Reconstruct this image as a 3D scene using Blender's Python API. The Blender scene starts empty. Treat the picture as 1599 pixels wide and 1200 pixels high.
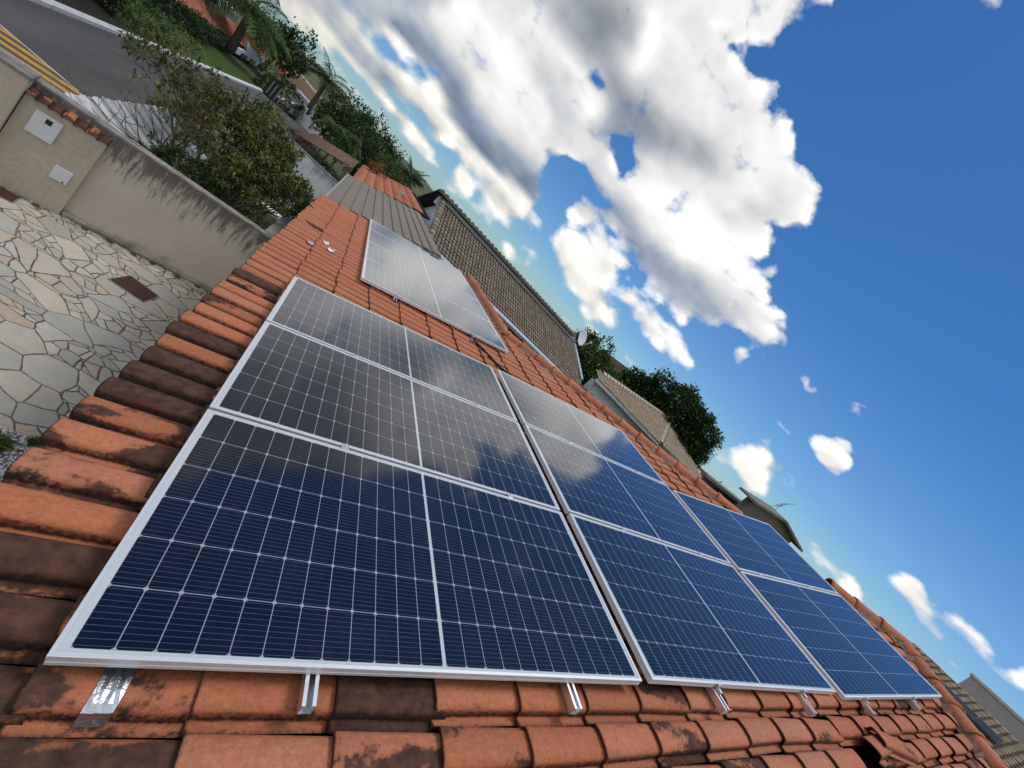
import bpy, bmesh, math, random
import numpy as np
from mathutils import Vector, Matrix, Euler

# ------------------------------------------------------------------ scene, camera
S = bpy.context.scene
COL = S.collection
rad = math.radians
ALPHA = rad(14.5)                       # pitch of the clay roof
CA, SA = math.cos(ALPHA), math.sin(ALPHA)
GZ = -3.1                               # street level (z = 0 is the near corner of the first panel)

cam_d = bpy.data.cameras.new('camera'); cam = bpy.data.objects.new('camera', cam_d); COL.objects.link(cam)
cam_d.sensor_width = 36.0; cam_d.lens = 642.46 / 1599 * 36.0
cam_d.clip_start = 0.05; cam_d.clip_end = 20000
CAMR = [(0.6451223, -0.2602591, 0.7183888), (0.5516065, -0.4919591, -0.6735774), (0.5287225, 0.8308077, -0.1738132)]     # rows: image right, image down, view direction
CAMP = (-0.15471, -0.76037, 1.3615)
r_, d_, f_ = [Vector(v) for v in CAMR]
cam.matrix_world = Matrix((( r_.x, -d_.x, -f_.x, CAMP[0]), (r_.y, -d_.y, -f_.y, CAMP[1]), (r_.z, -d_.z, -f_.z, CAMP[2]), (0, 0, 0, 1)))
S.camera = cam
S.view_settings.view_transform = 'Standard'; S.view_settings.look = 'None'
S.view_settings.gamma = 1.0; S.view_settings.use_curve_mapping = False
S.view_settings.exposure = 0.0
S.cycles.use_denoising = True
S.cycles.max_bounces = 6; S.cycles.diffuse_bounces = 3; S.cycles.glossy_bounces = 3
S.cycles.transparent_max_bounces = 4
S.cycles.caustics_reflective = False; S.cycles.caustics_refractive = False

# ------------------------------------------------------------------ sun and sky
SUN_AZ, SUN_EL = rad(75), rad(72)
sun_d = bpy.data.lights.new('sun', 'SUN'); sun_d.energy = 1.6; sun_d.angle = rad(18); sun_d.color = (1.0, 0.95, 0.88)
sun = bpy.data.objects.new('sun', sun_d); COL.objects.link(sun)
sdir = Vector((math.sin(SUN_AZ) * math.cos(SUN_EL), math.cos(SUN_AZ) * math.cos(SUN_EL), math.sin(SUN_EL)))
sun.rotation_euler = sdir.to_track_quat('Z', 'Y').to_euler()
sun.location = (0, 0, 60)

class NT:
    """tiny node helper"""
    def __init__(s, tree): s.t = tree; s.n = tree.nodes; s.l = tree.links
    def new(s, typ, **kw):
        x = s.n.new(typ)
        for k, v in kw.items(): setattr(x, k, v)
        return x
    def put(s, sock, v):
        if v is None: return
        if isinstance(v, bpy.types.NodeSocket): s.l.new(v, sock)
        else: sock.default_value = v
    def math(s, op, a, b=None, c=None, clamp=False):
        x = s.new('ShaderNodeMath', operation=op, use_clamp=clamp)
        s.put(x.inputs[0], a)
        if b is not None: s.put(x.inputs[1], b)
        if c is not None: s.put(x.inputs[2], c)
        return x.outputs[0]
    def vmath(s, op, a, b=None, out=0):
        x = s.new('ShaderNodeVectorMath', operation=op)
        s.put(x.inputs[0], a)
        if b is not None:
            s.put(x.inputs[3] if op == 'SCALE' else x.inputs[1], b)
        return x.outputs[out]
    def rng(s, v, a, b, c=0.0, d=1.0, smooth=False):
        x = s.new('ShaderNodeMapRange', interpolation_type='SMOOTHSTEP' if smooth else 'LINEAR')
        s.put(x.inputs[0], v); s.put(x.inputs[1], a); s.put(x.inputs[2], b); s.put(x.inputs[3], c); s.put(x.inputs[4], d)
        return x.outputs[0]
    def mix(s, f, a, b, blend='MIX'):
        x = s.new('ShaderNodeMix', data_type='RGBA', blend_type=blend)
        s.put(x.inputs[0], f); s.put(x.inputs[6], col4(a)); s.put(x.inputs[7], col4(b))
        return x.outputs[2]
    def noise(s, vec, scale, detail=4.0, rough=0.55, dist=0.0, out=0):
        x = s.new('ShaderNodeTexNoise'); s.put(x.inputs['Vector'], vec)
        s.put(x.inputs['Scale'], scale); s.put(x.inputs['Detail'], detail); s.put(x.inputs['Roughness'], rough); s.put(x.inputs['Distortion'], dist)
        return x.outputs[out]
    def ramp(s, v, stops, interp='LINEAR'):
        x = s.new('ShaderNodeValToRGB'); r = x.color_ramp; r.interpolation = interp
        r.elements[0].position = stops[0][0]; r.elements[0].color = col4(stops[0][1])
        r.elements[1].position = stops[-1][0]; r.elements[1].color = col4(stops[-1][1])
        for p, c in stops[1:-1]:
            e = r.elements.new(p); e.color = col4(c)
        s.put(x.inputs[0], v)
        return x.outputs[0]
    def xyz(s, v):
        x = s.new('ShaderNodeSeparateXYZ'); s.put(x.inputs[0], v); return x.outputs
    def comb(s, a, b, c):
        x = s.new('ShaderNodeCombineXYZ'); s.put(x.inputs[0], a); s.put(x.inputs[1], b); s.put(x.inputs[2], c); return x.outputs[0]
    def attr(s, name, out=2):
        x = s.new('ShaderNodeAttribute', attribute_name=name); return x.outputs[out]

def col4(c):
    if isinstance(c, (tuple, list)) and len(c) == 3: return (c[0], c[1], c[2], 1.0)
    return c

# cloud cover by azimuth and elevation (rows: elevation), cover and brightness, 0 to 255
AZ0, AZ1, NA = -47.0, 107.0, 170
ELS = [0.0, 0.8, 1.6, 2.4, 3.2, 4.0, 5.0, 6.0, 7.0, 8.0, 9.0, 10.0, 11.0, 12.0, 13.0, 14.0, 15.0, 16.0, 17.0, 18.0, 19.0, 20.0, 21.0, 22.0, 23.0, 24.0, 25.0, 26.0, 27.0, 28.0, 29.0, 30.0, 31.0, 32.0, 33.0, 34.2, 35.5, 37.0, 38.5, 40.0, 42.0, 44.0, 46.0, 48.0, 51.0, 55.0, 60.0, 66.0]
COVER = [[0,0,0,0,0,0,0,0,0,0,0,0,0,0,79,255,255,255,255,255,255,255,255,255,255,255,255,255,255,255,229,173,119,67,19,0,13,24,30,39,49,59,64,69,63,40,26,21,52,67,81,90,87,61,7,2,9,7,2,7,15,25,20,12,4,1,6,14,16,5,2,14,27,30,30,15,3,1,0,0,0,0,9,42,59,61,61,65,75,77,43,8,10,14,5,0,0,0,0,0,0,0,0,0,0,0,0,0,0,0,0,0,0,0,0,0,0,0,0,0,0,1,0,0,0,0,0,0,0,0,0,0,0,0,0,0,0,0,0,0,0,0,0,0,0,0,0,0,0,0,0,0,0,0,0,0,0,0,0,0,0,0,0,0,0,0,0,0,0,0],
  [0,0,0,0,0,0,0,0,0,0,0,0,0,0,5,255,255,255,255,255,255,255,255,255,255,255,255,255,255,255,255,247,200,146,94,44,67,96,103,111,118,123,126,122,116,101,90,76,102,120,152,156,127,82,43,35,58,55,41,51,66,79,73,61,40,22,43,62,66,40,29,56,78,82,81,54,39,29,17,4,0,0,22,75,108,115,116,117,129,111,61,38,53,59,32,3,0,3,11,8,4,0,0,0,0,0,0,0,0,0,0,0,0,0,3,10,7,1,0,12,24,31,17,0,0,0,0,0,0,0,0,0,0,1,0,0,0,0,0,0,0,0,0,0,0,0,0,0,0,0,0,0,0,0,0,0,0,0,0,0,0,0,0,0,0,0,0,0,0,0],
  [0,0,0,0,0,0,0,0,0,0,0,0,0,0,0,246,255,255,255,255,255,255,255,255,255,255,255,255,255,255,255,255,254,225,172,120,133,200,205,188,128,128,130,131,133,131,132,129,125,126,138,127,112,106,103,90,114,116,95,107,124,142,132,115,81,72,89,113,121,87,75,104,137,145,125,89,90,79,62,26,1,0,20,70,113,145,151,132,130,106,77,87,104,103,58,9,12,34,55,51,35,7,0,0,0,0,0,0,0,0,0,0,4,18,42,59,53,28,16,62,83,90,57,3,0,0,0,0,2,6,12,29,19,39,30,12,0,0,0,0,0,0,0,0,0,0,0,0,0,0,0,0,0,0,0,0,0,0,0,0,0,0,0,0,0,0,0,0,0,0],
  [0,0,0,0,0,0,0,0,0,0,0,0,0,0,0,169,255,255,255,255,255,255,255,255,255,255,255,255,255,255,255,255,255,255,244,198,211,226,226,225,211,210,210,128,123,120,119,118,119,120,121,125,128,159,186,161,170,196,149,115,126,139,139,132,110,129,145,127,143,122,106,146,188,172,131,130,146,128,100,48,4,3,10,40,72,92,97,97,97,110,127,147,157,126,65,32,53,81,107,103,75,24,0,0,0,0,0,0,0,0,0,17,45,71,98,120,106,63,60,101,148,123,63,3,0,0,0,30,49,62,75,95,84,109,98,74,8,0,0,0,0,0,0,0,0,0,0,0,0,0,0,0,0,0,0,0,0,0,0,0,0,0,0,0,0,0,0,0,0,0],
  [0,0,0,0,0,0,0,0,0,0,0,0,0,0,0,83,255,255,255,255,255,255,255,255,255,255,255,255,255,255,255,255,255,255,255,254,217,226,226,240,240,238,236,210,200,199,193,198,192,185,188,181,195,204,210,198,147,151,124,114,149,179,205,195,123,134,149,119,113,109,103,108,124,117,114,126,128,109,81,43,24,35,45,55,67,82,100,121,146,162,161,142,115,91,61,68,101,136,163,127,80,25,4,0,0,0,0,0,0,0,5,54,98,134,166,147,113,107,125,137,147,120,66,7,0,0,11,86,119,138,153,157,149,214,185,103,7,0,0,0,0,0,1,1,0,0,0,0,0,0,0,0,0,0,0,0,0,0,0,0,0,0,0,0,0,0,0,0,0,0],
  [0,0,0,0,0,0,0,0,0,0,0,0,0,0,0,7,255,255,255,255,255,255,255,255,255,255,255,255,255,255,255,255,255,255,255,255,229,177,216,210,204,199,201,205,208,210,212,214,158,144,138,134,134,134,134,131,111,95,84,100,179,231,225,182,139,146,161,177,186,178,146,96,84,123,162,175,155,104,61,57,70,86,97,106,117,136,158,167,161,142,120,102,87,69,78,115,159,165,129,84,48,33,39,17,0,0,0,0,0,0,9,65,117,164,142,135,171,197,219,232,227,168,77,7,0,0,16,84,141,150,140,101,154,211,115,44,0,0,0,0,0,34,60,56,0,0,0,0,0,0,0,0,0,0,0,0,0,0,0,0,0,0,0,0,0,0,0,0,0,0],
  [0,0,0,0,0,0,0,0,0,0,0,0,0,0,0,0,231,255,255,255,255,255,255,255,255,255,255,255,255,255,255,255,255,255,255,255,252,169,180,213,230,232,228,223,217,209,204,197,181,167,162,162,159,156,154,155,158,151,145,140,142,149,153,181,228,244,250,253,241,194,125,90,74,85,112,116,104,96,103,119,134,150,162,171,182,191,194,198,196,183,169,155,136,97,103,131,122,91,64,37,51,87,100,59,11,0,0,0,0,0,2,26,60,88,126,200,253,255,255,230,155,98,44,21,24,1,1,23,63,83,87,51,87,89,31,8,8,17,41,58,67,108,166,104,0,0,0,0,0,0,0,0,0,0,0,0,0,0,0,0,0,0,0,0,0,0,0,0,0,0],
  [0,0,0,0,0,0,0,0,0,0,0,0,0,0,0,0,83,255,255,255,255,255,255,255,255,255,255,255,255,255,255,255,255,255,255,255,255,247,179,200,196,186,177,171,168,168,182,196,212,229,246,247,245,244,238,230,223,214,209,202,197,193,195,212,220,225,229,214,187,172,166,152,136,121,95,103,123,145,166,183,199,214,227,235,242,241,229,214,209,206,200,175,140,93,62,67,64,55,54,59,87,136,120,66,12,0,0,0,0,0,0,0,8,28,78,160,251,255,255,186,92,71,80,100,79,8,0,0,4,9,9,2,8,15,79,82,95,114,158,185,183,67,59,40,27,17,0,0,0,0,0,0,0,0,0,0,0,0,0,0,0,0,0,0,0,0,0,0,0,0],
  [0,0,0,0,0,0,0,0,0,0,0,0,0,0,0,0,0,144,255,255,255,255,255,255,255,255,255,255,255,255,255,255,255,255,255,255,255,255,252,195,190,199,207,188,201,137,123,120,122,129,168,243,248,247,228,225,224,225,228,231,234,237,239,239,238,237,236,235,234,233,211,182,178,161,120,147,184,208,229,243,250,254,255,255,249,209,175,151,143,142,141,123,98,87,90,98,105,113,121,123,107,100,80,53,32,13,0,0,0,0,0,0,0,6,65,142,202,232,247,161,133,134,151,108,49,1,0,0,0,0,0,0,0,26,104,166,235,250,192,135,101,104,131,142,155,116,35,0,0,0,0,0,0,0,0,0,0,0,0,0,0,0,0,0,0,0,0,0,0,0],
  [0,0,0,0,0,0,0,0,0,0,0,0,0,0,0,0,0,1,201,255,255,255,255,255,255,255,255,255,255,255,255,255,255,255,255,255,255,255,255,255,254,255,255,253,254,240,229,222,156,129,131,163,236,255,255,255,255,255,255,255,255,255,255,255,255,255,255,255,255,249,201,141,116,109,92,134,193,244,255,255,255,255,255,255,246,196,146,108,115,132,133,136,143,151,159,166,174,182,190,189,170,150,132,115,96,51,4,0,0,0,0,0,0,3,44,78,97,134,149,101,70,89,73,31,2,0,0,0,0,0,0,0,0,6,87,206,228,149,91,190,194,195,174,83,209,245,110,0,0,0,0,0,0,0,0,0,0,0,0,0,0,0,0,0,0,0,0,0,0,0],
  [0,0,0,0,0,0,0,0,0,0,0,0,0,0,0,0,0,0,37,246,255,255,255,255,255,255,255,255,255,255,255,255,255,255,255,255,255,255,255,255,255,255,255,255,255,255,255,255,255,229,170,140,211,255,255,255,255,255,255,255,255,255,255,255,255,255,255,255,250,222,182,128,69,45,56,112,171,227,250,255,255,255,255,255,255,231,184,136,147,190,201,204,211,217,221,227,234,241,246,244,230,208,185,161,116,52,3,0,0,0,0,0,0,0,3,13,33,67,60,27,7,21,13,16,13,5,0,0,0,0,0,0,0,0,44,94,89,42,44,78,61,80,40,13,107,142,67,0,0,0,0,0,0,0,0,0,0,0,0,0,0,0,0,0,0,0,0,0,0,0],
  [0,0,0,0,0,0,0,0,0,0,0,0,0,0,0,0,0,0,0,93,255,255,255,255,255,255,255,255,255,255,255,255,255,255,255,255,255,255,255,255,255,255,255,255,255,255,255,255,255,255,255,253,255,255,255,255,255,255,255,255,255,255,255,255,255,255,255,252,218,170,130,93,49,23,67,105,147,178,201,242,255,255,255,255,252,220,171,143,175,215,217,209,201,193,184,184,190,195,200,198,192,168,137,107,74,28,0,0,0,0,0,0,0,0,22,49,71,62,24,6,37,65,82,97,87,59,3,0,0,0,0,0,0,0,1,14,4,0,0,3,0,2,0,0,9,25,0,0,0,0,0,0,0,0,0,0,0,0,0,0,0,0,0,0,0,0,0,0,0,0],
  [0,0,0,0,0,0,0,0,0,0,0,0,0,0,0,0,0,0,0,0,145,255,255,255,255,255,255,255,255,255,255,255,255,255,255,255,255,255,255,255,255,255,255,255,255,255,255,255,255,255,255,255,255,255,255,255,255,255,255,255,255,255,255,255,255,255,254,226,176,127,78,38,11,41,93,165,181,149,156,209,241,247,237,223,211,166,126,139,164,161,150,142,135,128,120,119,124,132,139,134,121,101,71,45,29,17,2,2,0,0,0,0,0,15,79,130,147,105,42,66,120,168,201,221,190,87,11,0,0,0,0,0,0,0,0,0,0,0,0,0,0,0,0,0,0,0,0,0,0,0,0,0,0,0,0,0,0,0,0,0,0,0,0,0,0,0,0,0,0,0],
  [0,0,0,0,0,0,0,0,0,0,0,0,0,0,0,0,0,0,0,0,2,193,255,255,255,255,255,255,255,255,255,255,255,255,255,255,255,255,255,255,255,255,255,255,255,255,255,255,255,255,255,255,255,255,255,255,255,255,255,255,255,255,255,255,255,255,253,207,154,119,55,5,6,57,119,208,253,232,176,169,183,190,183,195,202,168,138,140,150,161,165,166,167,164,161,159,161,173,168,125,72,40,48,78,91,74,50,49,17,14,20,4,0,12,62,100,76,42,64,139,232,255,255,255,227,102,15,0,0,0,0,0,0,0,0,0,0,0,0,0,0,0,0,0,0,0,0,0,0,0,0,0,0,0,0,0,0,0,0,0,0,0,0,0,0,0,0,0,0,0],
  [0,0,0,0,0,0,0,0,0,0,0,0,0,0,0,0,0,0,0,0,0,35,235,255,255,255,255,255,255,255,255,255,255,255,255,255,255,255,255,255,255,255,255,255,255,255,255,255,255,255,255,255,255,255,255,255,255,255,255,255,255,255,255,255,255,255,255,227,180,125,62,21,22,71,135,186,207,208,191,175,165,158,152,156,170,185,194,204,219,231,235,237,237,235,233,231,231,203,149,108,75,58,101,141,144,116,132,112,69,86,83,27,0,0,13,24,7,3,47,110,195,236,255,251,188,71,2,0,0,0,0,0,0,0,0,0,0,0,0,0,0,0,0,0,0,0,0,0,0,0,0,0,0,0,0,0,0,0,0,0,0,0,0,0,0,0,0,0,0,0],
  [0,0,0,0,0,0,0,0,0,0,0,0,0,0,0,0,0,0,0,0,0,0,83,254,255,255,255,255,255,255,255,255,255,255,255,255,255,255,255,255,255,255,255,255,255,255,255,255,255,255,255,255,255,255,255,255,255,255,255,255,255,255,255,255,255,255,254,215,157,126,105,94,84,86,99,119,158,165,211,207,203,201,201,214,234,248,251,253,255,255,255,255,255,255,255,255,254,229,196,166,137,111,93,82,83,137,214,157,116,130,94,29,0,0,1,1,9,23,31,62,92,147,177,135,93,29,0,0,0,0,0,0,0,0,0,0,0,0,0,0,0,0,0,0,0,0,0,0,0,0,0,0,0,0,0,0,0,0,0,0,0,0,0,0,0,0,0,0,0,0],
  [0,0,0,0,0,0,0,0,0,0,0,0,0,0,0,0,0,0,0,0,0,0,0,126,255,255,255,255,255,255,255,255,255,255,255,255,255,255,255,255,255,255,255,255,255,255,255,255,255,255,255,255,255,255,255,255,255,255,255,255,255,255,255,255,255,255,255,247,219,200,183,172,162,157,156,155,144,123,186,254,254,254,253,254,255,255,255,255,255,255,255,255,255,255,255,255,255,255,249,230,203,178,153,129,120,128,161,159,159,92,38,3,0,24,56,62,86,105,70,15,41,84,69,64,42,6,0,0,0,0,0,0,0,0,0,0,0,0,0,0,0,0,0,0,0,0,0,0,0,0,0,0,0,0,0,0,0,0,0,0,0,0,0,0,0,0,0,0,0,0],
  [0,0,0,0,0,0,0,0,0,0,0,0,0,0,0,0,0,0,0,0,0,0,0,0,165,255,255,255,255,255,255,255,255,255,255,255,255,255,255,255,255,255,255,255,255,255,255,255,255,255,255,255,255,255,255,255,255,255,255,255,255,255,255,255,255,255,255,255,255,254,250,245,238,234,232,231,207,195,255,255,255,255,255,255,255,255,255,255,255,255,255,255,255,255,255,255,255,255,255,255,252,242,222,201,199,195,164,136,108,60,7,0,7,69,140,160,138,84,50,82,110,138,98,144,101,19,0,0,0,0,0,0,0,0,0,0,0,0,0,0,0,0,0,0,0,0,0,0,0,0,0,0,0,0,0,0,0,0,0,0,0,0,0,0,0,0,0,0,0,0],
  [0,0,0,0,0,0,0,0,0,0,0,0,0,0,0,0,0,0,0,0,0,0,0,0,15,201,255,255,255,255,255,255,255,255,255,255,255,255,255,255,255,255,255,255,255,255,255,255,255,255,255,255,255,255,255,255,255,255,255,255,255,255,255,255,255,255,255,255,255,255,255,255,255,255,255,255,255,255,255,255,255,255,255,255,255,255,255,255,255,255,255,255,255,255,255,255,255,255,255,255,255,255,255,254,254,250,227,188,129,60,4,0,12,71,119,104,55,16,66,117,170,158,156,156,74,3,0,0,0,0,0,0,0,0,0,0,0,0,0,0,0,0,0,0,0,0,0,0,0,0,0,0,0,0,0,0,0,0,0,0,0,0,0,0,0,0,0,0,0,0],
  [0,0,0,0,0,0,0,0,0,0,0,0,0,0,0,0,0,0,0,0,0,0,0,0,0,48,232,255,255,255,255,255,255,255,255,255,255,255,255,255,255,255,255,255,255,255,255,255,255,255,255,255,255,255,255,255,255,255,255,255,255,255,255,255,255,255,255,255,255,255,255,255,255,238,202,169,180,234,255,255,255,255,255,255,255,255,255,255,255,255,255,255,255,255,255,255,255,255,255,255,255,255,255,255,254,228,189,155,107,40,1,0,0,17,42,23,0,0,15,75,131,122,79,53,6,0,0,0,0,0,0,0,0,0,0,0,0,0,0,0,0,0,0,0,0,0,0,0,0,0,0,0,0,0,0,0,0,0,0,0,0,0,0,0,0,0,0,0,0,0],
  [0,0,0,0,0,0,0,0,0,0,0,0,0,0,0,0,0,0,0,0,0,0,0,0,0,0,82,250,255,255,255,255,255,255,255,255,255,255,255,255,255,255,255,255,255,255,255,255,255,255,255,255,255,255,255,255,255,255,255,255,255,255,255,255,255,255,255,255,255,255,255,225,181,128,103,88,116,197,255,255,255,255,255,255,255,255,255,255,255,255,255,255,255,255,255,255,255,255,255,255,255,253,245,243,237,188,124,76,41,6,0,0,0,0,0,0,0,0,1,25,38,29,2,0,0,0,0,0,0,0,0,0,0,0,0,0,0,0,0,0,0,0,0,0,0,0,0,0,0,0,0,0,0,0,0,0,0,0,0,0,0,0,0,0,0,0,0,0,0,0],
  [0,0,0,0,0,0,0,0,0,0,0,0,0,0,0,0,0,0,0,0,0,0,0,0,0,0,0,124,255,255,255,255,255,255,255,255,255,255,255,255,255,255,255,255,255,255,255,255,255,255,255,255,255,255,255,255,255,255,255,255,255,255,255,255,255,255,255,255,255,255,255,211,131,92,78,90,137,236,255,255,255,255,255,255,255,255,255,255,255,255,255,255,255,255,255,255,255,255,255,255,251,206,169,164,160,141,97,33,0,0,0,0,0,0,0,0,0,0,0,0,0,0,0,0,0,0,0,0,0,0,0,0,0,0,0,0,0,0,0,0,0,0,0,0,0,0,0,0,0,0,0,0,0,0,0,0,0,0,0,0,0,0,0,0,0,0,0,0,0,0],
  [0,0,0,0,0,0,0,0,0,0,0,0,0,0,0,0,0,0,0,0,0,0,0,0,0,0,0,2,184,255,255,255,255,255,255,255,255,255,255,255,255,255,255,255,255,255,255,255,255,255,255,255,255,255,255,255,255,255,255,255,255,255,255,255,212,217,242,255,255,255,255,255,241,177,130,166,212,255,255,255,255,255,255,255,255,255,255,255,255,255,255,255,255,255,255,255,255,238,214,228,236,178,114,78,74,56,28,3,0,0,0,0,0,0,0,0,0,0,0,0,0,0,0,0,0,0,0,0,0,0,0,0,0,0,0,0,0,0,0,0,0,0,0,0,0,0,0,0,0,0,0,0,0,0,0,0,0,0,0,0,0,0,0,0,0,0,0,0,0,0],
  [0,0,0,0,0,0,0,0,0,0,0,0,0,0,0,0,0,0,0,0,0,0,0,0,0,0,0,0,45,236,255,255,255,255,255,255,255,255,255,255,255,255,255,255,255,255,255,255,255,255,255,255,255,255,255,255,255,255,255,255,255,255,255,255,210,142,149,251,255,255,255,255,255,255,253,255,255,255,255,255,255,255,255,255,255,255,255,255,255,255,255,255,255,255,255,255,249,199,149,163,188,150,92,27,3,1,0,0,0,0,0,0,0,0,0,0,0,0,0,0,0,0,0,0,0,0,0,0,0,0,0,0,0,0,0,0,0,0,0,0,0,0,0,0,0,0,0,0,0,0,0,0,0,0,0,0,0,0,0,0,0,0,0,0,0,0,0,0,0,0],
  [0,0,0,0,0,0,0,0,0,0,0,0,0,0,0,0,0,0,0,0,0,0,0,0,0,0,0,0,0,101,255,255,255,255,255,255,255,255,255,255,255,255,255,255,255,255,255,255,255,255,255,255,255,255,255,255,255,255,255,255,255,255,255,255,255,255,255,255,255,255,255,255,255,255,255,255,255,255,255,255,255,255,255,255,255,255,255,255,255,255,255,255,255,255,255,255,254,220,160,111,113,78,37,3,0,0,0,0,0,0,0,0,0,0,0,0,0,0,0,0,0,0,0,0,0,0,0,0,0,0,0,0,0,0,0,0,0,0,0,0,0,0,0,0,0,0,0,0,0,0,0,0,0,0,0,0,0,0,0,0,0,0,0,0,0,0,0,0,0,0],
  [0,0,0,0,0,0,0,0,0,0,0,0,0,0,0,0,0,0,0,0,0,0,0,0,0,0,0,0,0,0,152,255,255,255,255,255,255,255,255,255,255,255,255,255,255,255,255,255,255,255,255,255,255,255,255,255,255,255,255,255,255,255,255,255,255,255,255,255,255,255,255,255,255,255,255,255,255,255,255,255,255,255,255,255,255,255,255,255,255,255,255,255,255,255,255,255,253,212,147,83,34,8,0,0,0,0,0,0,0,0,0,0,0,0,0,0,0,0,0,0,0,0,0,0,0,0,0,0,0,0,0,0,0,0,0,0,0,0,0,0,0,0,0,0,0,0,0,0,0,0,0,0,0,0,0,0,0,0,0,0,0,0,0,0,0,0,0,0,0,0],
  [0,0,0,0,0,0,0,0,0,0,0,0,0,0,0,0,0,0,0,0,0,0,0,0,0,0,0,0,0,0,15,199,255,255,255,255,255,255,255,255,255,255,255,255,255,255,255,255,255,255,255,255,255,255,255,255,255,255,255,255,255,255,255,255,255,255,255,255,255,255,255,255,255,255,255,255,255,255,255,255,255,255,255,255,255,255,255,255,255,255,255,255,255,255,255,249,209,182,148,87,24,0,0,0,0,0,0,0,0,0,0,0,0,0,0,0,0,0,0,0,0,0,0,0,0,0,0,0,0,0,0,0,0,0,0,0,0,0,0,0,0,0,0,0,0,0,0,0,0,0,0,0,0,0,0,0,0,0,0,0,0,0,0,0,0,0,0,0,0,0],
  [0,0,0,0,0,0,0,0,0,0,0,0,0,0,0,0,0,0,0,0,0,0,0,0,0,0,0,0,0,0,0,58,238,255,255,255,255,255,255,255,255,255,255,255,255,255,255,255,255,255,255,255,255,255,255,255,255,255,255,255,255,255,255,255,255,255,255,255,255,255,255,255,255,255,255,255,255,255,255,255,255,255,255,255,255,255,255,255,255,255,255,255,255,255,255,243,188,131,102,73,18,0,0,0,0,0,0,0,0,0,0,0,0,0,0,0,0,0,0,0,0,0,0,0,0,0,0,0,0,0,0,0,0,0,0,0,0,0,0,0,0,0,0,0,0,0,0,0,0,0,0,0,0,0,0,0,0,0,0,0,0,0,0,0,0,0,0,0,0,0],
  [242,242,242,242,242,242,242,242,242,242,242,242,242,242,242,242,242,242,242,242,242,242,242,242,242,242,242,242,242,242,242,242,242,242,255,255,255,255,255,255,255,255,255,255,255,255,255,255,255,255,255,255,255,255,255,255,255,255,255,255,255,255,255,255,255,255,255,255,255,255,255,255,255,255,255,255,255,255,255,255,255,255,255,255,255,255,255,255,255,255,255,255,255,255,255,254,221,169,119,69,21,0,0,0,0,0,0,0,0,0,0,0,0,0,0,0,0,0,0,0,0,0,0,0,0,0,0,0,0,0,0,0,0,0,0,0,0,0,0,0,0,0,0,0,0,0,0,0,0,0,0,0,0,0,0,0,0,0,0,0,0,0,0,0,0,0,0,0,0,0],
  [242,242,242,242,242,242,242,242,242,242,242,242,242,242,242,242,242,242,242,242,242,242,242,242,242,242,242,242,242,242,242,242,242,242,242,255,255,255,255,255,255,255,255,255,255,255,255,255,255,255,255,255,255,255,255,255,255,255,255,255,255,255,255,255,255,255,255,255,255,255,255,255,255,255,255,255,255,255,255,255,255,255,255,255,255,255,255,255,255,255,255,255,255,255,255,255,254,222,168,110,47,2,0,0,0,0,0,0,0,0,0,0,0,0,0,0,0,0,0,0,0,0,0,0,0,0,0,0,0,0,0,0,0,0,0,0,0,0,0,0,0,0,0,0,0,0,0,0,0,0,0,0,0,0,0,0,0,0,0,0,0,0,0,0,0,0,0,0,0,0],
  [242,242,242,242,242,242,242,242,242,242,242,242,242,242,242,242,242,242,242,242,242,242,242,242,242,242,242,242,242,242,242,242,242,242,242,242,252,255,255,255,255,255,255,255,255,255,255,255,255,255,255,255,255,255,255,255,255,255,255,255,255,255,255,255,255,255,255,255,255,255,255,255,255,255,255,255,255,255,255,255,255,255,255,255,255,255,255,255,255,255,255,255,255,255,255,255,251,200,135,70,11,0,0,0,0,0,0,0,0,0,0,0,0,0,0,0,0,0,0,0,0,0,0,0,0,0,0,0,0,0,0,0,0,0,0,0,0,0,0,0,0,0,0,0,0,0,0,0,0,0,0,0,0,0,0,0,0,0,0,0,0,0,0,0,0,0,0,0,0,0],
  [242,242,242,242,242,242,242,242,242,242,242,242,242,242,242,242,242,242,242,242,242,242,242,242,242,242,242,242,242,242,242,242,242,242,242,242,242,242,255,255,255,255,255,255,255,255,255,255,255,255,255,255,255,255,255,255,255,255,255,255,255,255,255,255,255,255,255,255,255,255,255,255,255,255,255,255,255,255,255,255,255,255,255,255,255,255,255,255,255,255,255,255,255,255,254,242,208,162,103,38,1,0,0,0,0,0,0,0,0,0,0,0,0,0,0,0,0,0,0,0,0,0,0,0,0,0,0,0,0,0,0,0,0,0,0,0,0,0,0,0,0,0,0,0,0,0,0,0,0,0,0,0,0,0,0,0,0,0,0,0,0,0,0,0,0,0,0,0,0,0],
  [242,242,242,242,242,242,242,242,242,242,242,242,242,242,242,242,242,242,242,242,242,242,242,242,242,242,242,242,242,242,242,242,242,242,242,242,242,242,242,255,255,255,255,255,255,255,255,255,255,255,255,255,255,255,255,255,255,255,255,255,255,255,255,255,255,255,255,255,255,255,255,255,255,255,255,255,255,255,255,255,255,255,255,255,255,255,255,255,254,236,194,179,181,182,175,154,115,74,32,3,0,0,0,0,0,0,0,0,0,0,0,0,0,0,0,0,0,0,0,0,0,0,0,0,0,0,0,0,0,0,0,0,0,0,0,0,0,0,0,0,0,0,0,0,0,0,0,0,0,0,0,0,0,0,0,0,0,0,0,0,0,0,0,0,0,0,0,0,0,0],
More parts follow.
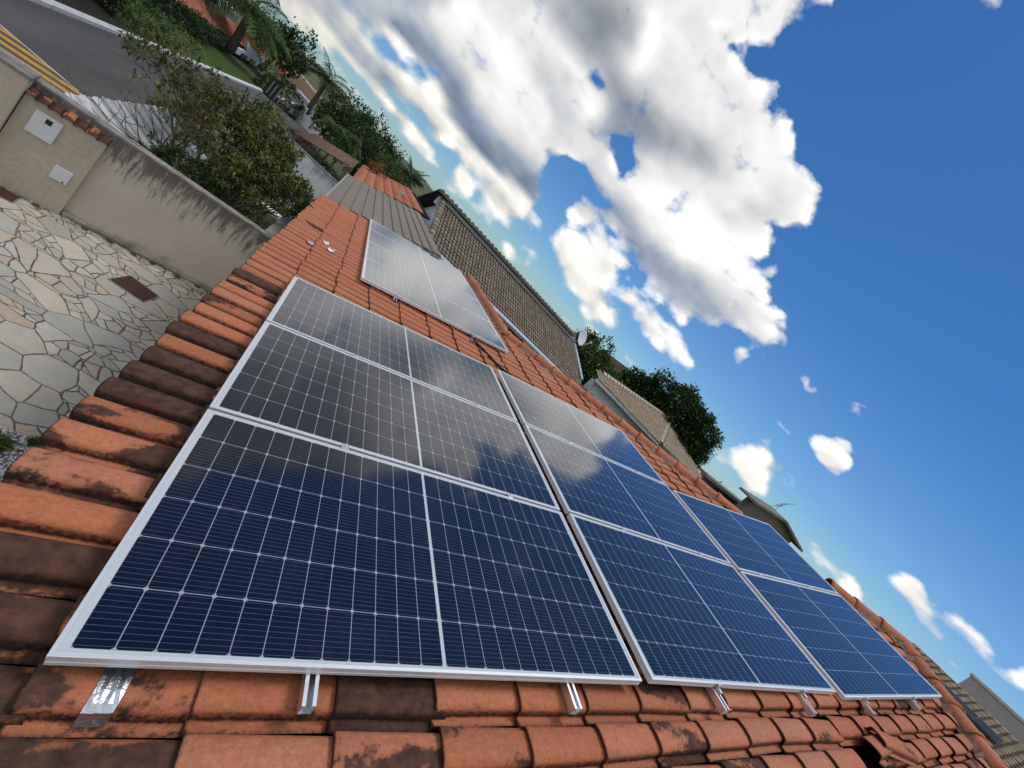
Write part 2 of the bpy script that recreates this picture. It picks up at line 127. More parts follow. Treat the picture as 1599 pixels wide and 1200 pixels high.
  [242,242,242,242,242,242,242,242,242,242,242,242,242,242,242,242,242,242,242,242,242,242,242,242,242,242,242,242,242,242,242,242,242,242,242,242,242,242,242,242,242,255,255,255,255,255,255,255,255,255,255,255,255,255,255,255,255,255,255,255,255,255,255,255,255,255,255,255,255,255,255,254,248,232,206,200,204,221,249,254,254,255,255,253,221,194,222,249,213,164,115,74,70,71,64,51,19,1,0,0,0,0,0,0,0,0,0,0,0,0,0,0,0,0,0,0,0,0,0,0,0,0,0,0,0,0,0,0,0,0,0,0,0,0,0,0,0,0,0,0,0,0,0,0,0,0,0,0,0,0,0,0,0,0,0,0,0,0,0,0,0,0,0,0,0,0,0,0,0,0],
  [242,242,242,242,242,242,242,242,242,242,242,242,242,242,242,242,242,242,242,242,242,242,242,242,242,242,242,242,242,242,242,242,242,242,242,242,242,242,242,242,242,242,254,255,255,255,255,255,255,255,255,255,255,255,255,255,255,255,255,255,255,255,255,255,255,255,255,255,255,255,252,212,212,212,212,87,89,118,159,170,179,228,255,230,171,126,169,199,151,92,38,3,0,0,0,0,0,0,0,0,0,0,0,0,0,0,0,0,0,0,0,0,0,0,0,0,0,0,0,0,0,0,0,0,0,0,0,0,0,0,0,0,0,0,0,0,0,0,0,0,0,0,0,0,0,0,0,0,0,0,0,0,0,0,0,0,0,0,0,0,0,0,0,0,0,0,0,0,0,0],
  [242,242,242,242,242,242,242,242,242,242,242,242,242,242,242,242,242,242,242,242,242,242,242,242,242,242,242,242,242,242,242,242,242,242,242,242,242,242,242,242,242,242,242,242,255,255,255,255,255,255,255,255,255,255,255,255,255,255,255,255,255,255,255,255,255,255,255,255,255,255,255,254,242,242,242,175,147,98,54,42,79,123,161,152,115,63,60,67,67,30,1,0,0,0,0,0,0,0,0,0,0,0,0,0,0,0,0,0,0,0,0,0,0,0,0,0,0,0,0,0,0,0,0,0,0,0,0,0,0,0,0,0,0,0,0,0,0,0,0,0,0,0,0,0,0,0,0,0,0,0,0,0,0,0,0,0,0,0,0,0,0,0,0,0,0,0,0,0,0,0],
  [242,242,242,242,242,242,242,242,242,242,242,242,242,242,242,242,242,242,242,242,242,242,242,242,242,242,242,242,242,242,242,242,242,242,242,242,242,242,242,242,242,242,242,242,242,242,242,242,242,242,242,242,242,242,242,242,242,242,242,242,242,242,242,249,254,255,255,255,255,255,255,255,255,255,255,255,253,210,148,84,20,3,17,13,2,0,0,0,0,0,0,0,0,0,0,0,0,0,0,0,0,0,0,0,0,0,0,0,0,0,0,0,0,0,0,0,0,0,0,0,0,0,0,0,0,0,0,0,0,0,0,0,0,0,0,0,0,0,0,0,0,0,0,0,0,0,0,0,0,0,0,0,0,0,0,0,0,0,0,0,0,0,0,0,0,0,0,0,0,0],
  [242,242,242,242,242,242,242,242,242,242,242,242,242,242,242,242,242,242,242,242,242,242,242,242,242,242,242,242,242,242,242,242,242,242,242,242,242,242,242,242,242,242,242,242,242,242,242,242,242,242,242,242,242,242,242,242,242,242,242,242,242,242,242,242,242,242,242,242,242,242,229,255,255,255,255,255,253,207,138,70,10,0,0,3,20,45,71,94,95,43,2,0,0,0,0,0,0,0,0,0,0,0,0,0,0,0,0,0,0,0,0,0,0,0,0,0,0,0,0,0,0,0,0,0,0,0,0,0,0,0,0,0,0,0,0,0,0,0,0,0,0,0,0,0,0,0,0,0,0,0,0,0,0,0,0,0,0,0,0,0,0,0,0,0,0,0,0,0,0,0],
  [242,242,242,242,242,242,242,242,242,242,242,242,242,242,242,242,242,242,242,242,242,242,242,242,242,242,242,242,242,242,242,242,242,242,242,242,242,242,242,242,242,242,242,242,242,242,242,242,242,242,242,242,242,242,242,242,242,242,242,242,242,242,242,242,242,238,219,200,169,139,113,188,249,217,148,223,179,132,83,34,3,0,0,5,31,42,46,31,4,0,0,0,0,0,0,0,0,0,0,0,0,0,0,0,0,0,0,0,0,0,0,0,0,0,0,0,0,0,0,0,0,0,0,0,0,0,0,0,0,0,0,0,0,0,0,0,0,0,0,0,0,0,0,0,0,0,0,0,0,0,0,0,0,0,0,0,0,0,0,0,0,0,0,0,0,0,0,0,0,0],
  [242,242,242,242,242,242,242,242,242,242,242,242,242,242,242,242,242,242,242,242,242,242,242,242,242,242,242,242,242,242,242,242,242,242,242,242,242,242,242,242,242,242,242,242,242,242,242,242,242,242,242,242,242,242,242,242,242,233,224,214,205,190,172,153,135,116,98,79,48,0,12,43,47,17,0,79,36,44,115,191,148,114,91,42,1,0,0,0,0,0,0,0,0,0,0,0,0,0,0,0,0,0,0,0,0,0,0,0,0,0,0,0,0,0,0,0,0,0,0,0,0,0,0,0,0,0,0,0,0,0,0,0,0,0,0,0,0,0,0,0,0,0,0,0,0,0,0,0,0,0,0,0,0,0,0,0,0,0,0,0,0,0,0,0,0,0,0,0,0,0],
  [121,121,121,121,121,121,121,121,121,121,121,121,121,121,121,121,121,121,121,121,121,121,121,121,121,121,121,121,121,121,121,121,121,121,121,121,121,121,121,121,121,121,121,121,121,121,121,121,121,121,121,121,117,108,99,90,80,71,62,53,44,0,0,0,0,0,0,0,0,0,0,0,0,0,0,0,0,0,0,1,20,60,60,14,0,0,0,0,0,0,0,0,0,0,0,0,0,0,0,0,0,0,0,0,0,0,0,0,0,0,0,0,0,0,0,0,0,0,0,0,0,0,0,0,0,0,0,0,0,0,0,0,0,0,0,0,0,0,0,0,0,0,0,0,0,0,0,0,0,0,0,0,0,0,0,0,0,0,0,0,0,0,0,0,0,0,0,0,0,0],
  [0,0,0,0,0,0,0,0,0,0,0,0,0,0,0,0,0,0,0,0,0,0,0,0,0,0,0,0,0,0,0,0,0,0,0,0,0,0,0,0,0,0,0,0,0,0,0,0,0,0,0,0,0,0,0,0,0,0,0,0,0,0,0,0,0,0,0,0,0,0,0,0,0,0,0,0,0,0,0,0,0,0,0,0,0,0,0,0,0,0,0,0,0,0,0,0,0,0,0,0,0,0,0,0,0,0,0,0,0,0,0,0,0,0,0,0,0,0,0,0,0,0,0,0,0,0,0,0,0,0,0,0,0,0,0,0,0,0,0,0,0,0,0,0,0,0,0,0,0,0,0,0,0,0,0,0,0,0,0,0,0,0,0,0,0,0,0,0,0,0],
  [0,0,0,0,0,0,0,0,0,0,0,0,0,0,0,0,0,0,0,0,0,0,0,0,0,0,0,0,0,0,0,0,0,0,0,0,0,0,0,0,0,0,0,0,0,0,0,0,0,0,0,0,0,0,0,0,0,0,0,0,0,0,0,0,0,0,0,0,0,0,0,0,0,0,0,0,0,0,0,0,0,0,0,0,0,0,0,0,1,41,97,153,173,173,171,121,61,9,0,0,0,0,0,0,0,0,0,0,0,0,0,0,0,0,0,0,0,0,0,0,0,0,0,0,0,0,0,0,0,0,0,0,0,0,0,0,0,0,0,0,0,0,0,0,0,0,0,0,0,0,0,0,0,0,0,0,0,0,0,0,0,0,0,0,0,0,0,0,0,0],
  [0,0,0,0,0,0,0,0,0,0,0,0,0,0,0,0,0,0,0,0,0,0,0,0,0,0,0,0,0,0,0,0,0,0,0,0,0,0,0,0,0,0,0,0,0,0,0,0,0,0,0,0,0,0,0,0,0,0,0,0,0,0,0,0,0,0,0,0,0,0,0,0,0,0,0,0,0,0,0,0,0,0,0,0,0,0,0,0,0,0,0,0,0,0,1,0,0,0,0,0,0,0,0,0,0,0,0,0,0,0,0,0,0,0,0,0,0,0,0,0,0,0,0,0,0,0,0,0,0,0,0,0,0,0,0,0,0,0,0,0,0,0,0,0,0,0,0,0,0,0,0,0,0,0,0,0,0,0,0,0,0,0,0,0,0,0,0,0,0,0],
  [0,0,0,0,0,0,0,0,0,0,0,0,0,0,0,0,0,0,0,0,0,0,0,0,0,0,0,0,0,0,0,0,0,0,0,0,0,0,0,0,0,0,0,0,0,0,0,0,0,0,0,0,0,0,0,0,0,0,0,0,0,0,0,0,0,0,0,0,0,0,0,0,0,0,0,0,0,0,0,0,0,0,0,0,0,0,0,0,0,0,0,0,0,0,0,0,0,0,0,0,0,0,0,0,0,0,0,0,0,0,0,0,0,0,0,0,0,0,0,0,0,0,0,0,0,0,0,0,0,0,0,0,0,0,0,0,0,0,0,0,0,0,0,0,0,0,0,0,0,0,0,0,0,0,0,0,0,0,0,0,0,0,0,0,0,0,0,0,0,0],
  [0,0,0,0,0,0,0,0,0,0,0,0,0,0,0,0,0,0,0,0,0,0,0,0,0,0,0,0,0,0,0,0,0,0,0,0,0,0,0,0,0,0,0,0,0,0,0,0,0,0,0,0,0,0,0,0,0,0,0,0,0,0,0,0,0,0,0,0,0,0,0,0,0,0,0,0,0,0,0,0,0,0,0,0,0,0,0,0,0,0,0,0,0,0,0,0,0,0,0,0,0,0,0,0,0,0,0,0,0,0,0,0,0,0,0,0,0,0,0,0,0,0,0,0,0,0,0,0,0,0,0,0,0,0,0,0,0,0,0,0,0,0,0,0,0,0,0,0,0,0,0,0,0,0,0,0,0,0,0,0,0,0,0,0,0,0,0,0,0,0],
  [0,0,0,0,0,0,0,0,0,0,0,0,0,0,0,0,0,0,0,0,0,0,0,0,0,0,0,0,0,0,0,0,0,0,0,0,0,0,0,0,0,0,0,0,0,0,0,0,0,0,0,0,0,0,0,0,0,0,0,0,0,0,0,0,0,0,0,0,0,0,0,0,0,0,0,0,0,0,0,0,0,0,0,0,0,0,0,0,0,0,0,0,0,0,0,0,0,0,0,0,0,0,0,0,0,0,0,0,0,0,0,0,0,0,0,0,0,0,0,0,0,0,0,0,0,0,0,0,0,0,0,0,0,0,0,0,0,0,0,0,0,0,0,0,0,0,0,0,0,0,0,0,0,0,0,0,0,0,0,0,0,0,0,0,0,0,0,0,0,0],
  [0,0,0,0,0,0,0,0,0,0,0,0,0,0,0,0,0,0,0,0,0,0,0,0,0,0,0,0,0,0,0,0,0,0,0,0,0,0,0,0,0,0,0,0,0,0,0,0,0,0,0,0,0,0,0,0,0,0,0,0,0,0,0,0,0,0,0,0,0,0,0,0,0,0,0,0,0,0,0,0,0,0,0,0,0,0,0,0,0,0,0,0,0,0,0,0,0,0,0,0,0,0,0,0,0,0,0,0,0,0,0,0,0,0,0,0,0,0,0,0,0,0,0,0,0,0,0,0,0,0,0,0,0,0,0,0,0,0,0,0,0,0,0,0,0,0,0,0,0,0,0,0,0,0,0,0,0,0,0,0,0,0,0,0,0,0,0,0,0,0]]
BRIGHT = [[215,215,215,215,215,215,215,215,215,215,215,215,215,215,195,185,185,185,185,185,185,185,185,185,185,185,185,185,185,185,185,185,185,198,215,215,215,215,216,217,220,221,223,223,223,217,215,215,216,218,221,221,221,218,215,215,215,215,215,215,215,215,215,215,215,215,215,215,215,215,215,215,215,215,217,215,215,215,215,215,215,215,215,216,224,225,224,226,229,229,216,215,215,215,215,215,215,215,215,215,215,215,215,215,215,215,215,215,215,215,215,215,215,215,215,215,215,215,215,215,215,215,215,215,215,215,215,215,215,215,215,215,215,215,215,215,215,215,215,215,215,215,215,215,215,215,215,215,215,215,215,215,215,215,215,215,215,215,215,215,215,215,215,215,215,215,215,215,215,215],
  [215,215,215,215,215,215,215,215,215,215,215,215,215,215,215,185,185,185,185,185,185,185,185,185,185,185,185,185,185,185,185,185,185,185,189,210,223,231,232,232,232,232,232,232,232,232,229,227,222,222,222,222,222,221,216,216,221,220,217,220,226,230,227,223,216,215,216,225,226,218,215,224,234,235,237,220,217,216,215,215,215,215,215,228,238,238,238,238,238,238,223,216,218,220,215,215,215,215,215,215,215,215,215,215,215,215,215,215,215,215,215,215,215,215,215,215,215,215,215,215,215,216,215,215,215,215,215,215,215,215,215,215,215,215,215,215,215,215,215,215,215,215,215,215,215,215,215,215,215,215,215,215,215,215,215,215,215,215,215,215,215,215,215,215,215,215,215,215,215,215],
  [215,215,215,215,215,215,215,215,215,215,215,215,215,215,215,185,185,185,185,185,185,185,185,185,185,185,185,185,185,185,185,185,185,185,185,185,208,229,223,218,238,239,239,239,240,240,239,227,209,203,198,193,219,225,225,229,232,232,233,235,236,236,236,236,232,232,234,238,238,233,231,243,244,244,241,236,235,232,223,215,215,215,215,226,238,238,238,238,238,238,225,223,225,225,219,215,215,216,224,222,215,215,215,215,215,215,215,215,215,215,215,215,215,215,216,218,217,215,215,226,233,235,224,215,215,215,215,215,215,215,215,216,215,220,216,215,215,215,215,215,215,215,215,215,215,215,215,215,215,215,215,215,215,215,215,215,215,215,215,215,215,215,215,215,215,215,215,215,215,215],
  [215,215,215,215,215,215,215,215,215,215,215,215,215,215,215,185,185,185,185,185,185,185,185,185,185,185,185,185,185,185,185,185,185,185,185,185,185,203,226,223,219,208,199,195,188,191,190,188,192,197,198,198,218,225,225,230,232,232,235,235,235,235,235,235,239,240,239,238,238,239,244,244,244,242,238,238,238,238,237,218,215,215,215,215,228,235,236,236,234,233,226,225,225,225,219,215,224,234,242,241,229,215,215,215,215,215,215,215,215,215,215,215,217,221,224,225,225,221,225,238,238,238,227,215,215,215,215,216,219,221,225,239,237,246,244,235,215,215,215,215,215,215,215,215,215,215,215,215,215,215,215,215,215,215,215,215,215,215,215,215,215,215,215,215,215,215,215,215,215,215],
  [215,215,215,215,215,215,215,215,215,215,215,215,215,215,215,194,185,185,185,185,185,185,185,185,185,185,185,185,185,185,185,185,185,185,185,185,185,189,206,210,222,226,226,226,218,222,221,215,212,226,232,220,224,225,235,235,232,232,233,235,235,235,235,235,239,240,240,238,235,236,234,241,243,240,238,238,238,238,232,216,214,215,217,219,219,223,226,226,225,225,225,225,225,223,220,228,242,242,242,242,233,215,215,215,215,215,215,215,215,215,215,217,225,225,225,225,225,225,222,230,238,236,231,215,215,215,215,228,230,230,239,240,241,246,246,245,215,215,215,215,215,215,215,215,215,215,215,215,215,215,215,215,215,215,215,215,215,215,215,215,215,215,215,215,215,215,215,215,215,215],
  [215,215,215,215,215,215,215,215,215,215,215,215,215,215,215,215,185,185,185,185,185,185,185,185,185,185,185,185,185,185,185,185,185,185,185,185,185,185,173,176,183,184,182,184,181,182,179,171,176,176,177,181,225,226,213,228,233,230,227,234,235,235,235,235,236,234,236,222,226,228,214,214,234,240,240,239,238,237,221,217,220,224,226,226,225,225,225,225,225,225,226,229,234,230,235,242,242,242,242,236,219,216,217,215,215,215,215,215,215,215,215,220,225,225,225,224,222,223,228,234,240,243,239,215,215,215,215,226,230,230,240,239,246,246,246,222,215,215,215,215,215,216,222,223,215,215,215,215,215,215,215,215,215,215,215,215,215,215,215,215,215,215,215,215,215,215,215,215,215,215],
  [215,215,215,215,215,215,215,215,215,215,215,215,215,215,215,215,185,185,185,185,185,185,185,185,185,185,185,185,185,185,185,185,185,185,185,185,185,185,185,173,178,182,180,173,167,165,164,163,164,164,164,164,164,165,167,175,217,225,225,228,235,235,235,233,221,206,207,214,231,229,213,217,224,235,239,230,222,217,211,207,203,200,206,224,225,225,225,224,228,236,240,243,243,243,242,242,242,238,227,215,220,231,231,219,215,215,215,215,215,215,215,215,219,223,236,241,244,246,246,247,247,244,220,215,215,215,215,215,222,225,227,216,242,239,215,215,215,215,218,221,229,236,236,236,215,215,215,215,215,215,215,215,215,215,215,215,215,215,215,215,215,215,215,215,215,215,215,215,215,215],
  [215,215,215,215,215,215,215,215,215,215,215,215,215,215,215,215,190,185,185,185,185,185,185,185,185,185,185,185,185,185,185,185,185,185,185,185,185,185,185,185,185,185,185,186,216,217,215,218,218,217,216,214,211,209,207,212,222,233,237,240,240,234,233,225,219,214,211,212,217,215,215,225,225,225,234,220,201,200,204,208,213,218,220,224,226,230,230,231,239,242,242,241,240,237,222,225,223,217,220,222,231,232,232,223,215,215,215,215,215,215,215,215,215,215,235,247,247,247,247,240,235,224,228,232,227,215,215,215,215,215,215,215,215,215,224,230,233,230,226,226,229,230,221,215,216,215,215,215,215,215,215,215,215,215,215,215,215,215,215,215,215,215,215,215,215,215,215,215,215,215],
  [215,215,215,215,215,215,215,215,215,215,215,215,215,215,215,215,215,185,185,185,185,185,185,185,185,185,185,185,185,185,185,185,185,185,185,185,185,185,185,185,185,185,185,185,221,232,235,238,240,242,243,244,244,243,230,235,239,232,216,200,206,219,230,238,243,243,241,236,233,229,225,225,225,225,240,235,227,230,234,237,239,240,241,241,242,242,242,242,238,233,230,227,225,221,217,217,218,218,219,219,221,227,228,220,216,215,215,215,215,215,215,215,215,215,229,247,247,247,246,229,230,232,232,232,217,215,215,215,215,215,215,215,215,215,233,228,232,238,240,229,227,224,224,231,236,236,218,215,215,215,215,215,215,215,215,215,215,215,215,215,215,215,215,215,215,215,215,215,215,215],
  [215,215,215,215,215,215,215,215,215,215,215,215,215,215,215,215,215,215,185,185,185,185,185,185,185,185,185,185,185,185,185,185,185,185,185,185,185,185,185,185,185,185,185,185,193,233,238,241,242,244,242,242,244,242,190,151,143,138,136,136,135,135,136,139,148,167,192,215,232,233,226,227,227,226,236,243,242,242,243,243,243,243,243,242,241,241,242,241,230,217,216,217,219,221,224,226,225,225,225,225,225,226,236,244,244,221,215,215,215,215,215,215,215,215,217,236,245,247,247,242,221,229,226,216,215,215,215,215,215,215,215,215,215,215,238,242,242,242,237,237,238,239,240,233,236,236,236,215,215,215,215,215,215,215,215,215,215,215,215,215,215,215,215,215,215,215,215,215,215,215],
  [215,215,215,215,215,215,215,215,215,215,215,215,215,215,215,215,215,215,214,185,185,185,185,185,185,185,185,185,185,185,185,185,185,185,185,185,185,185,185,185,185,185,185,185,185,137,136,140,146,156,160,158,153,146,135,137,141,144,147,150,149,145,142,141,139,138,136,135,137,142,149,167,213,226,226,243,243,245,244,243,243,243,240,234,228,230,237,244,238,233,234,237,239,241,242,243,243,243,243,243,243,243,244,245,245,222,215,215,215,215,215,215,215,215,215,215,216,231,229,215,215,215,215,215,215,215,215,215,215,215,215,215,215,215,216,238,238,218,217,232,224,232,218,215,236,236,222,215,215,215,215,215,215,215,215,215,215,215,215,215,215,215,215,215,215,215,215,215,215,215],
  [215,215,215,215,215,215,215,215,215,215,215,215,215,215,215,215,215,215,215,191,185,185,185,185,185,185,185,185,185,185,185,185,185,186,186,186,185,185,185,185,185,185,185,185,185,177,150,147,145,145,144,143,143,144,148,158,169,175,180,184,184,176,168,163,158,153,149,146,143,141,140,139,148,200,211,239,245,248,248,246,244,241,234,223,219,226,239,245,245,244,244,245,245,245,245,245,245,245,245,245,245,245,245,245,235,215,215,215,215,215,215,215,215,215,215,218,222,221,215,215,217,226,231,234,232,221,215,215,215,215,215,215,215,215,215,215,215,215,215,215,215,215,215,215,215,215,215,215,215,215,215,215,215,215,215,215,215,215,215,215,215,215,215,215,215,215,215,215,215,215],
  [215,215,215,215,215,215,215,215,215,215,215,215,215,215,215,215,215,215,215,215,185,185,185,185,185,185,185,185,185,185,185,185,186,186,186,186,186,186,185,185,185,185,185,185,185,185,190,184,179,177,175,174,175,175,178,188,199,206,210,213,214,208,203,197,191,185,179,174,168,164,160,157,155,175,204,219,239,246,249,249,247,244,241,241,243,241,243,245,245,245,245,245,245,245,245,245,245,245,245,245,245,244,232,218,215,215,215,215,215,215,215,215,215,215,223,228,228,228,215,229,232,228,229,229,229,231,215,215,215,215,215,215,215,215,215,215,215,215,215,215,215,215,215,215,215,215,215,215,215,215,215,215,215,215,215,215,215,215,215,215,215,215,215,215,215,215,215,215,215,215],
  [215,215,215,215,215,215,215,215,215,215,215,215,215,215,215,215,215,215,215,215,215,185,185,185,185,185,185,185,185,185,185,185,186,186,186,186,186,186,186,186,185,185,185,185,185,185,198,214,210,208,206,204,205,206,207,212,220,226,228,229,229,226,223,219,216,212,207,203,198,193,187,177,165,172,205,205,205,225,244,247,249,249,249,249,248,245,243,230,241,238,232,224,218,213,212,214,216,223,224,225,221,213,216,221,224,220,217,217,215,215,215,215,215,215,221,228,223,217,225,240,237,237,238,238,238,239,215,215,215,215,215,215,215,215,215,215,215,215,215,215,215,215,215,215,215,215,215,215,215,215,215,215,215,215,215,215,215,215,215,215,215,215,215,215,215,215,215,215,215,215],
  [215,215,215,215,215,215,215,215,215,215,215,215,215,215,215,215,215,215,215,215,215,212,185,185,185,185,185,185,185,185,185,185,185,186,186,186,187,187,186,186,186,186,185,185,185,185,185,228,226,224,222,222,222,223,224,226,230,232,233,233,233,231,230,228,225,222,219,217,214,211,202,187,169,184,205,205,205,205,219,239,245,248,246,238,227,209,188,168,166,170,173,177,180,183,186,188,191,194,197,200,202,210,225,225,223,222,222,222,219,221,221,215,215,215,215,215,215,215,221,240,240,240,240,240,240,229,215,215,215,215,215,215,215,215,215,215,215,215,215,215,215,215,215,215,215,215,215,215,215,215,215,215,215,215,215,215,215,215,215,215,215,215,215,215,215,215,215,215,215,215],
  [215,215,215,215,215,215,215,215,215,215,215,215,215,215,215,215,215,215,215,215,215,215,191,185,185,185,185,185,185,185,185,185,185,186,186,186,187,187,187,187,186,186,186,186,185,185,185,204,232,232,231,230,229,230,230,231,232,233,234,234,234,234,234,233,230,223,218,217,217,216,211,198,180,174,199,198,196,191,190,188,187,186,178,165,157,153,153,153,153,155,157,160,163,165,166,167,169,171,173,177,186,200,218,223,222,222,222,222,222,222,222,215,215,215,215,215,215,215,215,223,237,240,240,240,238,216,215,215,215,215,215,215,215,215,215,215,215,215,215,215,215,215,215,215,215,215,215,215,215,215,215,215,215,215,215,215,215,215,215,215,215,215,215,215,215,215,215,215,215,215],
  [215,215,215,215,215,215,215,215,215,215,215,215,215,215,215,215,215,215,215,215,215,215,215,185,185,185,185,185,185,185,185,185,185,185,186,186,187,187,187,187,187,187,186,186,186,185,185,185,234,235,235,235,235,235,235,235,235,235,236,236,236,236,236,235,232,223,214,211,212,214,214,209,198,188,181,176,171,167,165,163,162,162,162,164,166,168,170,168,164,161,159,158,159,161,162,163,164,165,166,168,177,192,206,215,220,222,222,222,222,222,216,215,215,215,221,223,229,232,223,215,215,233,227,220,216,215,215,215,215,215,215,215,215,215,215,215,215,215,215,215,215,215,215,215,215,215,215,215,215,215,215,215,215,215,215,215,215,215,215,215,215,215,215,215,215,215,215,215,215,215],
  [215,215,215,215,215,215,215,215,215,215,215,215,215,215,215,215,215,215,215,215,215,215,215,215,194,194,194,193,193,193,193,193,193,193,194,194,195,195,196,196,196,196,195,195,195,194,194,194,213,231,232,233,234,234,234,235,235,235,235,235,234,233,232,232,228,217,204,197,199,209,214,215,212,208,204,200,195,190,185,180,178,177,180,184,189,195,199,198,193,187,181,175,171,168,167,167,167,169,172,177,186,194,201,208,214,219,222,222,223,220,215,215,215,225,232,232,232,229,216,225,228,228,228,228,228,215,215,215,215,215,215,215,215,215,215,215,215,215,215,215,215,215,215,215,215,215,215,215,215,215,215,215,215,215,215,215,215,215,215,215,215,215,215,215,215,215,215,215,215,215],
  [215,215,215,215,215,215,215,215,215,215,215,215,215,215,215,215,215,215,215,215,215,215,215,215,219,201,201,201,201,200,200,200,200,200,200,201,201,202,202,203,203,203,203,202,202,202,201,201,201,223,223,224,226,227,229,227,226,225,222,219,215,212,209,206,200,198,199,201,204,208,213,215,216,216,216,217,217,218,217,214,210,207,208,211,216,223,228,227,225,221,216,211,205,200,196,193,189,187,187,189,195,198,200,204,210,218,226,230,227,219,215,215,215,223,232,231,221,215,220,228,228,228,228,228,223,215,215,215,215,215,215,215,215,215,215,215,215,215,215,215,215,215,215,215,215,215,215,215,215,215,215,215,215,215,215,215,215,215,215,215,215,215,215,215,215,215,215,215,215,215],
  [215,215,215,215,215,215,215,215,215,215,215,215,215,215,215,215,215,215,215,215,215,215,215,215,215,216,207,207,207,207,206,206,206,206,206,206,207,207,207,208,208,208,208,208,208,208,207,207,207,213,218,217,216,218,216,208,208,208,208,207,206,204,202,202,203,205,207,209,208,205,205,207,209,213,216,220,226,232,237,238,237,235,234,234,236,239,243,243,243,241,240,238,235,233,231,228,223,218,212,209,209,210,211,214,218,224,229,228,225,216,215,215,215,215,218,215,215,215,215,223,228,228,224,218,215,215,215,215,215,215,215,215,215,215,215,215,215,215,215,215,215,215,215,215,215,215,215,215,215,215,215,215,215,215,215,215,215,215,215,215,215,215,215,215,215,215,215,215,215,215],
  [215,215,215,215,215,215,215,215,215,215,215,215,215,215,215,215,215,215,215,215,215,215,215,215,215,215,213,211,211,211,211,211,211,211,211,211,211,211,211,212,212,212,212,212,212,212,212,212,212,212,215,214,212,214,217,216,216,218,219,218,216,212,207,206,210,215,220,224,218,202,190,189,194,200,207,214,222,229,236,240,242,244,245,245,245,245,245,245,245,245,245,244,244,244,243,244,243,240,235,231,228,226,226,228,229,230,229,223,217,215,215,215,215,215,215,215,215,215,215,215,216,215,215,215,215,215,215,215,215,215,215,215,215,215,215,215,215,215,215,215,215,215,215,215,215,215,215,215,215,215,215,215,215,215,215,215,215,215,215,215,215,215,215,215,215,215,215,215,215,215],
  [215,215,215,215,215,215,215,215,215,215,215,215,215,215,215,215,215,215,215,215,215,215,215,215,215,215,215,215,215,215,215,215,215,215,215,215,215,215,215,215,215,215,215,215,215,215,215,215,215,215,215,214,211,212,220,223,224,225,226,226,224,215,200,200,215,232,241,243,236,205,176,168,172,182,192,202,211,220,226,231,235,239,242,245,246,247,247,247,246,246,246,246,246,245,244,245,246,247,246,243,239,234,231,230,229,227,226,216,215,215,215,215,215,215,215,215,215,215,215,215,215,215,215,215,215,215,215,215,215,215,215,215,215,215,215,215,215,215,215,215,215,215,215,215,215,215,215,215,215,215,215,215,215,215,215,215,215,215,215,215,215,215,215,215,215,215,215,215,215,215],
  [215,215,215,215,215,215,215,215,215,215,215,215,215,215,215,215,215,215,215,215,215,215,215,215,215,215,215,215,211,211,211,211,211,211,211,211,211,211,211,211,211,211,211,211,211,211,211,211,211,211,211,210,206,204,211,218,221,225,228,232,233,233,230,228,230,230,227,220,212,189,164,153,155,164,175,188,199,209,216,222,226,230,233,237,240,242,243,244,244,245,246,246,246,247,246,245,245,246,247,248,246,241,235,228,224,219,216,215,215,215,215,215,215,215,215,215,215,215,215,215,215,215,215,215,215,215,215,215,215,215,215,215,215,215,215,215,215,215,215,215,215,215,215,215,215,215,215,215,215,215,215,215,215,215,215,215,215,215,215,215,215,215,215,215,215,215,215,215,215,215],
  [215,215,215,215,215,215,215,215,215,215,215,215,215,215,215,215,215,215,215,215,215,215,215,215,215,215,215,215,208,208,208,208,208,208,208,208,208,208,208,208,208,208,208,208,208,208,208,208,208,208,208,207,203,197,194,193,193,194,197,200,200,197,195,194,194,191,185,177,171,164,155,150,150,155,162,172,183,194,204,212,218,222,226,228,231,232,232,231,231,231,231,233,236,243,246,247,246,245,245,246,246,242,235,222,215,215,215,215,215,215,215,215,215,215,215,215,215,215,215,215,215,215,215,215,215,215,215,215,215,215,215,215,215,215,215,215,215,215,215,215,215,215,215,215,215,215,215,215,215,215,215,215,215,215,215,215,215,215,215,215,215,215,215,215,215,215,215,215,215,215],
  [215,215,215,215,215,215,215,215,215,215,215,215,215,215,215,215,215,215,215,215,215,215,215,215,215,215,215,215,215,200,200,200,200,200,200,200,200,200,200,200,200,200,200,200,200,200,200,200,200,200,200,199,197,191,184,177,171,168,165,163,161,157,156,159,164,168,169,166,162,158,154,152,150,151,153,158,165,173,182,192,201,210,216,221,224,225,225,223,221,218,216,216,221,229,237,243,246,247,246,243,241,234,224,215,215,215,215,215,215,215,215,215,215,215,215,215,215,215,215,215,215,215,215,215,215,215,215,215,215,215,215,215,215,215,215,215,215,215,215,215,215,215,215,215,215,215,215,215,215,215,215,215,215,215,215,215,215,215,215,215,215,215,215,215,215,215,215,215,215,215],
  [215,215,215,215,215,215,215,215,215,215,215,215,215,215,215,215,215,215,215,215,215,215,215,215,215,215,215,215,215,215,191,191,191,191,191,191,191,191,191,191,191,191,191,191,191,191,191,191,191,191,191,191,191,188,181,173,166,160,155,151,147,144,146,152,160,169,176,180,179,175,170,165,160,155,153,153,156,160,165,169,176,185,196,206,214,219,221,222,221,219,216,214,214,217,224,232,239,244,243,237,228,222,215,215,215,215,215,215,215,215,215,215,215,215,215,215,215,215,215,215,215,215,215,215,215,215,215,215,215,215,215,215,215,215,215,215,215,215,215,215,215,215,215,215,215,215,215,215,215,215,215,215,215,215,215,215,215,215,215,215,215,215,215,215,215,215,215,215,215,215],
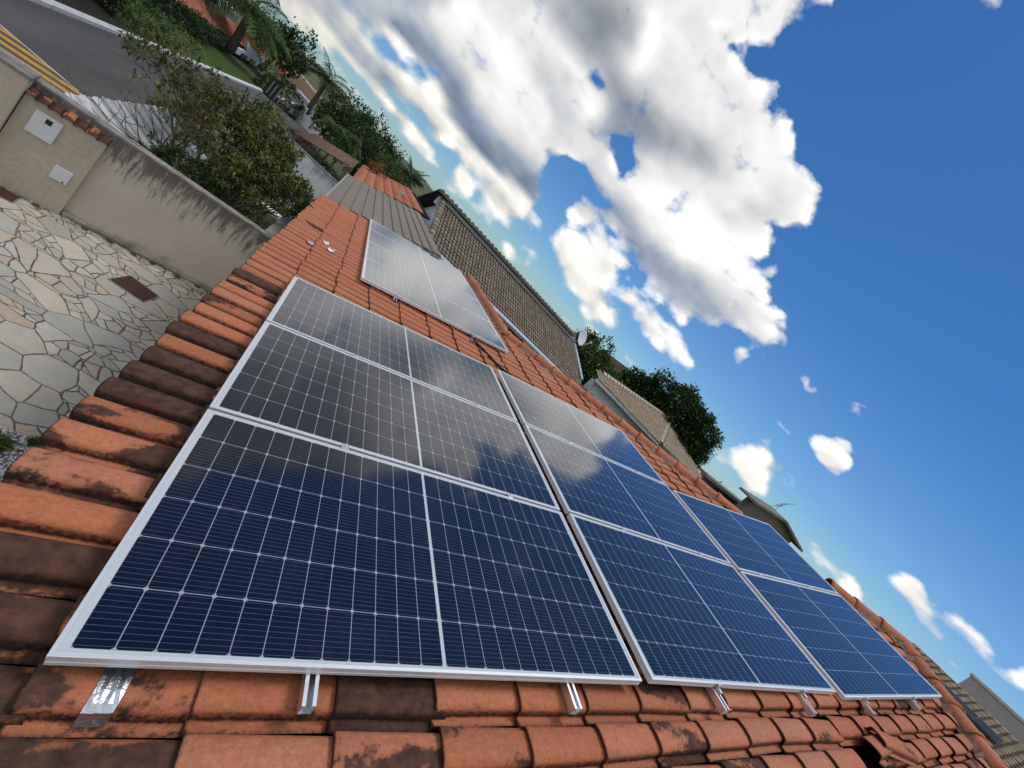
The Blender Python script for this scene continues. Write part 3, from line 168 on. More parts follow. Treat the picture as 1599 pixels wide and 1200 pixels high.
  [215,215,215,215,215,215,215,215,215,215,215,215,215,215,215,215,215,215,215,215,215,215,215,215,215,215,215,215,215,215,183,183,183,183,183,183,183,183,183,183,183,183,183,183,183,183,183,183,183,183,183,183,183,184,181,175,168,160,154,149,144,141,143,151,161,175,190,205,207,199,193,189,185,179,173,168,165,164,164,165,165,167,173,183,195,205,213,219,221,222,219,215,210,209,212,219,227,231,232,228,219,215,215,215,215,215,215,215,215,215,215,215,215,215,215,215,215,215,215,215,215,215,215,215,215,215,215,215,215,215,215,215,215,215,215,215,215,215,215,215,215,215,215,215,215,215,215,215,215,215,215,215,215,215,215,215,215,215,215,215,215,215,215,215,215,215,215,215,215,215],
  [215,215,215,215,215,215,215,215,215,215,215,215,215,215,215,215,215,215,215,215,215,215,215,215,215,215,215,215,215,215,215,175,175,175,175,175,175,175,175,175,175,175,175,175,175,175,175,175,175,175,175,175,176,178,181,179,175,169,163,157,151,146,147,152,163,177,198,226,238,222,207,202,202,202,200,197,193,188,184,180,177,174,174,177,183,193,204,214,221,225,223,216,207,201,202,209,216,222,224,220,216,215,215,215,215,215,215,215,215,215,215,215,215,215,215,215,215,215,215,215,215,215,215,215,215,215,215,215,215,215,215,215,215,215,215,215,215,215,215,215,215,215,215,215,215,215,215,215,215,215,215,215,215,215,215,215,215,215,215,215,215,215,215,215,215,215,215,215,215,215],
  [166,166,166,166,166,166,166,166,166,166,166,166,166,166,166,166,166,166,166,166,166,166,166,166,166,166,166,166,166,166,166,166,166,166,166,166,166,166,166,166,166,166,166,166,166,166,166,166,166,166,166,167,169,171,179,182,182,181,178,174,169,165,163,166,175,194,218,237,239,224,210,207,207,209,211,213,213,212,210,207,204,201,198,196,198,202,210,219,227,231,228,221,212,206,205,209,215,220,223,220,215,215,215,215,215,215,215,215,215,215,215,215,215,215,215,215,215,215,215,215,215,215,215,215,215,215,215,215,215,215,215,215,215,215,215,215,215,215,215,215,215,215,215,215,215,215,215,215,215,215,215,215,215,215,215,215,215,215,215,215,215,215,215,215,215,215,215,215,215,215],
  [158,158,158,158,158,158,158,158,158,158,158,158,158,158,158,158,158,158,158,158,158,158,158,158,158,158,158,158,158,158,158,158,158,158,158,158,158,158,158,158,158,158,158,158,158,158,158,158,158,158,158,159,162,166,176,181,185,188,190,191,191,190,188,191,203,224,239,238,228,218,212,210,210,211,214,217,219,220,221,220,220,219,218,218,219,222,226,231,235,234,231,226,220,216,216,218,221,223,224,225,218,215,215,215,215,215,215,215,215,215,215,215,215,215,215,215,215,215,215,215,215,215,215,215,215,215,215,215,215,215,215,215,215,215,215,215,215,215,215,215,215,215,215,215,215,215,215,215,215,215,215,215,215,215,215,215,215,215,215,215,215,215,215,215,215,215,215,215,215,215],
  [154,154,154,154,154,154,154,154,154,154,154,154,154,154,154,154,154,154,154,154,154,154,154,154,154,154,154,154,154,154,154,154,154,154,154,154,154,154,154,154,154,154,154,154,154,154,154,154,154,154,154,156,159,168,175,180,186,192,197,201,205,208,209,213,230,240,237,228,223,220,218,216,215,215,216,218,220,221,223,223,224,224,225,226,229,232,234,236,235,233,229,226,224,224,225,227,230,230,228,222,215,215,215,215,215,215,215,215,215,215,215,215,215,215,215,215,215,215,215,215,215,215,215,215,215,215,215,215,215,215,215,215,215,215,215,215,215,215,215,215,215,215,215,215,215,215,215,215,215,215,215,215,215,215,215,215,215,215,215,215,215,215,215,215,215,215,215,215,215,215],
  [151,151,151,151,151,151,151,151,151,151,151,151,151,151,151,151,151,151,151,151,151,151,151,151,151,151,151,151,151,151,151,151,151,151,151,151,151,151,151,151,151,151,151,151,151,151,151,151,151,151,151,152,159,165,172,179,185,192,199,205,211,217,219,219,224,231,226,222,221,222,221,220,219,219,219,220,221,222,223,224,224,225,226,228,231,235,236,234,232,229,228,228,229,232,237,241,244,240,232,218,215,215,215,215,215,215,215,215,215,215,215,215,215,215,215,215,215,215,215,215,215,215,215,215,215,215,215,215,215,215,215,215,215,215,215,215,215,215,215,215,215,215,215,215,215,215,215,215,215,215,215,215,215,215,215,215,215,215,215,215,215,215,215,215,215,215,215,215,215,215],
  [147,147,147,147,147,147,147,147,147,147,147,147,147,147,147,147,147,147,147,147,147,147,147,147,147,147,147,147,147,147,147,147,147,147,147,147,147,147,147,147,147,147,147,147,147,147,147,147,147,147,147,149,155,162,169,176,183,191,198,205,212,219,223,222,222,222,222,221,221,222,222,222,221,221,222,222,223,225,226,226,225,225,225,227,229,231,231,231,230,231,233,237,241,244,245,243,239,231,221,215,215,215,215,215,215,215,215,215,215,215,215,215,215,215,215,215,215,215,215,215,215,215,215,215,215,215,215,215,215,215,215,215,215,215,215,215,215,215,215,215,215,215,215,215,215,215,215,215,215,215,215,215,215,215,215,215,215,215,215,215,215,215,215,215,215,215,215,215,215,215],
  [143,143,143,143,143,143,143,143,143,143,143,143,143,143,143,143,143,143,143,143,143,143,143,143,143,143,143,143,143,143,143,143,143,143,143,143,143,143,143,143,143,143,143,143,143,143,143,143,143,143,143,146,152,158,165,173,181,189,197,204,212,220,224,224,224,224,224,223,223,223,222,222,223,223,223,224,227,233,238,236,233,230,228,227,229,230,232,235,238,242,245,245,242,237,232,225,219,215,215,215,215,215,215,215,215,215,215,215,215,215,215,215,215,215,215,215,215,215,215,215,215,215,215,215,215,215,215,215,215,215,215,215,215,215,215,215,215,215,215,215,215,215,215,215,215,215,215,215,215,215,215,215,215,215,215,215,215,215,215,215,215,215,215,215,215,215,215,215,215,215],
  [140,140,140,140,140,140,140,140,140,140,140,140,140,140,140,140,140,140,140,140,140,140,140,140,140,140,140,140,140,140,140,140,140,140,140,140,140,140,140,140,140,140,140,140,140,140,140,140,140,140,140,142,148,154,162,170,178,186,195,203,211,220,224,224,224,224,224,224,224,224,224,224,224,224,224,224,226,235,242,245,245,243,240,238,241,243,245,245,245,242,235,215,215,215,215,215,215,215,215,215,215,215,215,215,215,215,215,215,215,215,215,215,215,215,215,215,215,215,215,215,215,215,215,215,215,215,215,215,215,215,215,215,215,215,215,215,215,215,215,215,215,215,215,215,215,215,215,215,215,215,215,215,215,215,215,215,215,215,215,215,215,215,215,215,215,215,215,215,215,215],
  [136,136,136,136,136,136,136,136,136,136,136,136,136,136,136,136,136,136,136,136,136,136,136,136,136,136,136,136,136,136,136,136,136,136,136,136,136,136,136,136,136,136,136,136,136,136,136,136,136,136,136,139,144,151,158,166,175,183,192,201,210,219,223,224,224,224,225,225,225,225,225,225,225,225,225,225,225,226,222,222,230,236,240,242,240,235,231,227,224,219,215,215,215,215,215,215,215,215,215,215,215,215,215,215,215,215,215,215,215,215,215,215,215,215,215,215,215,215,215,215,215,215,215,215,215,215,215,215,215,215,215,215,215,215,215,215,215,215,215,215,215,215,215,215,215,215,215,215,215,215,215,215,215,215,215,215,215,215,215,215,215,215,215,215,215,215,215,215,215,215],
  [136,136,136,136,136,136,136,136,136,136,136,136,136,136,136,136,136,136,136,136,136,136,136,136,136,136,136,136,136,136,136,136,136,136,136,136,136,136,136,136,136,136,136,136,136,136,136,136,136,136,136,139,145,151,158,166,174,182,191,200,209,218,222,223,224,224,224,225,225,225,225,225,225,225,225,225,225,225,225,222,215,215,216,217,215,215,215,215,215,215,215,215,215,215,215,215,215,215,215,215,215,215,215,215,215,215,215,215,215,215,215,215,215,215,215,215,215,215,215,215,215,215,215,215,215,215,215,215,215,215,215,215,215,215,215,215,215,215,215,215,215,215,215,215,215,215,215,215,215,215,215,215,215,215,215,215,215,215,215,215,215,215,215,215,215,215,215,215,215,215],
  [136,136,136,136,136,136,136,136,136,136,136,136,136,136,136,136,136,136,136,136,136,136,136,136,136,136,136,136,136,136,136,136,136,136,136,136,136,136,136,136,136,136,136,136,136,136,136,136,136,136,136,139,145,150,157,163,170,177,185,192,200,208,212,215,220,223,224,224,225,225,225,225,225,225,225,225,225,225,225,221,215,215,215,215,215,213,207,201,200,212,215,215,215,215,215,215,215,215,215,215,215,215,215,215,215,215,215,215,215,215,215,215,215,215,215,215,215,215,215,215,215,215,215,215,215,215,215,215,215,215,215,215,215,215,215,215,215,215,215,215,215,215,215,215,215,215,215,215,215,215,215,215,215,215,215,215,215,215,215,215,215,215,215,215,215,215,215,215,215,215],
  [136,136,136,136,136,136,136,136,136,136,136,136,136,136,136,136,136,136,136,136,136,136,136,136,136,136,136,136,136,136,136,136,136,136,136,136,136,136,136,136,136,136,136,136,136,136,136,136,136,136,136,139,146,152,158,165,171,178,185,193,200,208,212,213,213,214,214,214,214,216,225,225,225,225,225,225,225,225,223,215,215,215,215,215,214,213,213,215,215,215,215,215,215,215,215,215,215,215,215,215,215,215,215,215,215,215,215,215,215,215,215,215,215,215,215,215,215,215,215,215,215,215,215,215,215,215,215,215,215,215,215,215,215,215,215,215,215,215,215,215,215,215,215,215,215,215,215,215,215,215,215,215,215,215,215,215,215,215,215,215,215,215,215,215,215,215,215,215,215,215],
  [136,136,136,136,136,136,136,136,136,136,136,136,136,136,136,136,136,136,136,136,136,136,136,136,136,136,136,136,136,136,136,136,136,136,136,136,136,136,136,136,136,136,136,136,136,136,136,136,136,136,136,140,146,153,160,167,173,180,187,194,201,209,212,213,213,214,214,214,214,215,215,223,225,225,215,221,215,216,222,222,222,222,221,216,215,215,215,215,215,215,215,215,215,215,215,215,215,215,215,215,215,215,215,215,215,215,215,215,215,215,215,215,215,215,215,215,215,215,215,215,215,215,215,215,215,215,215,215,215,215,215,215,215,215,215,215,215,215,215,215,215,215,215,215,215,215,215,215,215,215,215,215,215,215,215,215,215,215,215,215,215,215,215,215,215,215,215,215,215,215],
  [136,136,136,136,136,136,136,136,136,136,136,136,136,136,136,136,136,136,136,136,136,136,136,136,136,136,136,136,136,136,136,136,136,136,136,136,136,136,136,136,136,136,136,136,136,136,136,136,136,136,136,140,147,154,161,168,175,182,189,196,203,215,215,215,215,215,215,215,215,215,215,215,215,215,215,215,215,215,215,215,215,217,218,215,215,215,215,215,215,215,215,215,215,215,215,215,215,215,215,215,215,215,215,215,215,215,215,215,215,215,215,215,215,215,215,215,215,215,215,215,215,215,215,215,215,215,215,215,215,215,215,215,215,215,215,215,215,215,215,215,215,215,215,215,215,215,215,215,215,215,215,215,215,215,215,215,215,215,215,215,215,215,215,215,215,215,215,215,215,215],
  [215,215,215,215,215,215,215,215,215,215,215,215,215,215,215,215,215,215,215,215,215,215,215,215,215,215,215,215,215,215,215,215,215,215,215,215,215,215,215,215,215,215,215,215,215,215,215,215,215,215,215,215,215,215,215,215,215,215,215,215,215,215,215,215,215,215,215,215,215,215,215,215,215,215,215,215,215,215,215,215,215,215,215,215,215,215,215,215,215,215,215,215,215,215,215,215,215,215,215,215,215,215,215,215,215,215,215,215,215,215,215,215,215,215,215,215,215,215,215,215,215,215,215,215,215,215,215,215,215,215,215,215,215,215,215,215,215,215,215,215,215,215,215,215,215,215,215,215,215,215,215,215,215,215,215,215,215,215,215,215,215,215,215,215,215,215,215,215,215,215],
  [215,215,215,215,215,215,215,215,215,215,215,215,215,215,215,215,215,215,215,215,215,215,215,215,215,215,215,215,215,215,215,215,215,215,215,215,215,215,215,215,215,215,215,215,215,215,215,215,215,215,215,215,215,215,215,215,215,215,215,215,215,215,215,215,215,215,215,215,215,215,215,215,215,215,215,215,215,215,215,215,215,215,215,215,215,215,215,215,215,215,207,205,205,205,205,205,211,215,215,215,215,215,215,215,215,215,215,215,215,215,215,215,215,215,215,215,215,215,215,215,215,215,215,215,215,215,215,215,215,215,215,215,215,215,215,215,215,215,215,215,215,215,215,215,215,215,215,215,215,215,215,215,215,215,215,215,215,215,215,215,215,215,215,215,215,215,215,215,215,215],
  [215,215,215,215,215,215,215,215,215,215,215,215,215,215,215,215,215,215,215,215,215,215,215,215,215,215,215,215,215,215,215,215,215,215,215,215,215,215,215,215,215,215,215,215,215,215,215,215,215,215,215,215,215,215,215,215,215,215,215,215,215,215,215,215,215,215,215,215,215,215,215,215,215,215,215,215,215,215,215,215,215,215,215,215,215,215,215,215,215,215,215,215,215,215,215,215,215,215,215,215,215,215,215,215,215,215,215,215,215,215,215,215,215,215,215,215,215,215,215,215,215,215,215,215,215,215,215,215,215,215,215,215,215,215,215,215,215,215,215,215,215,215,215,215,215,215,215,215,215,215,215,215,215,215,215,215,215,215,215,215,215,215,215,215,215,215,215,215,215,215],
  [215,215,215,215,215,215,215,215,215,215,215,215,215,215,215,215,215,215,215,215,215,215,215,215,215,215,215,215,215,215,215,215,215,215,215,215,215,215,215,215,215,215,215,215,215,215,215,215,215,215,215,215,215,215,215,215,215,215,215,215,215,215,215,215,215,215,215,215,215,215,215,215,215,215,215,215,215,215,215,215,215,215,215,215,215,215,215,215,215,215,215,215,215,215,215,215,215,215,215,215,215,215,215,215,215,215,215,215,215,215,215,215,215,215,215,215,215,215,215,215,215,215,215,215,215,215,215,215,215,215,215,215,215,215,215,215,215,215,215,215,215,215,215,215,215,215,215,215,215,215,215,215,215,215,215,215,215,215,215,215,215,215,215,215,215,215,215,215,215,215],
  [215,215,215,215,215,215,215,215,215,215,215,215,215,215,215,215,215,215,215,215,215,215,215,215,215,215,215,215,215,215,215,215,215,215,215,215,215,215,215,215,215,215,215,215,215,215,215,215,215,215,215,215,215,215,215,215,215,215,215,215,215,215,215,215,215,215,215,215,215,215,215,215,215,215,215,215,215,215,215,215,215,215,215,215,215,215,215,215,215,215,215,215,215,215,215,215,215,215,215,215,215,215,215,215,215,215,215,215,215,215,215,215,215,215,215,215,215,215,215,215,215,215,215,215,215,215,215,215,215,215,215,215,215,215,215,215,215,215,215,215,215,215,215,215,215,215,215,215,215,215,215,215,215,215,215,215,215,215,215,215,215,215,215,215,215,215,215,215,215,215],
  [215,215,215,215,215,215,215,215,215,215,215,215,215,215,215,215,215,215,215,215,215,215,215,215,215,215,215,215,215,215,215,215,215,215,215,215,215,215,215,215,215,215,215,215,215,215,215,215,215,215,215,215,215,215,215,215,215,215,215,215,215,215,215,215,215,215,215,215,215,215,215,215,215,215,215,215,215,215,215,215,215,215,215,215,215,215,215,215,215,215,215,215,215,215,215,215,215,215,215,215,215,215,215,215,215,215,215,215,215,215,215,215,215,215,215,215,215,215,215,215,215,215,215,215,215,215,215,215,215,215,215,215,215,215,215,215,215,215,215,215,215,215,215,215,215,215,215,215,215,215,215,215,215,215,215,215,215,215,215,215,215,215,215,215,215,215,215,215,215,215],
  [215,215,215,215,215,215,215,215,215,215,215,215,215,215,215,215,215,215,215,215,215,215,215,215,215,215,215,215,215,215,215,215,215,215,215,215,215,215,215,215,215,215,215,215,215,215,215,215,215,215,215,215,215,215,215,215,215,215,215,215,215,215,215,215,215,215,215,215,215,215,215,215,215,215,215,215,215,215,215,215,215,215,215,215,215,215,215,215,215,215,215,215,215,215,215,215,215,215,215,215,215,215,215,215,215,215,215,215,215,215,215,215,215,215,215,215,215,215,215,215,215,215,215,215,215,215,215,215,215,215,215,215,215,215,215,215,215,215,215,215,215,215,215,215,215,215,215,215,215,215,215,215,215,215,215,215,215,215,215,215,215,215,215,215,215,215,215,215,215,215]]

def build_world():
    W = bpy.data.worlds.new('World'); S.world = W; W.use_nodes = True
    n = NT(W.node_tree); n.n.clear()
    out = n.new('ShaderNodeOutputWorld'); bg = n.new('ShaderNodeBackground'); n.l.new(bg.outputs[0], out.inputs[0])
    STR = 0.1
    bg.inputs[1].default_value = STR
    sky = n.new('ShaderNodeTexSky', sky_type='NISHITA')
    sky.sun_disc = False; sky.sun_elevation = SUN_EL; sky.sun_rotation = SUN_AZ
    sky.altitude = 700; sky.air_density = 1.0; sky.dust_density = 0.6; sky.ozone_density = 2.2
    tc = n.new('ShaderNodeTexCoord'); d = n.vmath('NORMALIZE', tc.outputs['Generated'])
    x, y, z = n.xyz(d)
    # cloud texture, a little flattened so that puffs lie along the horizon
    p = n.vmath('MULTIPLY', d, (1.0, 1.0, 1.45))
    warp = n.noise(p, 6.0, 4.0, 0.55, out=1)
    wv = n.xyz(warp)
    pw = n.vmath('ADD', p, n.vmath('SCALE', n.vmath('SUBTRACT', warp, (0.5, 0.5, 0.5)), 0.05))
    def puffs(q):
        v = n.new('ShaderNodeTexVoronoi', feature='F1'); n.put(v.inputs['Vector'], q)
        v.inputs['Scale'].default_value = 15.0; v.inputs['Detail'].default_value = 1.0; v.inputs['Roughness'].default_value = 0.5
        return v.outputs['Distance']
    fb = n.noise(p, 17.0, 6.0, 0.62)
    up = n.vmath('ADD', pw, (0.016, 0.004, 0.022))
    pf = puffs(pw); pf2 = puffs(up)
    fb2 = n.noise(n.vmath('ADD', p, (0.008, 0.002, 0.011)), 17.0, 5.0, 0.62)
    bil = n.noise(p, 7.0, 4.0, 0.50)
    bil2 = n.noise(n.vmath('ADD', p, (0.03, 0.01, 0.04)), 7.0, 4.0, 0.50)
    big = n.noise(p, 5.0, 4.0, 0.55)
    az = n.math('MULTIPLY', n.math('ARCTAN2', x, y), 57.29578)
    el = n.math('MULTIPLY', n.math('ARCSINE', z), 57.29578)
    lo = n.rng(el, 0.0, 20.0, 0.2, 1.0)
    az = n.math('ADD', az, n.math('MULTIPLY', n.math('MULTIPLY', n.math('SUBTRACT', wv[0], 0.5), 4.5), lo))
    el2 = n.math('ADD', el, n.math('MULTIPLY', n.math('MULTIPLY', n.math('SUBTRACT', wv[1], 0.5), 3.2), lo))
    t = n.rng(az, AZ0, AZ1, 0.0, 1.0)
    tv = n.comb(t, t, 0.0)
    cur = None
    for i, e in enumerate(ELS):
        cv = n.new('ShaderNodeRGBCurve'); mp = cv.mapping
        for ch, row in ((0, COVER[i]), (1, BRIGHT[i])):
            pts = mp.curves[ch].points
            pts[0].location = (0.0, row[0] / 255.0); pts[1].location = (1.0, row[-1] / 255.0)
            for j in range(1, NA - 1): pts.new(j / (NA - 1.0), row[j] / 255.0)
            for q in pts: q.handle_type = 'VECTOR'
        mp.update(); n.l.new(tv, cv.inputs[1]); c = cv.outputs[0]
        cur = c if cur is None else n.mix(n.rng(el2, ELS[i - 1], e), cur, c)
    sep = n.new('ShaderNodeSeparateColor'); n.l.new(cur, sep.inputs[0])
    D, Bv = sep.outputs[0], sep.outputs[1]
    # broken bright cover over the part of the sky behind the camera and overhead
    away = n.math('MAXIMUM', n.rng(n.math('ABSOLUTE', n.math('SUBTRACT', az, 30.0)), 84.0, 105.0), n.rng(el, 63.0, 74.0))
    D = n.math('ADD', n.math('MULTIPLY', D, n.math('SUBTRACT', 1.0, away)), n.math('MULTIPLY', away, 0.80))
    Bv = n.math('ADD', n.math('MULTIPLY', Bv, n.math('SUBTRACT', 1.0, away)), n.math('MULTIPLY', away, 0.90))
    fine = n.noise(p, 60.0, 4.0, 0.6)
    det = n.math('ADD', n.math('MULTIPLY', n.math('SUBTRACT', fb, 0.5), 0.80), n.math('MULTIPLY', n.math('SUBTRACT', 0.50, pf), 0.55))
    det = n.math('ADD', det, n.math('MULTIPLY', n.math('SUBTRACT', fine, 0.5), 0.22))
    det = n.math('MULTIPLY', det, n.rng(el, 0.0, 16.0, 0.40, 1.0))
    dens = n.math('ADD', D, det)
    wisp = n.rng(dens, 0.40, 0.68)
    alpha = n.math('MULTIPLY', n.math('POWER', wisp, n.rng(D, 0.35, 0.75, 1.5, 0.75)), n.rng(el, -0.5, 0.3))
    edge = n.rng(D, 0.50, 1.0, 1.0, 0.16)
    relief = n.math('MULTIPLY', n.math('ADD', n.math('MULTIPLY', n.math('SUBTRACT', pf2, pf), 0.34), n.math('MULTIPLY', n.math('SUBTRACT', fb, fb2), 0.26)), edge)
    relief = n.math('ADD', relief, n.math('MULTIPLY', n.math('SUBTRACT', bil, bil2), 0.17))
    br = n.math('ADD', n.math('ADD', n.math('MULTIPLY', n.math('SUBTRACT', Bv, 0.84), 1.12), 0.89), relief)
    br = n.math('ADD', br, n.math('MULTIPLY', n.math('SUBTRACT', big, 0.5), 0.06))
    br = n.math('MINIMUM', n.math('MAXIMUM', br, 0.25), 1.07)
    lin = n.math('POWER', br, 2.2)
    shadec = n.mix(n.rng(el, 12.0, 30.0), (0.62, 0.92, 1.45), (0.92, 0.98, 1.06))
    tint = n.mix(n.rng(br, 0.45, 0.88), shadec, (1.0, 1.0, 1.0))
    hz = n.mix(n.rng(el, 0.0, 14.0), (1.0, 0.96, 0.86), (1.0, 1.0, 1.0))
    cc = n.mix(1.0, tint, hz, 'MULTIPLY')
    cc = n.vmath('SCALE', cc, n.math('MULTIPLY', lin, 1.0 / STR))
    skyc = n.mix(1.0, sky.outputs[0], n.ramp(n.rng(el, 0.0, 50.0), [(0.0, (0.60, 0.82, 1.0)), (0.2, (0.50, 0.80, 1.04)), (0.5, (0.32, 0.70, 1.04)), (1.0, (0.26, 0.66, 1.03))]), 'MULTIPLY')
    fin = n.mix(alpha, skyc, cc)
    n.l.new(fin, bg.inputs[0])
build_world()

# ------------------------------------------------------------------ mesh helpers
class MB:
    """collects faces of one mesh object; every vertex may carry extra numbers"""
    def __init__(s): s.v = []; s.f = []; s.a = {}; s.m = []; s.sm = []
    def add(s, vs, fs, mi=0, smooth=False, **at):
        o = len(s.v); s.v += [tuple(q) for q in vs]
        for f in fs:
            s.f.append(tuple(o + i for i in f)); s.m.append(mi); s.sm.append(smooth)
        for k in set(list(s.a) + list(at)):
            L = s.a.setdefault(k, [0.0] * o)
            val = at.get(k, 0.0)
            L += list(val) if hasattr(val, '__len__') else [val] * len(vs)
        return o
    def box(s, c, h, R=None, mi=0, **at):
        c = Vector(c); vs = []
        for dz in (-1, 1):
            for dx, dy in ((-1, -1), (1, -1), (1, 1), (-1, 1)):
                q = Vector((dx * h[0], dy * h[1], dz * h[2]))
                if R is not None: q = R @ q
                vs.append(c + q)
        s.add(vs, [(3, 2, 1, 0), (4, 5, 6, 7), (0, 1, 5, 4), (1, 2, 6, 5), (2, 3, 7, 6), (3, 0, 4, 7)], mi, **at)
    def bx(s, x0, x1, y0, y1, z0, z1, mi=0, **at):
        s.box(((x0 + x1) / 2, (y0 + y1) / 2, (z0 + z1) / 2), ((x1 - x0) / 2, (y1 - y0) / 2, (z1 - z0) / 2), None, mi, **at)
    def slab(s, poly, n, mi=0, **at):
        """a flat polygon with thickness along the vector n"""
        k = len(poly); P = [Vector(p) for p in poly]; n = Vector(n)
        vs = P + [p + n for p in P]
        fs = [tuple(range(k))[::-1], tuple(range(k, 2 * k))] + [(i, (i + 1) % k, k + (i + 1) % k, k + i) for i in range(k)]
        s.add(vs, fs, mi, **at)
    def tube(s, pts, rs, seg=8, mi=0, smooth=True, cap=True, **at):
        P = [Vector(p) for p in pts]; k = len(P)
        if not hasattr(rs, '__len__'): rs = [rs] * k
        T = [(P[min(i + 1, k - 1)] - P[max(i - 1, 0)]).normalized() for i in range(k)]
        up = Vector((0, 0, 1)) if abs(T[0].z) < 0.9 else Vector((1, 0, 0))
        vs = []; u = T[0].cross(up).normalized()
        for i in range(k):
            u = (u - T[i] * u.dot(T[i])).normalized(); w = T[i].cross(u)
            for j in range(seg):
                a = 2 * math.pi * j / seg
                vs.append(P[i] + (u * math.cos(a) + w * math.sin(a)) * rs[i])
        fs = [(i * seg + j, i * seg + (j + 1) % seg, (i + 1) * seg + (j + 1) % seg, (i + 1) * seg + j) for i in range(k - 1) for j in range(seg)]
        s.add(vs, fs, mi, smooth, **at)
        if cap:
            o = len(s.v) - len(vs)
            s.f.append(tuple(o + j for j in range(seg))[::-1]); s.m.append(mi); s.sm.append(False)
            s.f.append(tuple(o + (k - 1) * seg + j for j in range(seg))); s.m.append(mi); s.sm.append(False)
    def lathe(s, prof, seg=20, c=(0, 0, 0), R=None, mi=0, smooth=True, **at):
        c = Vector(c); vs = []
        for r, z in prof:
            for j in range(seg):
                a = 2 * math.pi * j / seg; q = Vector((r * math.cos(a), r * math.sin(a), z))
                if R is not None: q = R @ q
                vs.append(c + q)
        fs = [(i * seg + j, i * seg + (j + 1) % seg, (i + 1) * seg + (j + 1) % seg, (i + 1) * seg + j) for i in range(len(prof) - 1) for j in range(seg)]
        s.add(vs, fs, mi, smooth, **at)
    def obj(s, name, mats, parent=None, loc=(0, 0, 0), rot=None, bevel=0.0):
        """vertices are given in world space; the object's origin is put at loc"""
        me = bpy.data.meshes.new(name)
        L = Vector(loc)
        M = Matrix.Translation(L) @ (rot.to_4x4() if rot is not None else Matrix.Identity(4))
        Mi = M.inverted()
        me.from_pydata([tuple(Mi @ Vector(q)) for q in s.v], [], s.f)
        if not isinstance(mats, (list, tuple)): mats = [mats]
        for m in mats: me.materials.append(m)
        me.polygons.foreach_set('material_index', s.m)
        me.polygons.foreach_set('use_smooth', s.sm)
        for k, L2 in s.a.items():
            a = me.attributes.new(k, 'FLOAT', 'POINT'); a.data.foreach_set('value', L2 + [0.0] * (len(s.v) - len(L2)))
        me.update()
        o = bpy.data.objects.new(name, me); COL.objects.link(o)
        if parent is not None:
            o.parent = parent
            o.matrix_parent_inverse = Matrix.Identity(4)
            o.matrix_basis = parent_world(parent).inverted() @ M
        else:
            o.matrix_basis = M
        if bevel > 0:
            b = o.modifiers.new('bevel', 'BEVEL'); b.width = bevel; b.segments = 2; b.limit_method = 'ANGLE'
        return o

class PlotMB(MB):
    """parts of a house drawn at a reduced scale, enlarged and set down on its plot"""
    scale, move = 1.0, Vector((0, 0, 0))
    def obj(s, name, mats, parent=None, loc=(0, 0, 0), rot=None, bevel=0.0):
        s.v = [tuple(Vector(q) * s.scale + s.move) for q in s.v]
        return MB.obj(s, name, mats, parent, Vector(loc) * s.scale + s.move, rot, bevel * s.scale)

def parent_world(o):
    m = o.matrix_basis.copy()
    while o.parent is not None:
        o = o.parent; m = o.matrix_basis @ m
    return m

def thing(name, label, cat, loc, rot=None, group=None):
    o = bpy.data.objects.new(name, None); COL.objects.link(o)
    o.empty_display_size = 0.2
    o.matrix_basis = Matrix.Translation(Vector(loc)) @ (rot.to_4x4() if rot is not None else Matrix.Identity(4))
    return tag(o, label, cat, group)

def tag(o, label=None, cat=None, group=None, kind=None):
    if label: o['label'] = label
    if cat: o['category'] = cat
    if group: o['group'] = group
    if kind: o['kind'] = kind
    return o

def copy_tree(o, parent=None):
    c = o.copy(); COL.objects.link(c)
    if parent is not None: c.parent = parent
    for ch in list(o.children): copy_tree(ch, c)
    return c

ROOF = Matrix(((CA, 0, -SA), (0, 1, 0), (SA, 0, CA)))      # roof frame (up the slope, along the eave, normal) to world
def RW(u, v, n): return ROOF @ Vector((u, v, n))

# ------------------------------------------------------------------ materials
def mat(name, base=(0.5, 0.5, 0.5), rough=0.7, metal=0.0, spec=0.4, fn=None, bump=None):
    m = bpy.data.materials.new(name); m.use_nodes = True
    n = NT(m.node_tree); b = n.n['Principled BSDF']
    b.inputs['Base Color'].default_value = col4(base); b.inputs['Roughness'].default_value = rough
    b.inputs['Metallic'].default_value = metal; b.inputs['Specular IOR Level'].default_value = spec
    if fn: fn(n, b)
    return m
def set_bump(n, b, h, strength=0.3, dist=0.01):
    x = n.new('ShaderNodeBump'); x.inputs['Strength'].default_value = strength; x.inputs['Distance'].default_value = dist
    n.put(x.inputs['Height'], h); n.l.new(x.outputs[0], b.inputs['Normal'])
def objco(n): return n.new('ShaderNodeTexCoord').outputs['Object']
def geo_pos(n): return n.new('ShaderNodeNewGeometry').outputs['Position']

def mottled(name, c1, c2, scale=4.0, rough=0.8, spec=0.3, bump=0.15, bs=None, metal=0.0):
    def fn(n, b):
        p = objco(n)
        a = n.noise(p, scale, 6, 0.6); f = n.noise(p, scale * 9, 4, 0.6)
        c = n.mix(n.rng(a, 0.3, 0.7), c1, c2)
        c = n.mix(0.5, c, n.mix(n.rng(f, 0.35, 0.65), (0.42, 0.42, 0.42), (0.58, 0.58, 0.58)), 'OVERLAY')
        n.put(b.inputs['Base Color'], c)
        set_bump(n, b, f, bump, 0.01)
    return mat(name, c1, rough, metal, spec, fn)

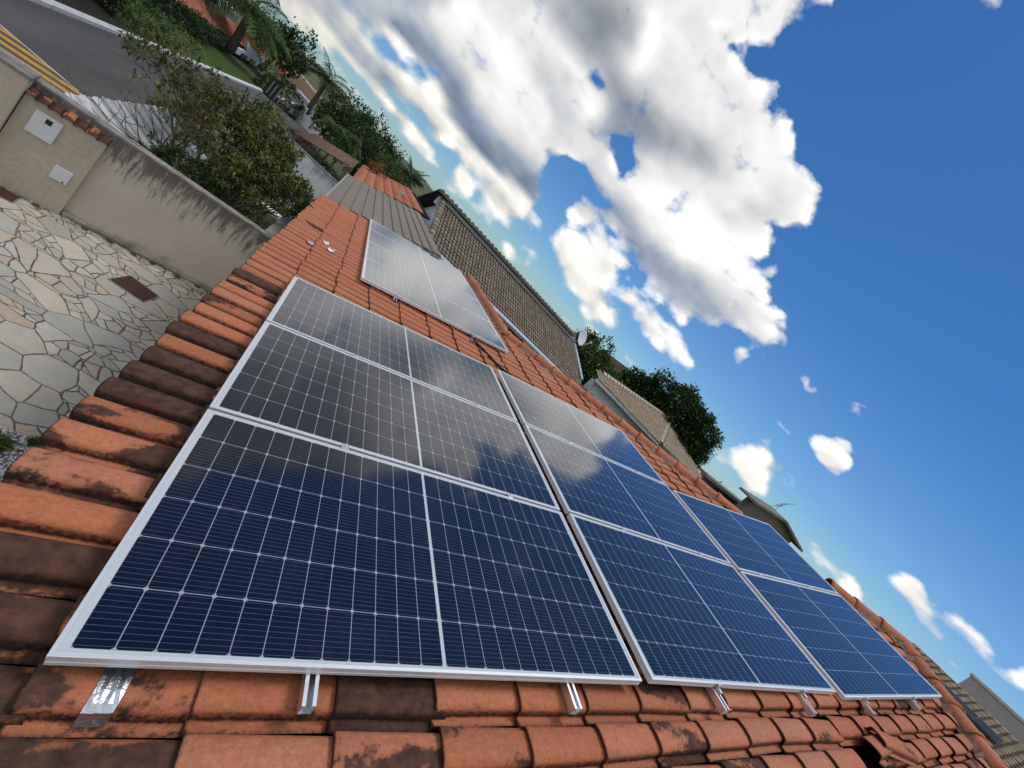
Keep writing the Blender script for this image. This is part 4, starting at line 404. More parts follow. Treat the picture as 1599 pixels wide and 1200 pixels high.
def clay_fn(dark):
    def fn(n, b):
        p = objco(n)
        tint = n.attr('tint'); stain = n.attr('stain'); joint = n.attr('joint')
        pv = n.vmath('ADD', p, n.vmath('SCALE', n.comb(tint, tint, tint), 37.0))
        st = n.vmath('MULTIPLY', pv, (0.55, 1.0, 1.0))
        a = n.noise(st, 5.0, 4, 0.52); g = n.noise(pv, 60.0, 4, 0.6); w = n.noise(st, 2.4, 4, 0.55)
        base = n.ramp(tint, [(0.0, (0.37, 0.125, 0.055)), (0.35, (0.46, 0.155, 0.068)), (0.7, (0.49, 0.175, 0.084)), (1.0, (0.47, 0.190, 0.105))])
        base = n.mix(n.rng(w, 0.42, 0.72, 0, 0.22), base, (0.50, 0.22, 0.135))
        base = n.mix(n.rng(a, 0.35, 0.62, 0.0, 0.35), base, (0.36, 0.115, 0.05))
        base = n.mix(0.55, base, n.mix(n.rng(g, 0.35, 0.65), (0.36, 0.36, 0.36), (0.62, 0.62, 0.62)), 'OVERLAY')
        pores = n.noise(pv, 210.0, 2, 0.5)
        base = n.mix(n.rng(pores, 0.60, 0.72, 0, 0.55), base, (0.16, 0.07, 0.045))
        streak = n.noise(n.vmath('MULTIPLY', pv, (1.2, 9.0, 9.0)), 5.0, 5, 0.6)
        base = n.mix(n.rng(streak, 0.52, 0.72, 0, 0.38), base, (0.23, 0.085, 0.05))
        # black patina of algae: blotches with a ragged rim
        s = n.math('ADD', n.math('MULTIPLY', a, 0.86), n.math('MULTIPLY', g, 0.14))
        thr = n.math('SUBTRACT', 0.80, n.math('MULTIPLY', stain, 0.56))
        msk = n.rng(n.math('SUBTRACT', s, thr), -0.02, 0.035, 0, 1, True)
        dirt = n.mix(n.rng(n.noise(pv, 22.0, 5, 0.65), 0.35, 0.7), (0.020, 0.014, 0.012), (0.105, 0.050, 0.036))
        base = n.mix(n.math('MULTIPLY', msk, 0.93), base, dirt)
        j = n.rng(n.math('ADD', joint, n.math('MULTIPLY', n.math('SUBTRACT', g, 0.5), 0.9)), 0.45, 0.85, 0, 0.9, True)
        base = n.mix(j, base, (0.022, 0.012, 0.010))
        n.put(b.inputs['Base Color'], base)
        n.put(b.inputs['Roughness'], n.rng(msk, 0, 1, 0.62, 0.82))
        set_bump(n, b, n.math('ADD', n.math('MULTIPLY', a, 0.6), n.math('ADD', n.math('MULTIPLY', g, 0.6), n.math('MULTIPLY', pores, 0.35))), 0.5, 0.007)
    return fn
M_CLAY = mat('clay', spec=0.25, fn=clay_fn(0))
M_UNDER = mat('underlay', (0.012, 0.009, 0.008), 0.95, spec=0.1)
M_MORTAR = mottled('mortar', (0.30, 0.22, 0.19), (0.22, 0.13, 0.10), 9.0, 0.9, 0.2, 0.5)
M_ALU = mat('aluminium', (0.74, 0.76, 0.80), 0.34, 0.85, 0.5, lambda n, b: n.put(b.inputs['Roughness'], n.rng(n.noise(objco(n), 18, 4), 0.3, 0.7, 0.28, 0.46)))
M_FRAME = mat('panel_frame', (0.72, 0.75, 0.78), 0.42, 0.35, 0.5)
M_RAIL = mat('mill_aluminium', (0.80, 0.81, 0.82), 0.38, 0.9, 0.5)
M_BLACK = mat('black_rubber', (0.008, 0.008, 0.009), 0.45, 0.0, 0.4)

PW, PH, PT = 2.1, 1.056, 0.035          # panel length, width, thickness
def glass_fn(n, b):
    p = objco(n); x, y, z = n.xyz(p)
    mu, mv, gap = 0.031, 0.021, 0.013
    pu = (PW - 2 * mu - gap) / 24.0; pv = (PH - 2 * mv) / 6.0
    right = n.math('GREATER_THAN', x, PW / 2)
    xc = n.math('SUBTRACT', n.math('SUBTRACT', x, mu), n.math('MULTIPLY', right, gap))
    yc = n.math('SUBTRACT', y, mv)
    fu = n.math('FRACT', n.math('DIVIDE', xc, pu)); fv = n.math('FRACT', n.math('DIVIDE', yc, pv))
    du = n.math('MULTIPLY', n.math('SUBTRACT', 0.5, n.math('ABSOLUTE', n.math('SUBTRACT', fu, 0.5))), pu)
    dv = n.math('MULTIPLY', n.math('SUBTRACT', 0.5, n.math('ABSOLUTE', n.math('SUBTRACT', fv, 0.5))), pv)
    lu = n.rng(du, 0.0008, 0.0015, 1, 0); lv = n.rng(dv, 0.0008, 0.0015, 1, 0)
    dia = n.rng(n.math('ADD', du, dv), 0.0075, 0.0095, 1, 0)
    line = n.math('MAXIMUM', n.math('MAXIMUM', lu, lv), dia)
    ou = n.math('SUBTRACT', n.math('ABSOLUTE', n.math('SUBTRACT', x, PW / 2)), PW / 2 - mu)
    ov = n.math('SUBTRACT', n.math('ABSOLUTE', n.math('SUBTRACT', y, PH / 2)), PH / 2 - mv)
    brd = n.math('GREATER_THAN', n.math('MAXIMUM', ou, ov), 0.0)
    mid = n.rng(n.math('ABSOLUTE', n.math('SUBTRACT', x, PW / 2)), gap / 2 - 0.0005, gap / 2 + 0.0005, 1, 0)
    white = n.math('MAXIMUM', n.math('MAXIMUM', line, brd), mid)
    fb = n.math('FRACT', n.math('MULTIPLY', fv, 10.0))
    bus = n.rng(n.math('ABSOLUTE', n.math('SUBTRACT', fb, 0.5)), 0.018, 0.042, 0.55, 0)
    cell = n.comb(n.math('FLOOR', n.math('DIVIDE', xc, pu)), n.math('FLOOR', n.math('DIVIDE', yc, pv)), 3.0)
    wn = n.new('ShaderNodeTexWhiteNoise'); n.l.new(cell, wn.inputs[0])
    soft = n.noise(p, 3.0, 3, 0.5)
    c = n.mix(n.rng(soft, 0.3, 0.7), (0.0022, 0.0030, 0.010), (0.0050, 0.0045, 0.012))
    c = n.mix(n.math('MULTIPLY', wn.outputs[0], 0.30), c, (0.002, 0.006, 0.024))
    c = n.mix(bus, c, (0.20, 0.21, 0.25))
    c = n.mix(white, c, (0.36, 0.39, 0.42))
    c = n.mix(n.math('MAXIMUM', mid, brd), c, (0.56, 0.60, 0.63))
    dust = n.math('MULTIPLY', n.rng(n.noise(p, 2.2, 6, 0.65), 0.40, 0.75), n.rng(n.noise(p, 38.0, 4, 0.6), 0.30, 0.75))
    c = n.mix(n.math('MULTIPLY', dust, 0.055), c, (0.40, 0.36, 0.31))
    n.put(b.inputs['Base Color'], c)
    sm = n.noise(p, 5.0, 6, 0.6)
    n.put(b.inputs['Roughness'], n.rng(sm, 0.35, 0.75, 0.085, 0.15))
    b.inputs['IOR'].default_value = 1.5
    b.inputs['Coat Weight'].default_value = 0.8; b.inputs['Coat IOR'].default_value = 1.5; b.inputs['Coat Roughness'].default_value = 0.07
    b.inputs['Specular IOR Level'].default_value = 0.5
M_GLASS = mat('solar_cells', fn=glass_fn)

# ------------------------------------------------------------------ the clay tile house
rng = random.Random(7)
EU0 = -0.38; EXP = 0.36; PV = 0.166
RIDGE_U, APEX_U, APEX_V, HIPK = 2.95, 7.42, 0.60, 1.035
FAR_V = 8.52
def v_hi(u): return FAR_V if u < RIDGE_U else APEX_V + (APEX_U - u) * HIPK
def v_lo(u): return max(-1.9, APEX_V - (APEX_U - u) * HIPK)

PROF = [(0.0, 0.004), (0.027, 0.0), (0.033, 0.010), (0.036, 0.034), (0.043, 0.046), (0.066, 0.0525), (0.105, 0.054), (0.138, 0.050), (0.151, 0.042), (0.158, 0.020), (0.162, 0.006), (0.170, 0.002)]
JNT = [0.70, 0.30, 0.85, 0.60, 0.14, 0.0, 0.0, 0.0, 0.20, 0.80, 1.0, 0.8]
def tile_shape(mb, T, L=0.405, th=0.013, lift=0.020, tint=0.5, stain=0.2, jit=0.0):
    """one clay tile; local x up the slope, y across, z normal; T maps local to world"""
    xs = [0.0, 0.012, 0.09, 0.2, 0.3, L]; vs = []; jn = []
    k = len(PROF)
    for i, x in enumerate(xs):
        z0 = lift * (1 - x / L)
        for (y, z), j in zip(PROF, JNT):
            taper = 1 - 0.05 * x / L
            drop = 0.004 if i == 0 else 0.0
            vs.append(T(x, 0.083 + (y - 0.083) * taper, z0 + z - drop)); jn.append(max(j, 0.85 if i == 0 else 0.0))
    for (y, z), j in zip(PROF, JNT):                    # the lip's lower edge
        vs.append(T(0.0, y, lift + z - th)); jn.append(1.0)
    for (y, z), j in zip(PROF, JNT):
        vs.append(T(0.06, y, lift * 0.85 + z - th)); jn.append(1.0)
    fs = []
    for i in range(len(xs) - 1):
        for j in range(k - 1): fs.append((i * k + j, (i + 1) * k + j, (i + 1) * k + j + 1, i * k + j + 1)[::-1])
    o = len(xs) * k
    for j in range(k - 1):
        fs.append((j, j + 1, o + j + 1, o + j)[::-1]); fs.append((o + j, o + j + 1, o + k + j + 1, o + k + j)[::-1])
    mb.add(vs, fs, 0, True, tint=tint, stain=stain, joint=jn)

house = thing('clay_tiled_house', 'terracotta tile roofed house in the foreground carrying the solar panels', 'house', RW(-0.1, 3.0, -0.2) * Vector((1, 1, 0)) if False else (0.0, 3.0, GZ))
BASE_N = -0.150
HOLES = {(12, -2)}                         # a cover tile has been lifted out here
def stain_of(u, v):
    s = 0.16 + 0.12 * rng.random()
    if u < 0.05:                           # first course by the eave
        if v < 2.25: s = 0.42 + 0.55 * rng.random()
        elif v < 3.0: s = 0.25 + 0.45 * rng.random()
        elif rng.random() < 0.08: s = 0.5
        else: s = 0.12 + 0.10 * rng.random()
    elif v < 0.1 and u < 2.6: s = 0.22 + 0.55 * rng.random() ** 1.6
    elif v < 0.1: s = 0.12 + 0.42 * rng.random() ** 2.2
    elif v > 3.0: s = 0.08 + 0.10 * rng.random()
    return s
PLAN = {(0, -1): 0.35, (0, 0): 0.62, (0, 1): 0.66, (0, 2): 0.80, (0, 3): 0.22, (0, 4): 0.52, (0, 5): 0.58, (0, 6): 0.62, (0, 7): 0.92, (0, 8): 0.95, (0, 9): 1.05, (0, 10): 0.56, (0, 11): 0.92, (0, 12): 0.22, (0, 13): 0.20,
        (0, 14): 0.66, (0, 15): 0.2, (0, 16): 0.16, (1, -1): 0.62, (1, 0): 0.55, (1, 1): 0.7, (2, 0): 0.30, (3, 0): 0.98, (3, -1): 0.42, (2, -1): 0.22, (4, 0): 0.25, (4, -1): 0.55, (5, 0): 0.22, (5, -1): 0.24, (6, 0): 0.2, (6, -1): 0.2, (1, -2): 0.5}
tb = MB()
for c in range(0, 23):
    u = EU0 + EXP * c
    row_dv = rng.uniform(-0.006, 0.006)
    for k in range(-11, 53):
        v = -0.105 + PV * k
        um, vm = u + EXP / 2, v + PV / 2
        if vm > v_hi(um) + (0.02 if u < RIDGE_U else 0.12) or vm < v_lo(um) - 0.12: continue
        if u > APEX_U or (um > RIDGE_U + 0.1 and vm > v_hi(um) + 0.05): continue
        if (c, k) in HOLES: continue
        near = vm < 0.3 or um < 0.1
        yaw = rng.uniform(-0.022, 0.022) * (1.6 if near and u > 3 else 1); tilt = rng.uniform(-0.006, 0.012); du = rng.uniform(-0.010, 0.010); dn = rng.uniform(-0.002, 0.003)
        cy, sy = math.cos(yaw), math.sin(yaw)
        if 4.2 < um < 6.7 and 0.05 < vm < 2.15: dn = -0.035          # the battens sag under the third column
        def T(x, y, z, u=u, v=v, cy=cy, sy=sy, du=du, dn=dn, tilt=tilt):
            yy = y - 0.083
            return RW(u + du + x * cy - yy * sy, v + row_dv + 0.083 + x * sy + yy * cy, BASE_N + dn + z + tilt * (0.4 - x))
        t = rng.random()
        if vm > 3.2: t = 0.35 + 0.6 * t
        tile_shape(tb, T, tint=t, stain=PLAN.get((c, k), stain_of(u, vm)))
tb.obj('roof_tiles', M_CLAY, house, (0, 3, GZ))
# deck under the tiles, with the other slopes of the roof
ub = MB(); DN = -0.19
e0 = [RW(EU0 + 0.04, -8.0, DN), RW(EU0 + 0.04, FAR_V - 0.02, DN), RW(RIDGE_U, FAR_V - 0.02, DN), RW(RIDGE_U, v_hi(RIDGE_U + .001) - .03, DN), RW(APEX_U, APEX_V, DN), RW(APEX_U - 8.3, APEX_V - 8.3 * HIPK, DN)]
ub.slab(e0, (0, 0, -0.05))
ub.obj('roof_deck', M_UNDER, house, (0, 3, GZ))
ob = MB()
rz = RW(RIDGE_U, 0, -0.10)
ax = RW(APEX_U, APEX_V, -0.12)
def down(P, dx, dy): # follow a slope of the same pitch for a horizontal run
    L = math.hypot(dx, dy); return Vector((P.x + dx, P.y + dy, P.z - L * math.tan(ALPHA)))
A1 = Vector((rz.x, FAR_V - .02, rz.z)); B1 = Vector((rz.x, v_hi(RIDGE_U + .001), rz.z))
ob.slab([A1, down(A1, 2.2, 0), down(B1, 2.2, 0), B1], (0, 0, -0.06), tint=0.5, stain=0.1, joint=0.0)
ob.slab([Vector((ax.x, ax.y, ax.z)), B1 + Vector((0, 0, -.02)), down(B1, 2.0, 0) + Vector((0, 0, -.03)), Vector((ax.x + 4.0, B1.y - 0.2, rz.z - 0.4)), Vector((ax.x + 4.0, ax.y, ax.z - 0.5))], (0, 0, -0.06), tint=0.45, stain=0.1, joint=0.0)
ob.slab([Vector((ax.x, ax.y, ax.z)), Vector((ax.x + 4.0, ax.y, ax.z - 0.5)), Vector((ax.x + 4.0, -7.5, -0.6)), RW(APEX_U - 8.0, APEX_V - 8.0 * HIPK, -.12)], (0, 0, -0.06), tint=0.45, stain=0.1, joint=0.0)
ob.obj('rear_slopes', M_CLAY, house, (0, 3, GZ))

# ridge caps: short barrel tiles, each lapping the next, bedded in mortar
def ridge_run(name, P0, P1, n_up, step=0.335, r0=0.088):
    cap = MB(); mo = MB()
    d = (P1 - P0); Ln = d.length; d.normalize(); side = d.cross(n_up).normalized(); up = side.cross(d).normalized()
    k = int(Ln / step); step = (Ln + 0.03) / (k + 1)
    for i in range(k + 1):
        o = P0 + d * (i * step) + side * rng.uniform(-.006, .006) + up * rng.uniform(-.004, .004)
        if name == 'hip' and 1.50 < o.y < 2.35: o = o - up * 0.055         # pressed down where the panels overhang it
        vs = []; jn = []
        st = [(-0.02, 1.16), (0.018, 1.18), (0.032, 1.06), (0.10, 1.02), (0.36, 0.90)]
        m = 11
        for x, s in st:
            for j in range(m):
                a = math.pi * (j / (m - 1.0)); q = o + d * x + side * (math.cos(a) * r0 * s) + up * (math.sin(a) * r0 * s * 0.92 - 0.012)
                vs.append(q); jn.append(0.55 if (j < 1 or j > m - 2) else 0.0)
        fs = [(a * m + j, a * m + j + 1, (a + 1) * m + j + 1, (a + 1) * m + j) for a in range(len(st) - 1) for j in range(m - 1)]
        ce = len(vs)
        for j in range(m):
            a = math.pi * (j / (m - 1.0)); vs.append(o + d * (-0.02) + side * (math.cos(a) * r0) + up * (math.sin(a) * r0 * .9 - 0.016)); jn.append(1.0)
        fs += [(j, ce + j, ce + j + 1, j + 1) for j in range(m - 1)]
        cap.add(vs, fs, 0, True, tint=rng.random() * 0.7, stain=0.1 + 0.18 * rng.random(), joint=jn)
    # mortar bed, ragged
    m = int(Ln / 0.05); vs = []
    for i in range(m + 1):
        o = P0 + d * (Ln * i / m)
        if name == 'hip' and 1.50 < o.y < 2.35: o = o - up * 0.055
        for sgn in (-1, 1):
            w = 0.108 + rng.uniform(-.020, .026)
            vs.append(o + side * (sgn * w) - up * 0.062); vs.append(o + side * (sgn * 0.080) + up * 0.012)
    fs = []
    for i in range(m):
        a = i * 4; fs += [(a, a + 1, a + 5, a + 4), (a + 3, a + 2, a + 6, a + 7), (a + 1, a + 3, a + 7, a + 5)]
    mo.add(vs, fs)
    cap.obj('ridge_tiles', M_CLAY, house, (0, 3, GZ)); mo.obj('ridge_mortar', M_MORTAR, house, (0, 3, GZ))
UPZ = Vector((0, 0, 1))
RN = -0.075
ridge_run('far', RW(RIDGE_U, FAR_V - 0.02, RN), RW(RIDGE_U, v_hi(RIDGE_U + .01) - 0.05, RN), UPZ)
ridge_run('hip', RW(RIDGE_U + .02, v_hi(RIDGE_U + .02), RN), RW(APEX_U, APEX_V, RN), UPZ)
ridge_run('near', RW(APEX_U - 3.0, APEX_V - 3.0 * HIPK, RN), RW(APEX_U, APEX_V, RN), UPZ)
# walls under the eaves
M_HWALL = mottled('house_plaster', (0.62, 0.58, 0.48), (0.55, 0.50, 0.42), 2.0)
wb = MB()
wb.bx(0.25, 2.75, -7.0, FAR_V - 0.25, GZ, -0.32); wb.bx(2.76, 9.5, -7.0, 4.4, GZ, 0.35)
wb.obj('walls', M_HWALL, house, (0, 3, GZ))
fa = MB(); q0 = RW(EU0 + 0.06, 0, -0.20)
fa.bx(q0.x, q0.x + 0.025, -7.5, FAR_V - 0.03, q0.z - 0.14, q0.z - 0.052)
fa.obj('eave_board', mottled('dark_wood', (0.10, 0.055, 0.035), (0.06, 0.035, 0.022), 8.0), house, (0, 3, GZ))

# loose tiles left beside the hole
def loose(name, label, u, v, n, eul):
    R = ROOF @ Euler(eul).to_matrix()
    P = RW(u, v, n)
    b = MB()
    tile_shape(b, lambda x, y, z: P + R @ Vector((x - 0.2, y - 0.083, z)), tint=0.3, stain=0.28, lift=0.0)
    o = b.obj(name, M_CLAY, None, P, R)
    return tag(o, label, 'roof tile', 'loose roof tiles')
loose('roof_tile', 'loose clay tile lying tilted across the tiles beside the dark hole in the roof', 4.52, -0.325, -0.076, (rad(-5), rad(3), rad(-13)))
loose('roof_tile', 'second loose clay tile leaning under the tilted one beside the dark roof hole', 4.38, -0.315, -0.098, (rad(-9), rad(1), rad(3)))

# ------------------------------------------------------------------ solar panels
def build_panel():
    root = thing('solar_panel', 'x', 'solar panel', (0, 0, 0), None, 'solar panels on the clay roof')
    w = 0.011; b = MB()
    # frame profile: outer wall and a narrow top lip, mitred
    def ring(inset, z): return [(inset, inset, z), (PW - inset, inset, z), (PW - inset, PH - inset, z), (inset, PH - inset, z)]
    R = [ring(0.0, -PT), ring(0.0, -0.024), ring(0.0015, -0.0235), ring(0.0015, -0.0125), ring(0.0, -0.012), ring(0.0, -0.001), ring(0.001, 0.0), ring(w, 0.0), ring(w, -0.0040), ring(0.0030, -0.0045), ring(0.003, -PT)]
    vs = [p for r in R for p in r]; fs = []
    for i in range(len(R) - 1):
        for j in range(4): fs.append((i * 4 + j, i * 4 + (j + 1) % 4, (i + 1) * 4 + (j + 1) % 4, (i + 1) * 4 + j))
    b.add(vs, fs)
    b.obj('frame', M_FRAME, root)
    g = MB(); g.add([(w - .004, w - .004, -0.0022), (PW - w + .004, w - .004, -0.0022), (PW - w + .004, PH - w + .004, -0.0022), (w - .004, PH - w + .004, -0.0022),
                     (w - .004, w - .004, -0.0062), (PW - w + .004, w - .004, -0.0062), (PW - w + .004, PH - w + .004, -0.0062), (w - .004, PH - w + .004, -0.0062)],
                    [(0, 1, 2, 3), (7, 6, 5, 4)])
    g.obj('cell_glass', M_GLASS, root)
    return root
proto = build_panel()
# columns: start up the slope, start along the eave, lift, tilt (the roof sags a little), rows, labels
COLS = [
 (0.0, 0.0, 0.0, 0.0, ['solar panel nearest the camera with large dark blue cells by the eave', 'charcoal looking solar panel in the middle of the row along the eave', 'solar panel at the far end of the eave row reflecting grey cloud']),
 (2.1642, 0.0013, 0.0131, -0.0232, ['blue solar panel right of the nearest panel across the dark gap', 'solar panel in the middle column half blue and half cloud reflection', 'pale solar panel at the far end of the middle column under the ridge tiles']),
 (4.3582, -0.0308, -0.0424, 0.0232, ['deep blue solar panel at the far right corner next to the hip tiles', 'blue solar panel behind the right corner panel with its tip towards the grey roofs']),
 (0.5651, 4.2342, -0.0206, -0.0061, ['nearest panel of the separate far array above the black cable', 'second panel of the far array counted from the black cable', 'third panel of the far array counted from the black cable', 'farthest pale panel of the separate array beside the grey metal roof'])]
first = True
for u0, v0, z0, tl, labs in COLS:
    for i, lab in enumerate(labs):
        o = proto if first else copy_tree(proto); first = False
        Rl = ROOF @ Matrix.Rotation(-math.atan(tl), 3, 'Y')
        o.matrix_basis = Matrix.Translation(RW(u0, v0 + i * (PH + 0.0202), z0)) @ Rl.to_4x4()
        o['label'] = lab

# mounting rails: an open channel profile running along the eave direction
def rail(label, u, v0, v1, nt, seams):
    P = RW(u, v0, nt); L = v1 - v0
    root = thing('mounting_rail', label, 'rail', P, ROOF, 'rails under the panels')
    b = MB(); w, h, t = 0.020, 0.042, 0.004
    prof = [(-w, -h), (w, -h), (w, 0), (w - 0.011, 0), (w - 0.011, -t), (w - t, -t), (w - t, -h + t), (-w + t, -h + t), (-w + t, -t), (-w + 0.011, -t), (-w + 0.011, 0), (-w, 0)]
    k = len(prof)
    vs = [RW(u + x, v, nt + z) for v in (v0, v1) for x, z in prof]
    fs = [(i, (i + 1) % k, k + (i + 1) % k, k + i) for i in range(k)]
    # end faces split into wall strips
    for o in (0, k):
        for q in ((0, 1, 6, 7), (1, 2, 5, 6), (2, 3, 4, 5), (7, 8, 11, 0), (8, 9, 10, 11)): fs.append(tuple(o + i for i in q))
    b.add(vs, fs); b.obj('channel', M_RAIL, root, P, ROOF)
    for v, end in seams:
        c = MB(); z = nt + PT
        if end:
            c.box(RW(u, v - 0.010, nt + 0.017), (0.014, 0.004, 0.020), ROOF); c.box(RW(u, v - 0.004, nt + PT + 0.003), (0.014, 0.010, 0.0022), ROOF); c.box(RW(u + .022, v - 0.022, nt + 0.006), (0.007, 0.010, 0.005), ROOF)
        else:
            c.box(RW(u, v, nt + PT + 0.003), (0.020, 0.017, 0.0022), ROOF)
        c.lathe([(0.0, 0.006), (0.006, 0.006), (0.0065, 0.0), (0.0065, -0.002)], 8, RW(u, v - (0.008 if end else 0), nt + PT + 0.006), ROOF, smooth=False)
        c.obj('clamp', M_ALU, root, RW(u, v, nt), ROOF, 0.0008)
    return root
s3 = [(0.0, True), (PH + 0.0101, False), (2 * PH + 0.0303, False)]
dz = lambda c, u: COLS[c][2] + COLS[c][3] * (u - COLS[c][0]) - PT - 0.0005
rail('aluminium rail poking out under the nearest panel beside the foil strip', 0.612, -0.085, 3.30, dz(0, 0.612), s3[1:])
rail('aluminium rail end under the right side of the nearest panel', 1.667, -0.095, 3.30, dz(0, 1.667), s3[1:])
rail('aluminium rail end under the left half of the second column', 2.733, -0.105, 3.28, dz(1, 2.733), s3)
rail('aluminium rail end under the right half of the second column', 3.753, -0.118, 3.28, dz(1, 3.753), s3)
rail('aluminium rail end under the left half of the right corner panel', 4.72, -0.125, 2.14, dz(2, 4.72), [(-0.03, True), (PH - 0.02, False)])
rail('aluminium rail end nearest the hip under the right corner panel', 5.72, -0.110, 2.14, dz(2, 5.72), [(-0.03, True), (PH - 0.02, False)])
s4 = [(4.2342, True)] + [(4.2342 + i * (PH + 0.0202) - 0.0101, False) for i in (1, 2, 3)]
rail('short rail end under the lower side of the far array', 1.0, 4.12, 8.46, dz(3, 1.0), s4)
rail('short rail end under the upper side of the far array by the cable', 2.08, 4.05, 8.46, dz(3, 2.08), s4)

# foil flashing strip, stuck down over the tile below the first panel
fb = MB(); pts = [(0.10, -0.080), (0.02, -0.079), (-0.030, -0.078), (-0.058, -0.082), (-0.072, -0.096), (-0.076, -0.118), (-0.084, -0.132)]
vs = []
for i, (v, nn) in enumerate(pts):
    for j in range(7):
        x = j / 6.0 - 0.5; vs.append(RW(0.150 + x * 0.062 + 0.012 * i / 5 * -1, v, nn + 0.004 + 0.002 * math.sin(j * 2.3 + i * 1.7)))
fs = [(i * 7 + j, i * 7 + j + 1, (i + 1) * 7 + j + 1, (i + 1) * 7 + j) for i in range(len(pts) - 1) for j in range(6)]
fb.add(vs, fs, 0, False)
def foil_fn(n, b):
    a = n.noise(objco(n), 70, 5, 0.65); set_bump(n, b, a, 0.6, 0.004)
tag(fb.obj('foil_strip', mat('foil', (0.62, 0.66, 0.74), 0.28, 0.9, 0.5, foil_fn), None, RW(0.15, 0, -0.08)), 'crinkled silver foil strip stuck on the tiles below the nearest panel', 'foil strip')

# offcuts lying on the far tiles
M_WHITE = mat('white_paper', (0.80, 0.80, 0.80), 0.6)
def scrap(label, u, v, su, sv, yaw, m, bend):
    b = MB(); vs = []
    R = ROOF @ Matrix.Rotation(yaw, 3, 'Z')
    for i in range(5):
        for j in range(4):
            x = (i / 4.0 - .5) * su; y = (j / 3.0 - .5) * sv
            vs.append(RW(u, v, -0.082) + R @ Vector((x, y, bend * (x / su * 2) ** 2 + 0.004 * ((i + j) % 2))))
    b.add(vs, [(i * 4 + j, (i + 1) * 4 + j, (i + 1) * 4 + j + 1, i * 4 + j + 1) for i in range(4) for j in range(3)])
    o = b.obj('paper_scrap', m, None, RW(u, v, -0.08)); so = o.modifiers.new('thick', 'SOLIDIFY'); so.thickness = 0.004
    tag(o, label, 'scrap', 'scraps on the far tiles')
scrap('bluish foil scrap lying on the tiles left of two white scraps', -0.06, 4.80, 0.07, 0.10, 0.3, mat('dull_foil', (0.55, 0.58, 0.70), 0.4, 0.5), 0.01)
scrap('white scrap on the tiles farther from the camera than its twin', 0.08, 5.16, 0.07, 0.11, 0.2, M_WHITE, 0.015)
scrap('white scrap on the tiles closest to the near panel row', 0.17, 4.93, 0.07, 0.11, -0.1, M_WHITE, 0.015)

# black cable from the far array down to the middle column
cb = MB()
path = [(2.02, 4.45, -0.075), (2.08, 4.15, -0.070), (2.15, 3.98, -0.068), (2.24, 3.80, -0.070), (2.32, 3.60, -0.070), (2.41, 3.47, -0.070), (2.56, 3.34, -0.072), (2.72, 3.20, -0.070), (2.85, 3.0, -0.068)]
cb.tube([RW(*q) for q in path], 0.016, 8)
tag(cb.obj('cable', M_BLACK, None, RW(2.3, 3.6, -0.08)), 'thick black cable curving over the tiles between the two panel groups', 'cable')

# ------------------------------------------------------------------ ground, yard, street
def sheet(name, poly, z, m, label=None, cat=None, kind='structure', group=None):
    b = MB(); b.add([(x, y, z) for x, y in poly], [tuple(range(len(poly)))])
    c = Vector((sum(p[0] for p in poly) / len(poly), sum(p[1] for p in poly) / len(poly), z))
    return tag(b.obj(name, m, None, c), label, cat, group, kind)

def ground_fn(n, b):
    p = geo_pos(n)
    a = n.noise(p, 0.012, 6, 0.6); f = n.noise(p, 0.35, 5, 0.6)
    c = n.mix(n.rng(a, 0.35, 0.65), (0.055, 0.085, 0.030), (0.14, 0.145, 0.07))
    c = n.mix(n.rng(f, 0.4, 0.7, 0, 0.6), c, (0.10, 0.075, 0.045))
    n.put(b.inputs['Base Color'], c)
def road_fn(n, b):
    p = geo_pos(n)
    a = n.noise(n.vmath('MULTIPLY', p, (1.0, 0.12, 1.0)), 0.9, 5, 0.6); f = n.noise(p, 60, 3, 0.6); g = n.noise(p, 2.2, 5, 0.6)
    c = n.mix(n.rng(a, 0.3, 0.7), (0.058, 0.056, 0.056), (0.105, 0.10, 0.10))
    c = n.mix(n.rng(g, 0.45, 0.7, 0, 0.5), c, (0.075, 0.068, 0.064))
    c = n.mix(0.4, c, n.mix(n.rng(f, 0.35, 0.65), (0.38, 0.38, 0.38), (0.62, 0.62, 0.62)), 'OVERLAY')
    n.put(b.inputs['Base Color'], c); b.inputs['Roughness'].default_value = 0.85
    set_bump(n, b, f, 0.3, 0.01)
